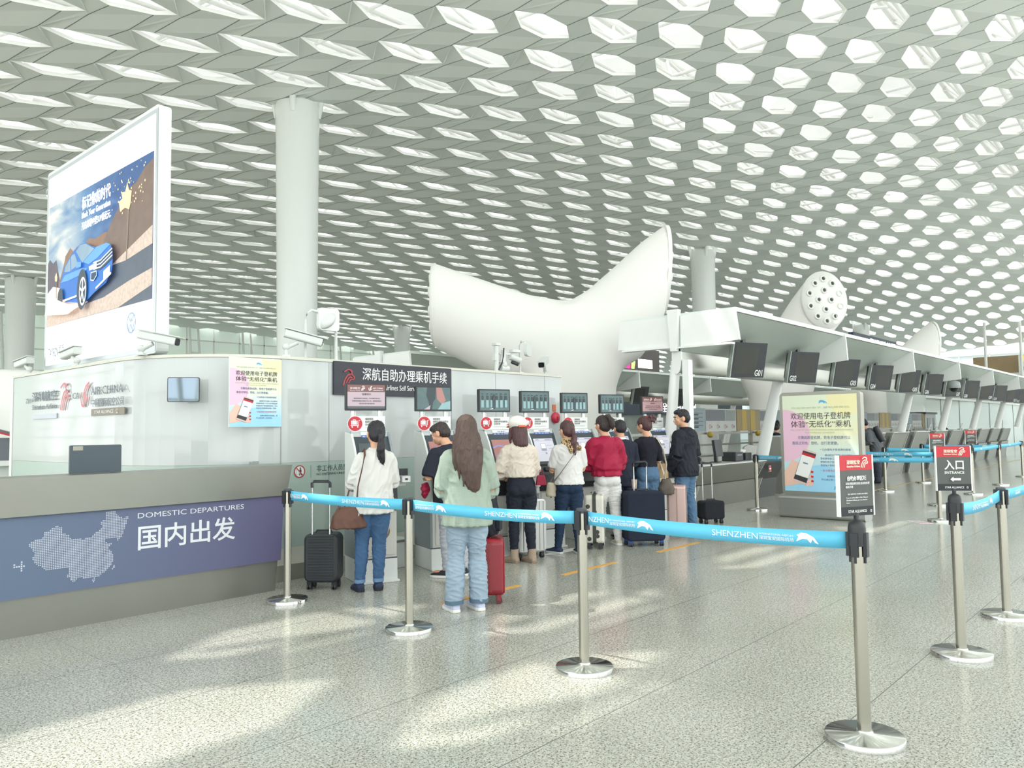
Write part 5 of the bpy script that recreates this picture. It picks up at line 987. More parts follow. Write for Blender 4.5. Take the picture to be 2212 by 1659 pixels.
# ================================================================ shops and signs in the background
M_NAVY = mat('shop_fascia_navy', '#3c4a58', 0.5, var=0.06)
t = thing('shop', 'distant dark blue shop fascia with white glowing lettering behind the inclined pole', 'shop', (0, 30, 0)); MB().box((52, 0.5, 3.0), (24, 0.9, 1.15)).build('fascia', M_NAVY, t); MB().box((52, 0.6, 1.2), (24, 0.6, 2.4)).build('shop_window', mat('shop_interior', '#9aa09c', 0.5, var=0.3, scale=1.2), t)
EML = mat('glowing_letter', '#ffffff', 0.5, var=0, emit=1.6); text('全家 FamilyMart', 0.85, EML, t, wall_frame(50.5, 0.04, 2.72), 'lettering', 6.4, bold=0.015); text('面包', 0.8, EML, t, wall_frame(43.6, 0.04, 2.75), 'lettering', 1.7, bold=0.02)
t = thing('cafe_sign', 'long dark roof sign reading STARBUCKS COFFEE above the canopy', 'sign', (0, 16.2, 0)); MB().box((54.5, 0, 6.9), (9.0, 0.3, 0.75)).build('board', mat('cafe_sign_navy', '#3a4152', 0.5, var=0.05), t)
for x in (51.0, 58.0): MB().box((x, 0.1, 3.3), (0.2, 0.2, 6.6)).build('support', M_WHITE, t)
text('STARBUCKS COFFEE', 0.62, EML, t, wall_frame(53.2, -0.155, 6.68), 'lettering', 5.6, bold=0.012)
ELED = mat('red_led_letter', '#ff3b63', 0.5, var=0, emit=1.5); M_LED = mat('led_board_black', '#39353a', 0.4, var=0.1)
t = thing('led_sign', 'red glowing LED sign at the left end of the rear canopy top', 'sign', (17.9, 13.4, 3.30)); MB().box((0, 0, 0.17), (1.5, 0.2, 0.34)).build('board', M_LED, t); text('口 溢', 0.30, ELED, t, wall_frame(-0.55, -0.105, 0.06), 'lettering', 1.0, bold=0.01)
t = thing('advert_sign', 'dark sign with pink tile and white panel on the rear canopy', 'sign', (21.2, 13.4, 3.30)); MB().box((0, 0, 0.36), (2.2, 0.2, 0.72)).build('board', mat('advert_board_brown', '#57504f', 0.5, var=0.1), t); fl = Flat(wall_frame(-1.1, -0.105, 0)); fl.rect(0.16, 0.05, 0.3, 0.27, mat('pink_tile', '#e8379a', 0.5, emit=0.8, var=0.1)); fl.p([(0.5, 0.05), (0.68, 0.05), (0.75, 0.28), (0.62, 0.34), (0.56, 0.55), (0.52, 0.3)], mat('lime_print', '#d7f08a', 0.5, emit=0.6, var=0.2)); fl.rect(0.9, 0.10, 0.85, 0.28, EML); fl.build('print', t)
t = thing('mezzanine_display', 'far white display board with a yellow top band at the right edge', 'display board', (76.5, 9.3, 0)); MB().box((0, 0, 6.3), (0.4, 4.2, 1.6)).build('board', M_WHITE, t); fl = Flat(end_frame(-0.21, 0, 0)); fl.rect(-1.9, 6.6, 3.6, 0.5, mat('yellow_band', '#ecd94a', 0.5, emit=0.5, var=0.25, scale=2.5)); 
for i in range(4): fl.disc(-1.5 + i * 1.0, 6.0, 0.35, mat('grey_print', '#9aa0b4', 0.5, var=0.2, scale=2), ry=0.2)
fl.build('print', t); MB().box((0.3, -1.5, 2.75), (0.2, 0.2, 5.5)).box((0.3, 1.5, 2.75), (0.2, 0.2, 5.5)).build('support', M_WHITE, t)
struct(MB().use(mat('mezzanine_brown', '#a08a6a', 0.6, var=0.3, scale=0.4)).box((78.2, 8, 6.5), (0.6, 14, 1.5)).use(M_WHITE).box((78.2, 8, 5.4), (1.0, 14, 0.7)).build('wall_upper'))
for i, (x, y) in enumerate(((70, 12.6), (71, 10.4), (72, 8.6))):
    t = thing('hanging_pole', ['thin pale pole hanging from the far ceiling, leftmost of three', 'thin pale pole hanging from the far ceiling, middle of three', 'thin pale pole hanging from the far ceiling, rightmost of three'][i], 'pole', (x, y, 0), 0, 'thin poles at the far right'); z1_ = zc(x, y) - 0.1; MB().tube([(0, 0, 0), (0, 0, z1_)], 0.10, 8).build('tube', M_WHITE, t)
# things at the far left edge
t = thing('service_desk', 'pale service desk behind the white glass wall, at the left edge', 'desk', (4.35, 14.6, 0), math.radians(-20)); MB().box((0, 0, 0.52), (2.2, 0.8, 1.04)).build('body', M_CAN, t); MB().box((0, -0.05, 1.08), (2.3, 1.0, 0.08)).build('worktop', M_WHITE2, t)
t = thing('leaflet_rack', 'small grey rack of leaflets on the desk at the left edge', 'rack', (4.15, 14.55, 1.12), math.radians(-20)); MB().box((-0.1, 0, 0.18), (0.5, 0.3, 0.36)).build('rack_body', M_NG, t); MB().box((-0.1, -0.02, 0.44), (0.6, 0.35, 0.06), M=Matrix.Rotation(0.3, 3, 'Y')).build('leaflets', M_NG, t); MB().box((-0.1, -0.21, 0.42), (0.55, 0.02, 0.03), M=Matrix.Rotation(0.3, 3, 'Y')).build('red_edge', M_PINK if False else M_RED, t)
# ================================================================ people
def bump_noise(me, amp, freq, seed=0, mask=None, aniso=(1, 1, 1)):
    """soft folds: push vertices along their normals by a few warped waves"""
    n = len(me.vertices)
    if n == 0 or amp == 0: return
    co = np.empty(n * 3); no = np.empty(n * 3); me.vertices.foreach_get('co', co); me.vertices.foreach_get('normal', no)
    co = co.reshape(-1, 3); no = no.reshape(-1, 3); r = np.random.default_rng(seed); q = co * np.array(aniso); d = np.zeros(n)
    wv = r.normal(size=(3, 3)) * freq * 0.35; warp = np.sin(q @ wv.T + r.uniform(0, 6, 3)) * 0.6
    for i in range(6):
        k = r.normal(size=3); k = k / np.linalg.norm(k) * freq * r.uniform(0.7, 1.9); d += np.sin(q @ k + (warp @ r.normal(size=3)) * 1.3 + r.uniform(0, 6)) * r.uniform(0.4, 1)
    d = (1 - np.abs(np.sin(d * 1.2))) * 1.6 - 0.6; d = d * amp
    if mask is not None: d *= mask(co)
    co += no * d[:, None]; me.vertices.foreach_set('co', co.ravel()); me.update()
def cloth(name, col, rough=0.8, scale=12, var=0.08, bump=0.25, bscale=90): return mat(name, col, rough, var=var, scale=scale, bump=bump, bscale=bscale, spec=0.25)
def hairmat(name, col): return mat(name, col, 0.42, var=0.35, scale=22, stretch=(6, 6, 0.5), bump=0.6, bscale=40, spec=0.45)
F_TORSO = [(0.455, .060, .052, .004), (0.475, .085, .072, .004), (0.505, .098, .080, .002), (0.55, .094, .074, .004), (0.60, .077, .060, .006), (0.635, .073, .057, .006), (0.68, .079, .062, .006), (0.725, .088, .068, .006), (0.765, .091, .062, .002), (0.79, .084, .054, -.002), (0.808, .070, .047, -.004), (0.824, .050, .040, -.004), (0.836, .038, .036, -.003)]
M_TORSO = [(0.455, .058, .052, .004), (0.475, .080, .068, .004), (0.505, .090, .074, .002), (0.55, .088, .070, .004), (0.60, .082, .064, .006), (0.65, .086, .066, .006), (0.70, .098, .072, .006), (0.745, .108, .072, .004), (0.772, .107, .064, 0), (0.798, .096, .054, -.003), (0.814, .076, .048, -.004), (0.828, .054, .042, -.004), (0.84, .042, .040, -.003)]
class P:
    def __init__(s, label, x, y, rz, h, male=False, lean=0.0, head=(0.0, 0.0), stance=0.055, arms=None, feet=None, seated=False, group='passengers at the kiosks', skin=M_SKIN, z=0.0, seed=1, sway=0.0):
        s.t = thing('person', label, 'person', (x, y, z), math.radians(rz), group); s.h = h; s.male = male; s.lean = math.radians(lean); s.head = head; s.seed = seed; s.skin = skin; s.st = stance; s.seated = seated
        s.sway = sway; s.torso = M_TORSO if male else F_TORSO; s.sw = 0.105 if male else 0.088
        a = arms or {}; s.arms = {}
        for sd, sg in (('L', -1), ('R', 1)):
            e, w_ = a.get(sd, ((0.122, 0.035, 0.628), (0.075, 0.165, 0.625))); s.arms[sd] = [Vector((sg * s.sw, -0.002, 0.778)), Vector((sg * e[0], e[1], e[2])), Vector((sg * w_[0], w_[1], w_[2]))]
        f = feet or {}; s.feet = {sd: f.get(sd, (sg * stance, 0.0, sg * -8.0)) for sd, sg in (('L', -1), ('R', 1))}
    def bend(s, p):
        p = Vector(p) * s.h; z0 = 0.52 * s.h; p.x += s.sway * max(0, p.z / s.h - 0.06)
        if p.z <= z0 or s.lean == 0: return p
        f = min(1, (p.z - z0) / (0.14 * s.h)); a = s.lean * f * (0.5 + 0.5 * f); c, n = math.cos(a), math.sin(a); d = p - Vector((0, 0, z0)); return Vector((p.x, d.y * c + d.z * n, z0 + d.z * c - d.y * n))
    def headp(s, p):
        yaw, pit = math.radians(s.head[0]), math.radians(s.head[1]); c = Vector((0, 0.0, 0.86)); d = Vector(p) - c
        d = Matrix.Rotation(yaw, 3, 'Z') @ (Matrix.Rotation(-pit, 3, 'X') @ d); return s.bend(c + d)
    def V(s, mb, fn, start=0):
        mb.v[start:] = [tuple(fn(p)) for p in mb.v[start:]]
    def leg_pts(s, sd):
        sg = -1 if sd == 'L' else 1; fx, fy, fr = s.feet[sd]
        if s.seated: return [Vector((sg * 0.05, 0, 0.50)), Vector((sg * 0.06, 0.10, 0.50)), Vector((sg * 0.065, 0.24, 0.49)), Vector((sg * 0.065, 0.25, 0.36)), Vector((sg * 0.065, 0.24, 0.28))]
        a = Vector((sg * 0.047, 0.004, 0.475)); b = Vector((fx, fy, 0.045)); k = a.lerp(b, 0.47) + Vector((0, 0.012, 0)); return [a, a.lerp(k, 0.5), k, k.lerp(b, 0.42) + Vector((0, -0.006, 0)), b]
    def limb(s, mb, pts, rad, seg=14):
        """smooth limb through points with radii at given fractions"""
        N = 14; L = len(pts) - 1; P_ = []; R_ = []
        for i in range(N + 1):
            f = i / N * L; k = min(int(f), L - 1); u = f - k; p0, p1, p2, p3 = pts[max(k - 1, 0)], pts[k], pts[k + 1], pts[min(k + 2, L)]
            P_.append(0.5 * ((2 * p1) + (p2 - p0) * u + (2 * p0 - 5 * p1 + 4 * p2 - p3) * u * u + (3 * p1 - p0 - 3 * p2 + p3) * u ** 3))
            g = i / N * (len(rad) - 1); j = min(int(g), len(rad) - 2); R_.append(rad[j] * (1 - g + j) + rad[j + 1] * (g - j))
        mb.tube(P_, R_, seg)
    def torso_mb(s, mb, z0=0.0, z1=1.0, off=0.0, fn=None, seg=28):
        st = []
        for z, rx, ry, yo in s.torso:
            if z0 - 1e-6 <= z <= z1 + 1e-6:
                ex, ey = fn(z) if fn else (0, 0); st.append(((0, yo, z), (rx + off + ex, 0, 0), (0, ry + off + ey, 0)))
        mb.rings(st, seg)
    def hand(s, mb, sd):
        e, w_ = s.arms[sd][1], s.arms[sd][2]; d = (w_ - e).normalized(); sg = -1 if sd == 'L' else 1
        up = Vector((0, 0, 1)) if abs(d.z) < 0.8 else Vector((0, 1, 0)); side = d.cross(up).normalized(); nrm = side.cross(d); side = side * 1.0; k = 1 / s.h
        pal = w_ + d * 0.045 * k
        mb.rings([(w_, side * 0.014 * k * 1.6, nrm * 0.011 * k * 1.4), (w_ + d * 0.03 * k, side * 0.034 * k, nrm * 0.015 * k), (w_ + d * 0.075 * k, side * 0.040 * k, nrm * 0.014 * k), (w_ + d * 0.095 * k, side * 0.036 * k, nrm * 0.011 * k)], 14)
        for i, (o, ln) in enumerate(((-0.030, 0.066), (-0.010, 0.076), (0.010, 0.072), (0.029, 0.056))):
            b = w_ + d * 0.088 * k + side * (o * k); c = b + d * (ln * 0.5 * k) - nrm * (0.010 * k); q = c + d * (ln * 0.28 * k) - nrm * (0.026 * k); r_ = q + d * 0.006 * k - nrm * (0.018 * k); mb.tube([b, c, q, r_], [0.0088 * k, 0.0084 * k, 0.0076 * k, 0.006 * k], 8)
        th = side * (-sg); b = w_ + d * 0.03 * k + th * (0.026 * k); mb.tube([b, b + d * 0.026 * k + th * 0.018 * k - nrm * 0.008 * k, b + d * 0.055 * k + th * 0.020 * k - nrm * 0.018 * k], [0.012 * k, 0.0098 * k, 0.0075 * k], 8)
    def body(s):
        mb = MB(); s.torso_mb(mb, off=-0.006)
        for sd in 'LR':
            p = s.leg_pts(sd); s.limb(mb, p, [0.050, 0.050, 0.044, 0.036, 0.030, 0.032, 0.029, 0.022, 0.019]); fx, fy, fr = s.feet[sd]
            if not s.seated:
                M = Matrix.Rotation(math.radians(fr), 3, 'Z'); q = lambda y, z: Vector((fx, fy, 0)) + M @ Vector((0, y, z)); mb.rings([(q(-.030, .022), M @ Vector((.014, 0, 0)), (0, 0, .014)), (q(-.01, .026), M @ Vector((.020, 0, 0)), (0, 0, .022)), (q(.04, .022), M @ Vector((.023, 0, 0)), (0, 0, .018)), (q(.085, .014), M @ Vector((.025, 0, 0)), (0, 0, .011)), (q(.108, .012), M @ Vector((.014, 0, 0)), (0, 0, .007))], 14)
            a = s.arms[sd]; s.limb(mb, [a[0], a[0].lerp(a[1], .5), a[1]], [0.026, 0.026, 0.024, 0.021]); s.limb(mb, [a[1], a[1].lerp(a[2], .4), a[2]], [0.022, 0.024, 0.021, 0.0150]); s.hand(mb, sd)
        s.V(mb, s.bend); k = len(mb.v)
        mb.tube([(0, -0.004, 0.80), (0, -0.001, 0.845), (0, 0.006, 0.885)], [0.036, 0.031, 0.032], 16)
        mb.ell((0, 0.008, 0.940), (0.0465, 0.058, 0.058), 20, 12); mb.ell((0, 0.028, 0.905), (0.037, 0.040, 0.040), 18, 10); mb.ell((0, 0.046, 0.884), (0.020, 0.020, 0.017), 12, 8)
        mb.tube([(0, 0.062, 0.934), (0, 0.071, 0.918), (0, 0.076, 0.908)], [0.006, 0.008, 0.011], 10); mb.ell((0, 0.068, 0.906), (0.0135, 0.009, 0.006), 10, 8)
        mb.ell((0, 0.061, 0.947), (0.036, 0.008, 0.006), 14, 8); mb.ell((0, 0.063, 0.892), (0.015, 0.008, 0.0055), 12, 8)
        for sg in (-1, 1): mb.ell((sg * 0.049, 0.004, 0.921), (0.007, 0.015, 0.022), 10, 8); mb.ell((sg * 0.024, 0.050, 0.916), (0.016, 0.014, 0.014), 10, 8)
        s.V(mb, s.headp, k); s.bodyo = link(blend(mb, 0.0062, 5, 'body'), 'body', s.skin, s.t)
        ey = MB(); ew = mat('eye_white', '#ece9e4', 0.3, var=0.02); ed = mat('eye_dark', '#2a211d', 0.2, var=0.05)
        for sg in (-1, 1): ey.use(ew).ell((sg * 0.0195, 0.0575, 0.934), (0.0085, 0.0068, 0.0048), 12, 8); ey.use(ed).ell((sg * 0.0195, 0.0625, 0.934), (0.0042, 0.003, 0.0044), 10, 6)
        s.V(ey, s.headp); ey.build('eyes', None, s.bodyo)
        br = MB(); 
        for sg in (-1, 1): br.tube([(sg * 0.008, 0.0695, 0.947), (sg * 0.02, 0.068, 0.950), (sg * 0.032, 0.060, 0.946)], 0.0032, 6)
        s.V(br, s.headp); br.build('eyebrows', mat('brow_hair', '#2c2523', 0.7, var=0.1), s.bodyo)
        lp = MB().ell((0, 0.0695, 0.8925), (0.0125, 0.0045, 0.0042), 12, 6); s.V(lp, s.headp); lp.build('lips', mat('lips', '#b8746a', 0.45, var=0.05), s.bodyo); return s
    def hair(s, style, m, name='hair'):
        mb = MB(); c = lambda *a: Vector(a)
        if style == 'short': mb.ell((0, 0.000, 0.952), (0.0515, 0.060, 0.052), 20, 12); mb.ell((0, -0.020, 0.925), (0.048, 0.042, 0.045), 18, 10); mb.ell((0, 0.030, 0.982), (0.040, 0.034, 0.022), 14, 8)
        else: mb.ell((0, -0.004, 0.950), (0.0535, 0.064, 0.057), 22, 12); mb.ell((0, -0.022, 0.925), (0.050, 0.046, 0.055), 20, 10)
        if style == 'pony':
            mb.tube([(0, -0.055, 0.925), (0.004, -0.075, 0.905), (0.008, -0.082, 0.87), (0.014, -0.078, 0.83), (0.026, -0.070, 0.79), (0.036, -0.066, 0.755), (0.040, -0.064, 0.735)], [0.020, 0.016, 0.020, 0.027, 0.024, 0.014, 0.003], 12)
            mb.ell((0, -0.045, 0.905), (0.040, 0.030, 0.032), 14, 8)
        if style == 'long':
            mb.rings([((0, -0.026, 0.975), (0.046, 0, 0), (0, 0.045, 0)), ((0, -0.028, 0.93), (0.056, 0, 0), (0, 0.048, 0)), ((0, -0.040, 0.88), (0.060, 0, 0), (0, 0.042, 0)), ((0.002, -0.058, 0.83), (0.066, 0, 0), (0, 0.032, 0)), ((0.004, -0.076, 0.78), (0.064, 0, 0), (0, 0.026, 0)), ((0.010, -0.082, 0.72), (0.056, 0, 0), (0, 0.023, 0)), ((0.016, -0.080, 0.67), (0.044, 0, 0), (0, 0.020, 0)), ((0.022, -0.078, 0.63), (0.034, 0, 0), (0, 0.016, 0)), ((0.026, -0.076, 0.605), (0.016, 0, 0), (0, 0.008, 0))], 24)
            for a, b_, z in ((-0.066, -0.05, 0.70), (-0.052, -0.066, 0.66), (0.064, -0.052, 0.70), (0.05, -0.078, 0.62), (-0.03, -0.082, 0.64)): mb.tube([(a * 0.8, -0.03, 0.90), (a, b_, 0.82), (a * 1.02, b_ - 0.008, 0.76), (a * 0.95, b_ - 0.004, z)], [0.016, 0.017, 0.013, 0.003], 8)
        if style == 'bob':
            mb.rings([((0, -0.022, 0.965), (0.050, 0, 0), (0, 0.048, 0)), ((0, -0.022, 0.92), (0.056, 0, 0), (0, 0.050, 0)), ((0, -0.028, 0.88), (0.057, 0, 0), (0, 0.046, 0)), ((0, -0.036, 0.845), (0.056, 0, 0), (0, 0.038, 0)), ((0.004, -0.046, 0.815), (0.050, 0, 0), (0, 0.028, 0)), ((0.010, -0.050, 0.80), (0.034, 0, 0), (0, 0.016, 0))], 24)
            for a in (-0.058, 0.056): mb.tube([(a * 0.85, 0.01, 0.93), (a, 0.008, 0.87), (a * 1.06, -0.008, 0.805)], [0.012, 0.014, 0.004], 8)
        if style == 'bun': mb.ell((0.008, -0.058, 0.965), (0.030, 0.028, 0.026), 14, 8); mb.tube([(0.008, -0.06, 0.975), (0.032, -0.082, 0.985), (0.050, -0.088, 0.965), (0.054, -0.084, 0.945)], [0.022, 0.022, 0.015, 0.003], 10); mb.tube([(0.01, -0.06, 0.975), (-0.01, -0.085, 0.985), (-0.014, -0.095, 0.968)], [0.018, 0.014, 0.003], 8); mb.tube([(0.01, -0.06, 0.96), (0.03, -0.085, 0.945), (0.034, -0.088, 0.925)], [0.018, 0.014, 0.003], 8)
        if style == 'high': mb.tube([(0, -0.045, 0.985), (0.004, -0.075, 0.985), (0.012, -0.092, 0.955), (0.016, -0.090, 0.91), (0.018, -0.084, 0.875)], [0.018, 0.022, 0.026, 0.022, 0.004], 12); mb.ell((0, -0.03, 0.91), (0.046, 0.034, 0.034), 14, 8)
        k = s.headp if style in ('short', 'bun', 'high') else None
        if k: s.V(mb, k)
        else: s.V(mb, lambda p: s.bend(p) if Vector(p).z < 0.80 else s.bend(p).lerp(s.headp(p), min(1, (Vector(p).z - 0.80) / 0.08)))
        me = blend(mb, 0.0062, 3, 'hair'); bump_noise(me, 0.004, 110, s.seed, aniso=(1, 1, 0.12)); return link(me, name, m, s.t)
    def top(s, m, length=0.47, sleeve=1.0, off=0.012, flare=0.0, puff=0.0, collar=True, amp=0.0045, freq=28, name='top', sleeve_r=0.0, cuff=0.0, hem=None):
        """upper garment: sleeve 0..1 upper arm, 1..2 forearm"""
        mb = MB(); z0 = length; low = [t_ for t_ in s.torso if t_[0] > z0]; st = []
        def at(z):
            T = s.torso
            for a, b in zip(T, T[1:]):
                if a[0] <= z <= b[0]: f = (z - a[0]) / (b[0] - a[0]); return tuple(a[i] * (1 - f) + b[i] * f for i in range(4))
            return T[0]
        zs = [z0 + (0.83 - z0) * i / 16 for i in range(17)]
        for z in zs:
            _, rx, ry, yo = at(max(z, 0.475)); f = max(0, (0.72 - z) / (0.72 - z0)) if z0 < 0.72 else 0
            w_ = max(rx, 0.090 if flare > 0 and z < 0.70 else rx); ex = off + flare * f
            if hem and z < z0 + 0.05: ex -= hem
            st.append(((0, yo, z), (w_ + ex, 0, 0), (0, max(ry, 0.068 if flare > 0 and z < 0.70 else ry) + ex * 0.9, 0)))
        mb.rings(st, 30)
        if collar: mb.rings([((0, -0.004, 0.82), (0.046, 0, 0), (0, 0.043, 0)), ((0, -0.003, 0.842), (0.040, 0, 0), (0, 0.039, 0))], 20)
        for sd in 'LR':
            a = s.arms[sd]; r0 = 0.029 + off * 0.6 + sleeve_r; mb.ell(a[0] + Vector((-0.010 if sd == 'R' else 0.010, 0, -0.002)), (r0 * 1.12, r0 * 1.08, r0 * 1.08), 16, 10); A = [a[0] + Vector((0, 0, .002)), a[0].lerp(a[1], .5), a[1]]
            if sleeve >= 1: s.limb(mb, A, [r0, r0 * 1.0 + puff * .4, 0.027 + off * .6 + sleeve_r + puff * .7, 0.025 + off * .6 + sleeve_r + puff]); q = sleeve - 1
            else: e = a[0].lerp(a[1], sleeve); s.limb(mb, [A[0], A[0].lerp(e, .5), e], [r0, r0, r0 * 0.96]); q = 0
            if q > 0.02:
                e = a[1].lerp(a[2], q); s.limb(mb, [a[1], a[1].lerp(e, .5), e], [0.027 + off * .6 + sleeve_r + puff, 0.027 + off * .5 + sleeve_r + puff * 1.1, 0.023 + off * .5 + sleeve_r * .7 + puff * (.8 if cuff == 0 else 0.2)])
                if cuff: dd = (e - a[1]).normalized(); mb.tube([e - dd * 0.02, e + dd * 0.006], [0.031 + off * .5] * 2, 14)
        s.V(mb, s.bend); me = blend(mb, 0.0088, 6, 'top'); bump_noise(me, amp, freq, s.seed + 3, aniso=(1, 1, 0.6)); return link(me, name, m, s.t)
    def trousers(s, m, waist=0.60, end=0.05, width=0.0, flare=0.0, off=0.006, amp=0.004, freq=36, name='trousers', cuffm=None):
        mb = MB(); T = [t_ for t_ in s.torso if t_[0] <= waist + 0.001]; mb.rings([((0, yo, z), (rx + off, 0, 0), (0, ry + off, 0)) for z, rx, ry, yo in T], 28)
        for sd in 'LR':
            p = s.leg_pts(sd); sg = -1 if sd == 'L' else 1
            if end > 0.05 and not s.seated: f = (end - 0.045) / (p[2].z - 0.045); p = p[:4] + [p[3].lerp(p[4], 1 - f * 0.9)]
            s.limb(mb, p, [0.056 + off, 0.056 + off, 0.048 + off + width * .4, 0.040 + off + width * .6, 0.034 + off + width * .8, 0.035 + off + width + flare * .4, 0.032 + off + width + flare * .7, 0.026 + off + width + flare, 0.023 + off + width + flare * 1.2], 16)
            if not s.seated: b = p[4]; mb.tube([b + Vector((0, 0, .012)), b - Vector((0, 0, 0.012))], [0.023 + off + width + flare * 1.2] * 2, 16)
            mb.ell((sg * 0.046, -0.030, 0.500), (0.052, 0.052, 0.052), 14, 10)
        s.V(mb, s.bend); me = blend(mb, 0.0082, 5, 'trousers'); bump_noise(me, amp, freq, s.seed + 5, aniso=(.7, .7, 1.5), mask=lambda c: 0.4 + 0.6 * (np.abs(c[:, 2] / s.h - 0.25) < 0.2)); o = link(me, name, m, s.t)
        if cuffm:
            for sd in 'LR':
                b = s.leg_pts(sd)[4]; b = b.lerp(s.leg_pts(sd)[3], max(0, (end - 0.045)) / 0.15 * 0.9); MB().tube([(b + Vector((0, 0, .010))) * s.h, (b - Vector((0, 0, .010))) * s.h], [(0.0255 + off + width + flare * 1.2) * s.h] * 2, 20).build('cuff', cuffm, o)
        return o
    def shoes(s, m, solem=None, tall=0.0, accent=None):
        for sd in 'LR':
            fx, fy, fr = s.feet[sd]; M = Matrix.Rotation(math.radians(fr), 3, 'Z'); q = lambda y, z: Vector((fx, fy, 0)) + M @ Vector((0, y, z)); e = 0.006; mb = MB(); up = Vector((0, 0, 1))
            mb.rings([(q(-.038, .024), M @ Vector((.018, 0, 0)), up * .018), (q(-.015, .030), M @ Vector((.026, 0, 0)), up * .026), (q(.025, .028), M @ Vector((.028, 0, 0)), up * .024), (q(.065, .021), M @ Vector((.030, 0, 0)), up * .017), (q(.095, .017), M @ Vector((.028, 0, 0)), up * .013), (q(.116, .014), M @ Vector((.015, 0, 0)), up * .009)], 18)
            if tall: mb.tube([q(-.006, .03), q(-.004, .05 + tall)], [0.030, 0.029], 16)
            s.V(mb, lambda p: Vector(p) * s.h); o = link(blend(mb, 0.006, 4, 'shoe'), 'shoe', m, s.t)
            if solem:
                sb = MB(); ring = [(-.040, .012), (-.036, .020), (-.015, .026), (.02, .028), (.06, .031), (.095, .030), (.115, .018), (.119, 0.0)]; pts = [(x_, y_) for y_, x_ in ring] + [(-x_, y_) for y_, x_ in ring[::-1]]
                sb.prism(pts, 0.016, (0, 0, 0.0005)); s.V(sb, lambda p: (Vector((fx, fy, 0)) + M @ Vector(p)) * s.h); sb.build('sole', solem, o, bevel=0.004)
            if accent:
                ab = MB().ell((0, 0.01, .050), (.024, .030, .010), 12, 8); ab.ell((0, 0.065, .036), (.022, .034, .008), 12, 8); s.V(ab, lambda p: (Vector((fx, fy, 0)) + M @ Vector(p)) * s.h); ab.build('upper_panel', accent, o)
        return s
    def at(s, p, bent=True):
        """world point of a body-local point (fractions of height)"""
        q = s.bend(p) if bent else Vector(p) * s.h; return Matrix.Rotation(s.t.rotation_euler.z, 3, 'Z') @ q + s.t.location
DENIM = cloth('blue_denim', '#46658a', 0.85, 30, 0.14, 0.3, 160); DENIM_L = cloth('washed_denim', '#9aacbc', 0.85, 9, 0.20, 0.3, 160); DENIM_D = cloth('dark_denim', '#26374f', 0.85, 25, 0.12, 0.3, 160); DENIM_M = cloth('mid_denim', '#567390', 0.85, 9, 0.22, 0.3, 160)
H_BLACK = hairmat('black_hair', '#26252a'); H_BROWN = hairmat('brown_hair', '#54423b'); H_DARK = hairmat('dark_brown_hair', '#3a302e'); H_RED = hairmat('auburn_brown_hair', '#54393a')
# 1 white shirt
a = P('woman in a white shirt and blue jeans with black ponytail at the first kiosk', 4.69, 6.00, -30, 1.60, arms={'L': ((0.132, 0.03, 0.63), (0.09, 0.155, 0.60)), 'R': ((0.132, 0.03, 0.63), (0.10, 0.16, 0.61))}, stance=0.055, head=(8, 8), seed=11, sway=0.085)
a.body(); a.hair('pony', H_BLACK); a.top(cloth('white_linen', '#dcdbd7', 0.85, 10, 0.03, 0.2), length=0.455, sleeve=1.55, off=0.014, flare=0.020, cuff=1, name='white_shirt', amp=0.006, freq=30); a.trousers(DENIM, end=0.065, width=0.001, cuffm=cloth('pale_denim_cuff', '#6f8db0')); a.shoes(cloth('navy_leather', '#2d3950', 0.45, bump=0), cloth('dark_sole', '#30333c')); W1 = a
# 2 black tee behind the long hair
b = P('short haired person in a black tee and grey trousers bending at the second kiosk', 5.68, 5.86, -4, 1.62, male=True, lean=13, head=(20, 18), stance=0.05, feet={'L': (-0.055, 0.0, 28), 'R': (0.06, -0.01, 4)}, arms={'L': ((0.165, 0.03, 0.64), (0.08, 0.15, 0.66)), 'R': ((0.15, 0.05, 0.64), (0.06, 0.17, 0.66))}, seed=12)
b.body(); b.hair('short', H_DARK); b.top(cloth('black_cotton', '#2a2d38', 0.85), length=0.47, sleeve=0.97, off=0.016, flare=0.012, sleeve_r=0.010, name='black_tee'); b.trousers(cloth('grey_jersey', '#b3b6bf', 0.85, 14), end=0.075, width=0.006, amp=0.005); b.shoes(cloth('black_knit', '#33343a', 0.7), mat('white_sole', '#e7e6e2', 0.5, var=0.03), accent=cloth('coral_knit', '#e59a82')); B2 = b
# 3 sage shirt, long hair
c = P('woman with long brown hair in a sage green shirt and pale flared jeans', 4.68, 4.67, -37, 1.625, arms={'L': ((0.130, 0.02, 0.62), (0.075, 0.13, 0.575)), 'R': ((0.135, 0.02, 0.62), (0.10, 0.12, 0.55))}, stance=0.066, head=(-4, 4), feet={'L': (-0.072, 0.0, 14), 'R': (0.058, 0.012, 16)}, seed=13)
c.body(); c.hair('long', H_BROWN); c.top(cloth('sage_crinkle', '#9fada0', 0.85, 12, 0.06, 0.35, 70), length=0.435, sleeve=1.45, off=0.018, flare=0.024, sleeve_r=0.008, cuff=1, name='sage_shirt', amp=0.0075, freq=30); c.trousers(DENIM_L, end=0.052, width=0.003, flare=0.012, amp=0.0065, cuffm=cloth('frayed_denim_hem', '#5d7386')); c.shoes(cloth('lilac_knit', '#c5cbe4', 0.7), mat('white_sole', '#e7e6e2'), accent=cloth('pink_knit', '#f0b6bb')); C3 = c
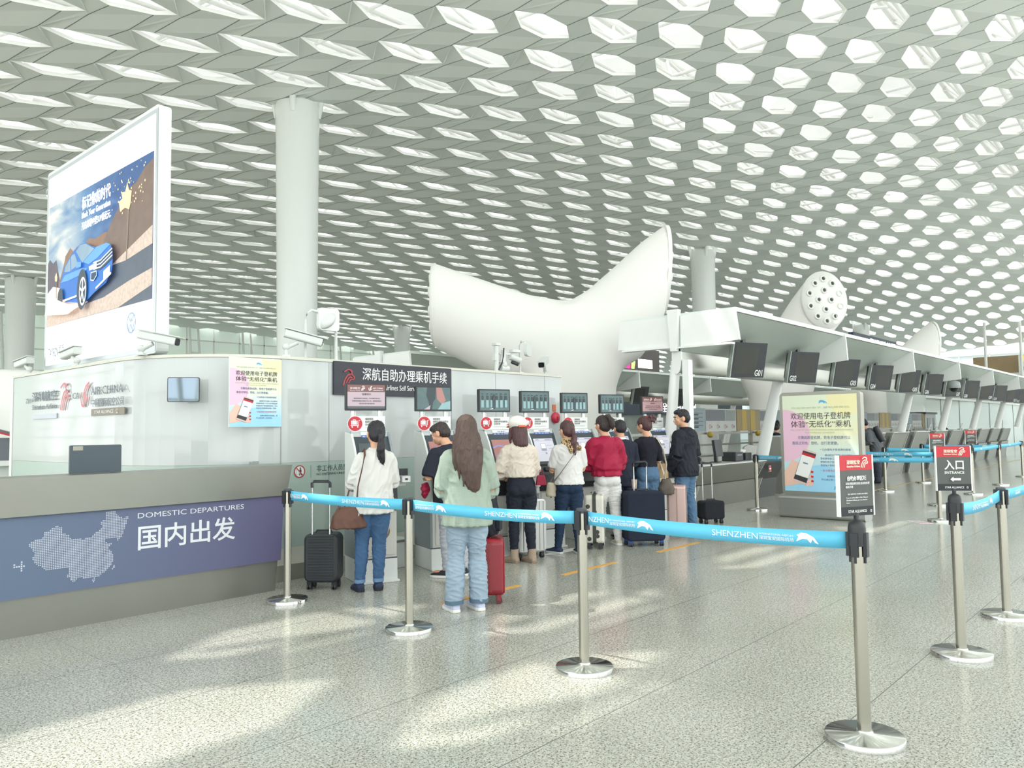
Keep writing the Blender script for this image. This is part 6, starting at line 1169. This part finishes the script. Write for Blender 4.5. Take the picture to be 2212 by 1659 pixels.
# 4 cream blouse and cap
d = P('woman in a cream blouse and white cap with black trousers and taupe boots', 6.76, 5.84, -38, 1.63, arms={'L': ((0.145, 0.02, 0.63), (0.10, 0.13, 0.60)), 'R': ((0.112, 0.05, 0.63), (0.06, 0.18, 0.64))}, stance=0.062, sway=-0.06, head=(14, 6), feet={'L': (-0.072, 0.01, 35), 'R': (0.05, -0.01, 20)}, seed=14)
d.body(); d.hair('bob', H_RED); d.top(cloth('cream_lace', '#d6cbbe', 0.85, 26, 0.07, 0.6, 45), length=0.59, sleeve=1.75, off=0.014, flare=0.006, puff=0.016, name='cream_blouse', amp=0.0055, freq=48); d.trousers(cloth('black_twill', '#232732', 0.8), waist=0.635, end=0.085, width=-0.002); d.shoes(cloth('taupe_suede', '#a2907f', 0.85), cloth('taupe_sole', '#8d7c6c'), tall=0.045)
cp = MB(); cp.ell((0, -0.004, 0.965), (0.066, 0.080, 0.054), 26, 14); k = len(cp.v); d.V(cp, d.headp); cap = link(blend(cp, 0.006, 3), 'cap', cloth('white_canvas', '#e9e6de', 0.8), d.t)
cb = MB().ell((0, 0.085, 0.950), (0.045, 0.050, 0.006), 20, 8); d.V(cb, d.headp); cb.build('brim', cloth('white_canvas', '#e9e6de'), cap); cb = MB().box((0, -0.076, 0.936), (0.05, 0.010, 0.012)); d.V(cb, d.headp); cb.build('strap', cloth('orange_web', '#d8653a'), cap)
cb = MB(); 
for i in range(2): cb.box((-0.060, 0.020, 0.948 + i * 0.012), (0.012, 0.036, 0.005))
d.V(cb, d.headp); cb.build('embroidery', cloth('orange_web', '#d8653a'), cap); D4 = d
# 5 leopard scarf
e = P('woman in a white tee and leopard print scarf with dark jeans', 7.56, 5.80, -42, 1.60, arms={'L': ((0.125, 0.03, 0.625), (0.08, 0.15, 0.60)), 'R': ((0.120, 0.05, 0.63), (0.07, 0.18, 0.63))}, stance=0.07, head=(22, 12), feet={'L': (-0.088, 0.03, 40), 'R': (0.066, -0.01, 0)}, seed=15)
e.body(); e.hair('pony', H_RED); e.top(cloth('white_jersey', '#dbdad8', 0.85, 10, 0.03), length=0.52, sleeve=0.85, off=0.013, flare=0.010, sleeve_r=0.006, name='white_tee'); e.trousers(DENIM_D, end=0.06, width=-0.001); e.shoes(cloth('navy_canvas', '#333b52', 0.7), mat('pale_sole', '#cfd0cf', 0.5))
def leopard():
    m = bpy.data.materials.new('leopard_print_cloth'); m.use_nodes = True; nt = m.node_tree; n = nt.nodes; l = nt.links; b_ = n['Principled BSDF']; tc = n.new('ShaderNodeTexCoord')
    v = n.new('ShaderNodeTexVoronoi'); v.inputs['Scale'].default_value = 42; l.new(tc.outputs['Object'], v.inputs['Vector']); r = n.new('ShaderNodeValToRGB'); q = r.color_ramp.elements; q[0].position = 0.0; q[0].color = rgb('#9a7650'); q[1].position = 0.62; q[1].color = rgb('#c7a67c'); x = q.new(0.24); x.color = rgb('#9a7650'); x = q.new(0.27); x.color = rgb('#2c2420'); x = q.new(0.44); x.color = rgb('#2c2420'); x = q.new(0.5); x.color = rgb('#c7a67c')
    l.new(v.outputs['Distance'], r.inputs[0]); l.new(r.outputs[0], b_.inputs['Base Color']); b_.inputs['Roughness'].default_value = 0.85; return m
sc = MB(); sc.rings([((0, 0.0, 0.79), (0.072, 0, 0), (0, 0.056, 0)), ((0, -0.002, 0.815), (0.064, 0, 0), (0, 0.058, 0)), ((0.004, -0.006, 0.845), (0.056, 0, 0), (0, 0.054, 0)), ((0, 0.0, 0.868), (0.046, 0, 0), (0, 0.046, 0))], 24); sc.tube([(-0.02, -0.055, 0.83), (0.03, -0.066, 0.80), (0.085, -0.045, 0.79)], [0.022, 0.024, 0.02], 10); sc.tube([(0.0, -0.06, 0.83), (0.005, -0.072, 0.79), (0.01, -0.072, 0.755)], [0.026, 0.024, 0.012], 10)
e.V(sc, e.bend); me = blend(sc, 0.0075, 4); bump_noise(me, 0.005, 40, 4); link(me, 'scarf', leopard(), e.t); E5 = e
# 6 crimson jacket
f = P('woman in a crimson bomber jacket and white trousers with hair tied up', 8.42, 5.80, -40, 1.665, arms={'L': ((0.140, 0.03, 0.63), (0.10, 0.14, 0.60)), 'R': ((0.128, 0.04, 0.63), (0.07, 0.16, 0.60))}, stance=0.055, sway=-0.07, head=(24, 8), feet={'L': (-0.066, 0.06, 10), 'R': (0.06, 0.0, 4)}, seed=16)
f.body(); f.hair('high', H_DARK); f.top(cloth('crimson_velvet', '#a01d3f', 0.55, 6, 0.22, 0.3, 40), length=0.535, sleeve=1.85, off=0.022, flare=0.022, sleeve_r=0.014, puff=0.006, hem=0.016, name='crimson_jacket', amp=0.008, freq=24); f.trousers(cloth('white_twill', '#dddcdb', 0.8, 8, 0.04), end=0.05, width=0.002, amp=0.0045, freq=34); f.shoes(cloth('cream_knit', '#cfcabb', 0.7), mat('white_sole', '#e7e6e2'), accent=cloth('burgundy_suede', '#6b3438')); F6 = f
# 7 dark suit
g = P('short haired person in a dark navy suit between the crimson jacket and the black top', 9.05, 6.02, -42, 1.62, male=True, head=(10, 10), lean=4, seed=17, arms={'L': ((0.135, 0.03, 0.63), (0.09, 0.15, 0.62)), 'R': ((0.130, 0.03, 0.63), (0.08, 0.16, 0.62))})
g.body(); g.hair('short', H_BLACK); g.top(cloth('navy_suiting', '#262b3a', 0.75), length=0.44, sleeve=1.92, off=0.014, flare=0.006, name='suit_jacket', collar=False); g.trousers(cloth('navy_suiting', '#262b3a'), width=0.006); g.shoes(cloth('black_leather', '#24252a', 0.4, bump=0))
cl = MB().rings([((0, -0.004, 0.822), (0.045, 0, 0), (0, 0.043, 0)), ((0, -0.002, 0.848), (0.038, 0, 0), (0, 0.037, 0))], 20); g.V(cl, g.bend); cl.build('shirt_collar', cloth('white_poplin', '#e3e4e6'), g.t); G7 = g
# 8 black top
h_ = P('woman in a black top and jeans with messy tied hair at the last kiosk', 9.46, 5.88, -38, 1.66, head=(34, 14), seed=18, arms={'L': ((0.125, 0.05, 0.63), (0.08, 0.19, 0.64)), 'R': ((0.125, 0.03, 0.63), (0.08, 0.16, 0.60))})
h_.body(); h_.hair('bun', H_RED); h_.top(cloth('black_knit_top', '#23252e', 0.85), length=0.575, sleeve=1.0, off=0.010, collar=False, name='black_top'); h_.trousers(DENIM_M, width=0.010); h_.shoes(cloth('black_leather', '#24252a')); hs = MB().ell((0.006, -0.052, 0.985), (0.022, 0.018, 0.012), 14, 8); h_.V(hs, h_.headp); hs.build('scrunchie', cloth('red_scrunchie', '#c23b36', 0.7), h_.t); H8 = h_
# 9 man in black jacket
i9 = P('man in a black hooded jacket and jeans, face turned left, holding a suitcase handle', 10.14, 5.66, 2, 1.765, male=True, head=(38, 10), seed=19, stance=0.05, feet={'L': (-0.055, 0.02, 10), 'R': (0.06, -0.02, -30)}, arms={'L': ((0.142, 0.01, 0.615), (0.135, 0.10, 0.495)), 'R': ((0.140, -0.02, 0.61), (0.13, 0.05, 0.46))})
i9.body(); i9.hair('short', H_BLACK); JK = cloth('black_shell_jacket', '#1f232d', 0.6, 8, 0.15); i9.top(JK, length=0.455, sleeve=1.9, off=0.024, flare=0.016, sleeve_r=0.012, hem=0.0, name='hooded_jacket', amp=0.006, freq=26); i9.trousers(DENIM_M, end=0.05, width=0.010, amp=0.005); i9.shoes(cloth('dark_sneaker', '#2b2a33', 0.6), cloth('dark_sole', '#30333c'))
hd = MB(); hd.ell((0, -0.055, 0.795), (0.070, 0.036, 0.048), 20, 10); hd.rings([((0, -0.03, 0.80), (0.072, 0, 0), (0, 0.05, 0)), ((0, -0.016, 0.835), (0.060, 0, 0), (0, 0.052, 0)), ((0, -0.004, 0.852), (0.050, 0, 0), (0, 0.048, 0))], 20); i9.V(hd, i9.bend); me = blend(hd, 0.008, 5); bump_noise(me, 0.004, 30, 2); link(me, 'hood', JK, i9.t)
zp = MB(); zp.tube([(-0.168, -0.006, 0.70), (-0.180, 0.012, 0.63), (-0.176, 0.05, 0.565), (-0.170, 0.080, 0.52)], 0.0028, 6); zp.tube([(-0.07, 0.088, 0.80), (-0.075, 0.10, 0.70), (-0.08, 0.10, 0.58), (-0.08, 0.098, 0.47)], 0.003, 6); i9.V(zp, i9.bend); zp.build('white_zip', M_TXTW, i9.t); I9 = i9
# staff and other people further away
def stool(x, y, label):
    t = thing('stool', label, 'stool', (x, y, 0)); MB().lathe([(0.2, 0.0), (0.2, 0.03), (0.03, 0.05), (0.03, 0.70), (0.19, 0.72), (0.19, 0.78)], seg=20).build('frame', M_BLACK, t)
j = P('airline agent in dark uniform seated behind the low counter, facing right', 18.0, 7.62, -70, 1.66, seated=True, lean=8, head=(-8, 10), seed=21, group='airline agents', z=-0.05)
j.body(); j.hair('bun', H_BLACK); j.top(cloth('agent_navy', '#252d3c', 0.75), length=0.46, sleeve=1.9, off=0.012, name='uniform_jacket'); j.trousers(cloth('agent_navy', '#252d3c')); stool(18.0, 7.62, 'dark stool under the seated agent behind the low counter')
k_ = P('traveller in a grey jacket leaning on the far counters, half hidden by the poster stand', 21.25, 6.35, 12, 1.72, male=True, lean=24, seed=22, group='people at the far counters', stance=0.07)
k_.body(); k_.hair('short', H_BLACK); k_.top(cloth('grey_shell', '#63676c', 0.7, 8, 0.15), length=0.45, sleeve=1.9, off=0.020, flare=0.01, sleeve_r=0.01, name='grey_jacket'); k_.trousers(cloth('charcoal_twill', '#3a3f49', 0.8), width=0.012); k_.shoes(cloth('dark_sneaker', '#2b2a33')); K11 = k_
l_ = P('agent whose black head shows above the far right counters', 34.4, 7.75, 60, 1.66, seated=True, seed=23, group='airline agents', z=-0.02); l_.body(); l_.hair('short', H_BLACK); l_.top(cloth('agent_navy', '#252d3c'), length=0.46, sleeve=1.9, off=0.012, name='uniform_jacket'); stool(34.4, 7.75, 'stool under the far right agent')
# ================================================================ bags and suitcases
def carry(label, P_, cat='bag', name='shoulder_bag'): return thing(name, label, cat, tuple(P_))
def strap(t, pts, r, m, name='strap', flat=0.35):
    MB().tube([Vector(p) - t.location for p in pts], r, 8, flat=flat).build(name, m, t)
L_BROWN = cloth('brown_leather', '#6a4c42', 0.5, 9, 0.15, 0.15, 60); L_TAUPE = cloth('taupe_leather', '#5c544c', 0.5, 9, 0.15, 0.1, 60); L_BEIGE = cloth('beige_leather', '#c9bfa9', 0.5, 9, 0.06, 0.1, 60); L_RED = cloth('wine_leather', '#8a2038', 0.4, 9, 0.1, 0.1, 60); L_NAVY = cloth('navy_tote_leather', '#33404e', 0.5, 9, 0.12, 0.1, 60)
def bag_body(mb, w_, d_, h__, taper=0.75, top=0.5):
    mb.rings([((0, 0, -h__), (w_ * 0.48, 0, 0), (0, d_ * 0.48, 0)), ((0, 0, -h__ * 0.96), (w_ * 0.52, 0, 0), (0, d_ * 0.54, 0)), ((0, 0, -h__ * 0.5), (w_ * 0.46, 0, 0), (0, d_ * 0.48, 0)), ((0, 0, -h__ * 0.1), (w_ * 0.5 * taper, 0, 0), (0, d_ * 0.5 * top, 0)), ((0, 0, 0), (w_ * 0.48 * taper, 0, 0), (0, d_ * 0.3 * top, 0))], 24)
def soft(mb, t, name, m, amp=0.006, freq=22, seed=0, vox=0.012, rz=0.0):
    if rz: mb.xf(Matrix.Rotation(rz, 4, 'Z'))
    me = blend(mb, vox, 5); bump_noise(me, amp, freq, seed); return link(me, name, m, t)
# brown bag of the woman in white
q = W1.at((-0.150, -0.045, 0.50)); t = carry('brown leather shoulder bag hanging at the left hip of the woman in white', q)
mb = MB(); bag_body(mb, 0.34, 0.17, 0.20, 0.62, 0.6); soft(mb, t, 'body', L_BROWN, rz=math.radians(-24))
for s in (-1, 1): MB().tube([Vector((x_, s * 0.03, z_)) for x_, z_ in ((-0.09, -0.02), (-0.075, 0.05), (-0.03, 0.085), (0.03, 0.085), (0.075, 0.05), (0.09, -0.02))], 0.007, 8).xf(Matrix.Rotation(math.radians(-24), 4, 'Z')).build('handle', L_BROWN, t)
strap(t, [q + Vector((0.07, -0.03, -0.02)), W1.at((-0.105, -0.088, 0.62)), W1.at((-0.088, -0.098, 0.72)), W1.at((-0.074, -0.080, 0.80)), W1.at((-0.070, -0.02, 0.836)), W1.at((-0.078, 0.06, 0.79)), W1.at((-0.12, 0.09, 0.65)), q + Vector((0.0, 0.06, -0.02))], 0.010, L_BROWN)
MB().rbox((0.06, -0.085, -0.08), (0.018, 0.006, 0.05), 0.004).build('key_charm', M_POLISH, t)
# pink pouch of the person in black
q = B2.at((-0.10, 0.16, 0.60)); t = carry('crumpled raspberry pouch held by the person in the black tee', q, 'pouch', 'pouch'); mb = MB(); mb.ell((0, 0, -0.06), (0.05, 0.04, 0.085), 16, 10); soft(mb, t, 'body', cloth('raspberry_plastic', '#b02a4c', 0.35, 12, 0.25), 0.010, 40, 5, 0.008)
# wine red mini bag
q = D4.at((0.135, -0.015, 0.60)); t = carry('small wine red handbag at the right side of the woman in cream', q, 'bag', 'handbag'); MB().prism([(-0.055, -0.11), (0.065, -0.11), (0.045, 0.0), (-0.035, 0.0)], 0.06, (0, 0, 0), ((1, 0, 0), (0, 0, 1), (0, -1, 0))).build('body', L_RED, t, bevel=0.006, rz=math.radians(-38)); MB().tube([(-0.03, -0.02, 0), (-0.02, -0.02, 0.06), (0.02, -0.02, 0.06), (0.035, -0.02, 0)], 0.006, 8).build('handle', L_RED, t)
# beige crossbody of leopard scarf woman
q = E5.at((-0.130, 0.015, 0.535)); t = carry('beige crossbody bag on a grey strap at the left hip of the leopard scarf woman', q); mb = MB(); bag_body(mb, 0.15, 0.10, 0.17, 0.8, 0.8); soft(mb, t, 'body', L_BEIGE, 0.003, 30, 6, 0.010, math.radians(-40))
strap(t, [q + Vector((0, 0, -0.01)), E5.at((-0.085, -0.078, 0.60)), E5.at((-0.02, -0.092, 0.69)), E5.at((0.035, -0.086, 0.76)), E5.at((0.064, -0.062, 0.815)), E5.at((0.07, 0.0, 0.836)), E5.at((0.05, 0.075, 0.78)), E5.at((-0.06, 0.10, 0.64)), q + Vector((0.02, 0.05, -0.01))], 0.011, cloth('grey_strap', '#8b837b'))
# navy tote of the suit
q = G7.at((-0.155, -0.05, 0.645)); t = carry('dark navy tote bag hanging left of the person in the navy suit', q, 'bag', 'tote_bag'); MB().prism([(-0.13, -0.32), (0.13, -0.32), (0.135, 0.0), (-0.135, 0.0)], 0.10, (0, 0.05, 0), ((1, 0, 0), (0, 0, 1), (0, -1, 0))).build('body', L_NAVY, t, bevel=0.012, rz=math.radians(-42))
strap(t, [q + Vector((-0.08, 0.05, 0)), q + Vector((-0.03, 0.0, 0.12)), G7.at((-0.118, -0.05, 0.79)), G7.at((-0.105, 0.0, 0.835)), G7.at((-0.115, 0.05, 0.78)), q + Vector((0.08, 0.02, 0))], 0.011, L_NAVY); MB().tube([q - q, Vector((0, -0.03, 0.03))], 0.012, 8).build('ring', M_POLISH, t)
# taupe bag + paper bag of black top
q = H8.at((0.150, -0.04, 0.475)); t = carry('drooping taupe leather bag on a pale strap, right of the woman in the black top', q); mb = MB(); bag_body(mb, 0.24, 0.14, 0.22, 0.5, 0.6); soft(mb, t, 'body', L_TAUPE, 0.010, 18, 7, 0.012, math.radians(-38)); strap(t, [q + Vector((-0.03, 0.0, 0.0)), H8.at((0.142, -0.075, 0.60)), H8.at((0.115, -0.075, 0.72)), H8.at((0.085, -0.055, 0.80)), H8.at((0.08, 0.0, 0.828)), H8.at((0.10, 0.07, 0.76)), H8.at((0.15, 0.08, 0.60)), q + Vector((0.04, 0.03, 0.0))], 0.014, L_BEIGE)
q = H8.at((0.145, 0.10, 0.62)); t = carry('tan paper carrier bag hanging between the black top and the man', q, 'paper bag', 'paper_bag'); kr = mat('kraft_paper', '#b2946e', 0.8, var=0.06); pb = MB().use(kr).prism([(-0.12, -0.36), (0.12, -0.36), (0.12, -0.04), (-0.12, -0.04)], 0.09, (0, 0.045, 0), ((1, 0, 0), (0, 0, 1), (0, -1, 0))); pb.use(mat('cream_paper', '#d8cdbd', 0.8, var=0.04)).box((0, -0.047, -0.30), (0.236, 0.004, 0.11)); pb.build('bag', None, t, rz=math.radians(-30)); MB().tube([(-0.06, 0, -0.05), (-0.03, 0, 0.0), (0.03, 0, 0.0), (0.06, 0, -0.05)], 0.004, 6).build('handle', kr, t)
# backpack of the far traveller
q = K11.at((0.0, -0.125, 0.70)); t = carry('black backpack on the back of the traveller in grey', q, 'backpack', 'backpack'); MB().rbox((0, 0, 0), (0.28, 0.14, 0.42), 0.06, M=Matrix.Rotation(math.radians(-24), 3, 'X')).build('body', M_BLACK, t, bevel=0.02, rz=math.radians(12))
# ---- suitcases (local: x width, y depth with the back towards -y, z up)
M_WH = mat('wheel_black', '#2b2d30', 0.5, var=0.08); M_ALU = mat('aluminium_tube', '#dcdedd', 0.25, 0.8, var=0.03)
def suitcase(name, label, x, y, rz, w_, d_, h__, shell, ribs=0, handle=0.0, wheel=M_WH, foot=None, grip=M_BLACK, rib_m=None, band=None, side_handle=False, soft_top=0.05, hy=-0.3, wr=0.028):
    t = thing('suitcase', label, 'suitcase', (x, y, 0), math.radians(rz), 'suitcases in the queue'); z0 = wr * 2 + 0.015; zc_ = z0 + h__ / 2
    mb = MB(); mb.rbox((0, 0, zc_), (w_, d_, h__), min(soft_top, d_ * 0.4), 5, axis='Y' if ribs >= 0 else 'Z'); mb.build('shell', shell, t, bevel=0.022)
    if ribs > 0:
        rb = MB()
        for i in range(ribs):
            xx = -w_ / 2 + w_ * (i + 0.5) / ribs
            for s in (-1, 1): rb.rbox((xx, s * (d_ / 2 + 0.002), zc_), (w_ / ribs * 0.62, 0.010, h__ * 0.90), 0.004, 2, axis='Z')
        for s in (-1, 1): rb.box((s * (w_ / 2 + 0.001), 0, zc_), (0.006, 0.02, h__ * 0.86))
        rb.build('ribs', rib_m or shell, t)
    if band: MB().rbox((0, 0, zc_), (w_ + 0.006, 0.045, h__ + 0.006), min(soft_top, d_ * 0.4), 5, axis='Y').build('zip_band', band, t)
    for sx in (-1, 1):
        for sy in (-1, 1):
            cx, cy = sx * (w_ / 2 - 0.045), sy * (d_ / 2 - 0.045); o = MB()
            o.prism([(-0.022, z0 + 0.03), (0.022, z0 + 0.03), (0.014, wr), (-0.014, wr)], 0.044, (cx - 0.022, cy, 0), KX); o = o.build('caster', foot or M_WH, t)
            wm = MB()
            for k in (-0.013, 0.013): wm.lathe([(0.004, -0.008), (wr, -0.008), (wr, 0.008), (0.004, 0.008)], (0, 0, 0), 18, M=Matrix.Rotation(PI / 2, 3, 'Y')).xf(Matrix.Identity(4)) if False else wm.tube([(cx + k - 0.008, cy, wr), (cx + k + 0.008, cy, wr)], wr, 18)
            wm.build('wheel', wheel, o)
    MB().tube([(-0.08, 0, z0 + h__ - 0.005), (-0.07, 0, z0 + h__ + 0.022), (0.07, 0, z0 + h__ + 0.022), (0.08, 0, z0 + h__ - 0.005)], 0.010, 8).build('top_handle', grip, t)
    if handle:
        hh = z0 + h__; hb = MB(); yy = hy * d_
        for s in (-1, 1): hb.tube([(s * 0.085, yy, hh - 0.10), (s * 0.085, yy, hh + handle * 0.55)], 0.0085, 10); hb.tube([(s * 0.085, yy, hh + handle * 0.55), (s * 0.085, yy, hh + handle - 0.03)], 0.0065, 10)
        hb.build('telescopic_tubes', M_ALU, t); MB().tube([(-0.088, yy, hh + handle - 0.06), (-0.088, yy, hh + handle - 0.015), (-0.07, yy, hh + handle), (0.07, yy, hh + handle), (0.088, yy, hh + handle - 0.015), (0.088, yy, hh + handle - 0.06)], 0.014, 12).build('grip', grip, t)
    if side_handle: MB().rbox((w_ / 2 + 0.012, 0, zc_ + 0.03), (0.02, 0.03, 0.16), 0.006).build('side_handle', grip, t)
    return t
ABS = mat('black_ribbed_shell', '#23292e', 0.42, var=0.06, scale=6)
s1 = suitcase('s', 'black hard shell cabin suitcase with raised handle beside the first kiosk', 4.49, 6.44, -52, 0.33, 0.22, 0.46, ABS, ribs=0, handle=0.50, soft_top=0.06, hy=-0.42)
rb = MB()
for i in range(16):
    for s in (-1, 1): rb.rbox((0, s * 0.112, 0.12 + i * 0.026), (0.25, 0.008, 0.012), 0.004, 2, axis='X')
rb.build('ribs', ABS, s1)
REDS = mat('red_gloss_shell', '#8f2832', 0.25, var=0.06, scale=5); MR = mat('wheel_dark_red', '#5f2a2f', 0.4, var=0.08)
suitcase('s', 'glossy red ribbed suitcase standing beside the woman in the sage shirt', 5.09, 4.80, 44, 0.37, 0.235, 0.485, REDS, ribs=5, handle=0.0, wheel=MR, foot=REDS, grip=REDS, side_handle=True)
t = thing('backpack', 'black backpack sitting on top of the red suitcase', 'backpack', (5.10, 4.81, 0.573), math.radians(35)); mb = MB(); mb.rings([((0, 0, 0.0), (0.13, 0, 0), (0, 0.075, 0)), ((0, 0, 0.06), (0.15, 0, 0), (0, 0.09, 0)), ((0, 0, 0.22), (0.145, 0, 0), (0, 0.085, 0)), ((0, 0, 0.34), (0.12, 0, 0), (0, 0.065, 0)), ((0, 0, 0.39), (0.06, 0, 0), (0, 0.03, 0))], 24); soft(mb, t, 'body', cloth('black_nylon', '#262a33', 0.7), 0.006, 26, 8, 0.012); MB().rbox((0, -0.088, 0.13), (0.2, 0.03, 0.18), 0.03, axis='Y').build('front_pocket', cloth('black_nylon', '#262a33'), t)
SIL = mat('silver_ribbed_shell', '#b4b5b3', 0.28, 0.6, var=0.06)
suitcase('s', 'silver ribbed suitcase under a draped grey jacket beside the woman in cream', 7.02, 6.02, -15, 0.40, 0.24, 0.62, SIL, ribs=7, handle=0.36, grip=M_GREY, hy=0.0)
t = thing('draped_jacket', 'crumpled light grey jacket draped over the silver suitcase handle', 'jacket', (6.95, 6.03, 0.78)); mb = MB(); mb.rings([((0, 0, 0.02), (0.17, 0, 0), (0, 0.11, 0)), ((0, 0, 0.12), (0.19, 0, 0), (0, 0.12, 0)), ((-0.02, 0, 0.24), (0.15, 0, 0), (0, 0.09, 0)), ((-0.02, 0, 0.34), (0.10, 0, 0), (0, 0.06, 0))], 24); mb.tube([(-0.15, -0.03, 0.22), (-0.20, -0.05, 0.08), (-0.18, -0.06, -0.04)], [0.05, 0.05, 0.035], 10); mb.tube([(0.12, -0.08, 0.2), (0.15, -0.10, 0.06), (0.15, -0.11, -0.03)], [0.05, 0.045, 0.03], 10); soft(mb, t, 'cloth', cloth('light_grey_jersey', '#a5a6a4', 0.85), 0.016, 26, 9, 0.012)
def print_shell():
    m = bpy.data.materials.new('spotted_print_shell'); m.use_nodes = True; nt = m.node_tree; n = nt.nodes; l = nt.links; b_ = n['Principled BSDF']; tc = n.new('ShaderNodeTexCoord'); v = n.new('ShaderNodeTexVoronoi'); v.inputs['Scale'].default_value = 11; v.inputs['Randomness'].default_value = 0.9; l.new(tc.outputs['Object'], v.inputs['Vector'])
    r = n.new('ShaderNodeValToRGB'); r.color_ramp.interpolation = 'CONSTANT'; q = r.color_ramp.elements; q[0].position = 0; q[0].color = (0, 0, 0, 1); q[1].position = 0.30; q[1].color = (1, 1, 1, 1); l.new(v.outputs['Distance'], r.inputs[0]); r2 = n.new('ShaderNodeValToRGB'); r2.color_ramp.interpolation = 'CONSTANT'; q = r2.color_ramp.elements; q[0].color = rgb('#3b3a35'); q[1].position = 0.7; q[1].color = rgb('#8a4a38'); x = q.new(0.45); x.color = rgb('#4c5a48'); sx = n.new('ShaderNodeSeparateColor'); l.new(v.outputs['Color'], sx.inputs[0]); l.new(sx.outputs[0], r2.inputs[0])
    mx = n.new('ShaderNodeMix'); mx.data_type = 'RGBA'; l.new(r.outputs[0], mx.inputs[0]); l.new(r2.outputs[0], mx.inputs[6]); mx.inputs[7].default_value = rgb('#dcd9cd'); l.new(mx.outputs[2], b_.inputs['Base Color']); b_.inputs['Roughness'].default_value = 0.3; return m
suitcase('s', 'cream suitcase printed with dark spots and a dark green zip band', 8.14, 5.84, 32, 0.34, 0.235, 0.60, print_shell(), handle=0.0, band=mat('dark_green_band', '#3f443c', 0.5, var=0.06))
NVY = cloth('navy_stretch_cover', '#232a38', 0.85); BLF = mat('blue_corner', '#2c55a8', 0.4, var=0.06)
suitcase('s', 'large suitcase in a dark navy cover with bright blue wheel corners', 8.66, 5.46, -40, 0.50, 0.29, 0.62, NVY, handle=0.37, foot=BLF, hy=0.30, soft_top=0.05)
ROS = mat('rose_gold_shell', '#c9aca6', 0.28, 0.35, var=0.04)
suitcase('s', 'rose gold ribbed suitcase beside the man in the black jacket', 10.02, 5.74, 28, 0.46, 0.26, 0.62, ROS, ribs=9, rib_m=mat('rose_gold_rib', '#a89087', 0.3, 0.5, var=0.05), side_handle=True, grip=mat('rose_gold_grip', '#9c7c74', 0.4, var=0.05))
suitcase('s', 'small black soft suitcase with thin raised handle by the steel counter', 11.26, 5.86, -30, 0.36, 0.24, 0.28, cloth('black_canvas', '#23262c', 0.8), handle=0.58, hy=0.35, soft_top=0.04)
t = thing('boot_bag', 'upright brown leather bag between the rose gold suitcase and the man', 'bag', (10.22, 5.86, 0), math.radians(-30)); mb = MB(); mb.rings([((0, 0, 0), (0.10, 0, 0), (0, 0.07, 0)), ((0, 0, 0.25), (0.11, 0, 0), (0, 0.07, 0)), ((0, 0, 0.50), (0.09, 0, 0), (0, 0.06, 0)), ((0, 0, 0.56), (0.07, 0, 0), (0, 0.04, 0))], 20); soft(mb, t, 'body', cloth('tan_brown_leather', '#7a5d46', 0.6), 0.006, 20, 4, 0.012); MB().tube([(-0.05, 0, 0.55), (-0.03, 0, 0.63), (0.03, 0, 0.63), (0.05, 0, 0.55)], 0.007, 8).build('handle', cloth('tan_brown_leather', '#7a5d46'), t)
t = thing('drink_cup', 'small patterned paper cup behind the raised handle of the navy suitcase', 'cup', (8.72, 5.62, 0.71)); MB().lathe([(0.028, 0), (0.038, 0.12), (0.034, 0.12), (0.03, 0.10)], seg=18).build('cup', mat('cup_print', '#b6a394', 0.5, var=0.4, scale=30), t)
bpy.data.objects.remove(_to); bpy.data.curves.remove(_tc); bpy.data.scenes.remove(TMP)
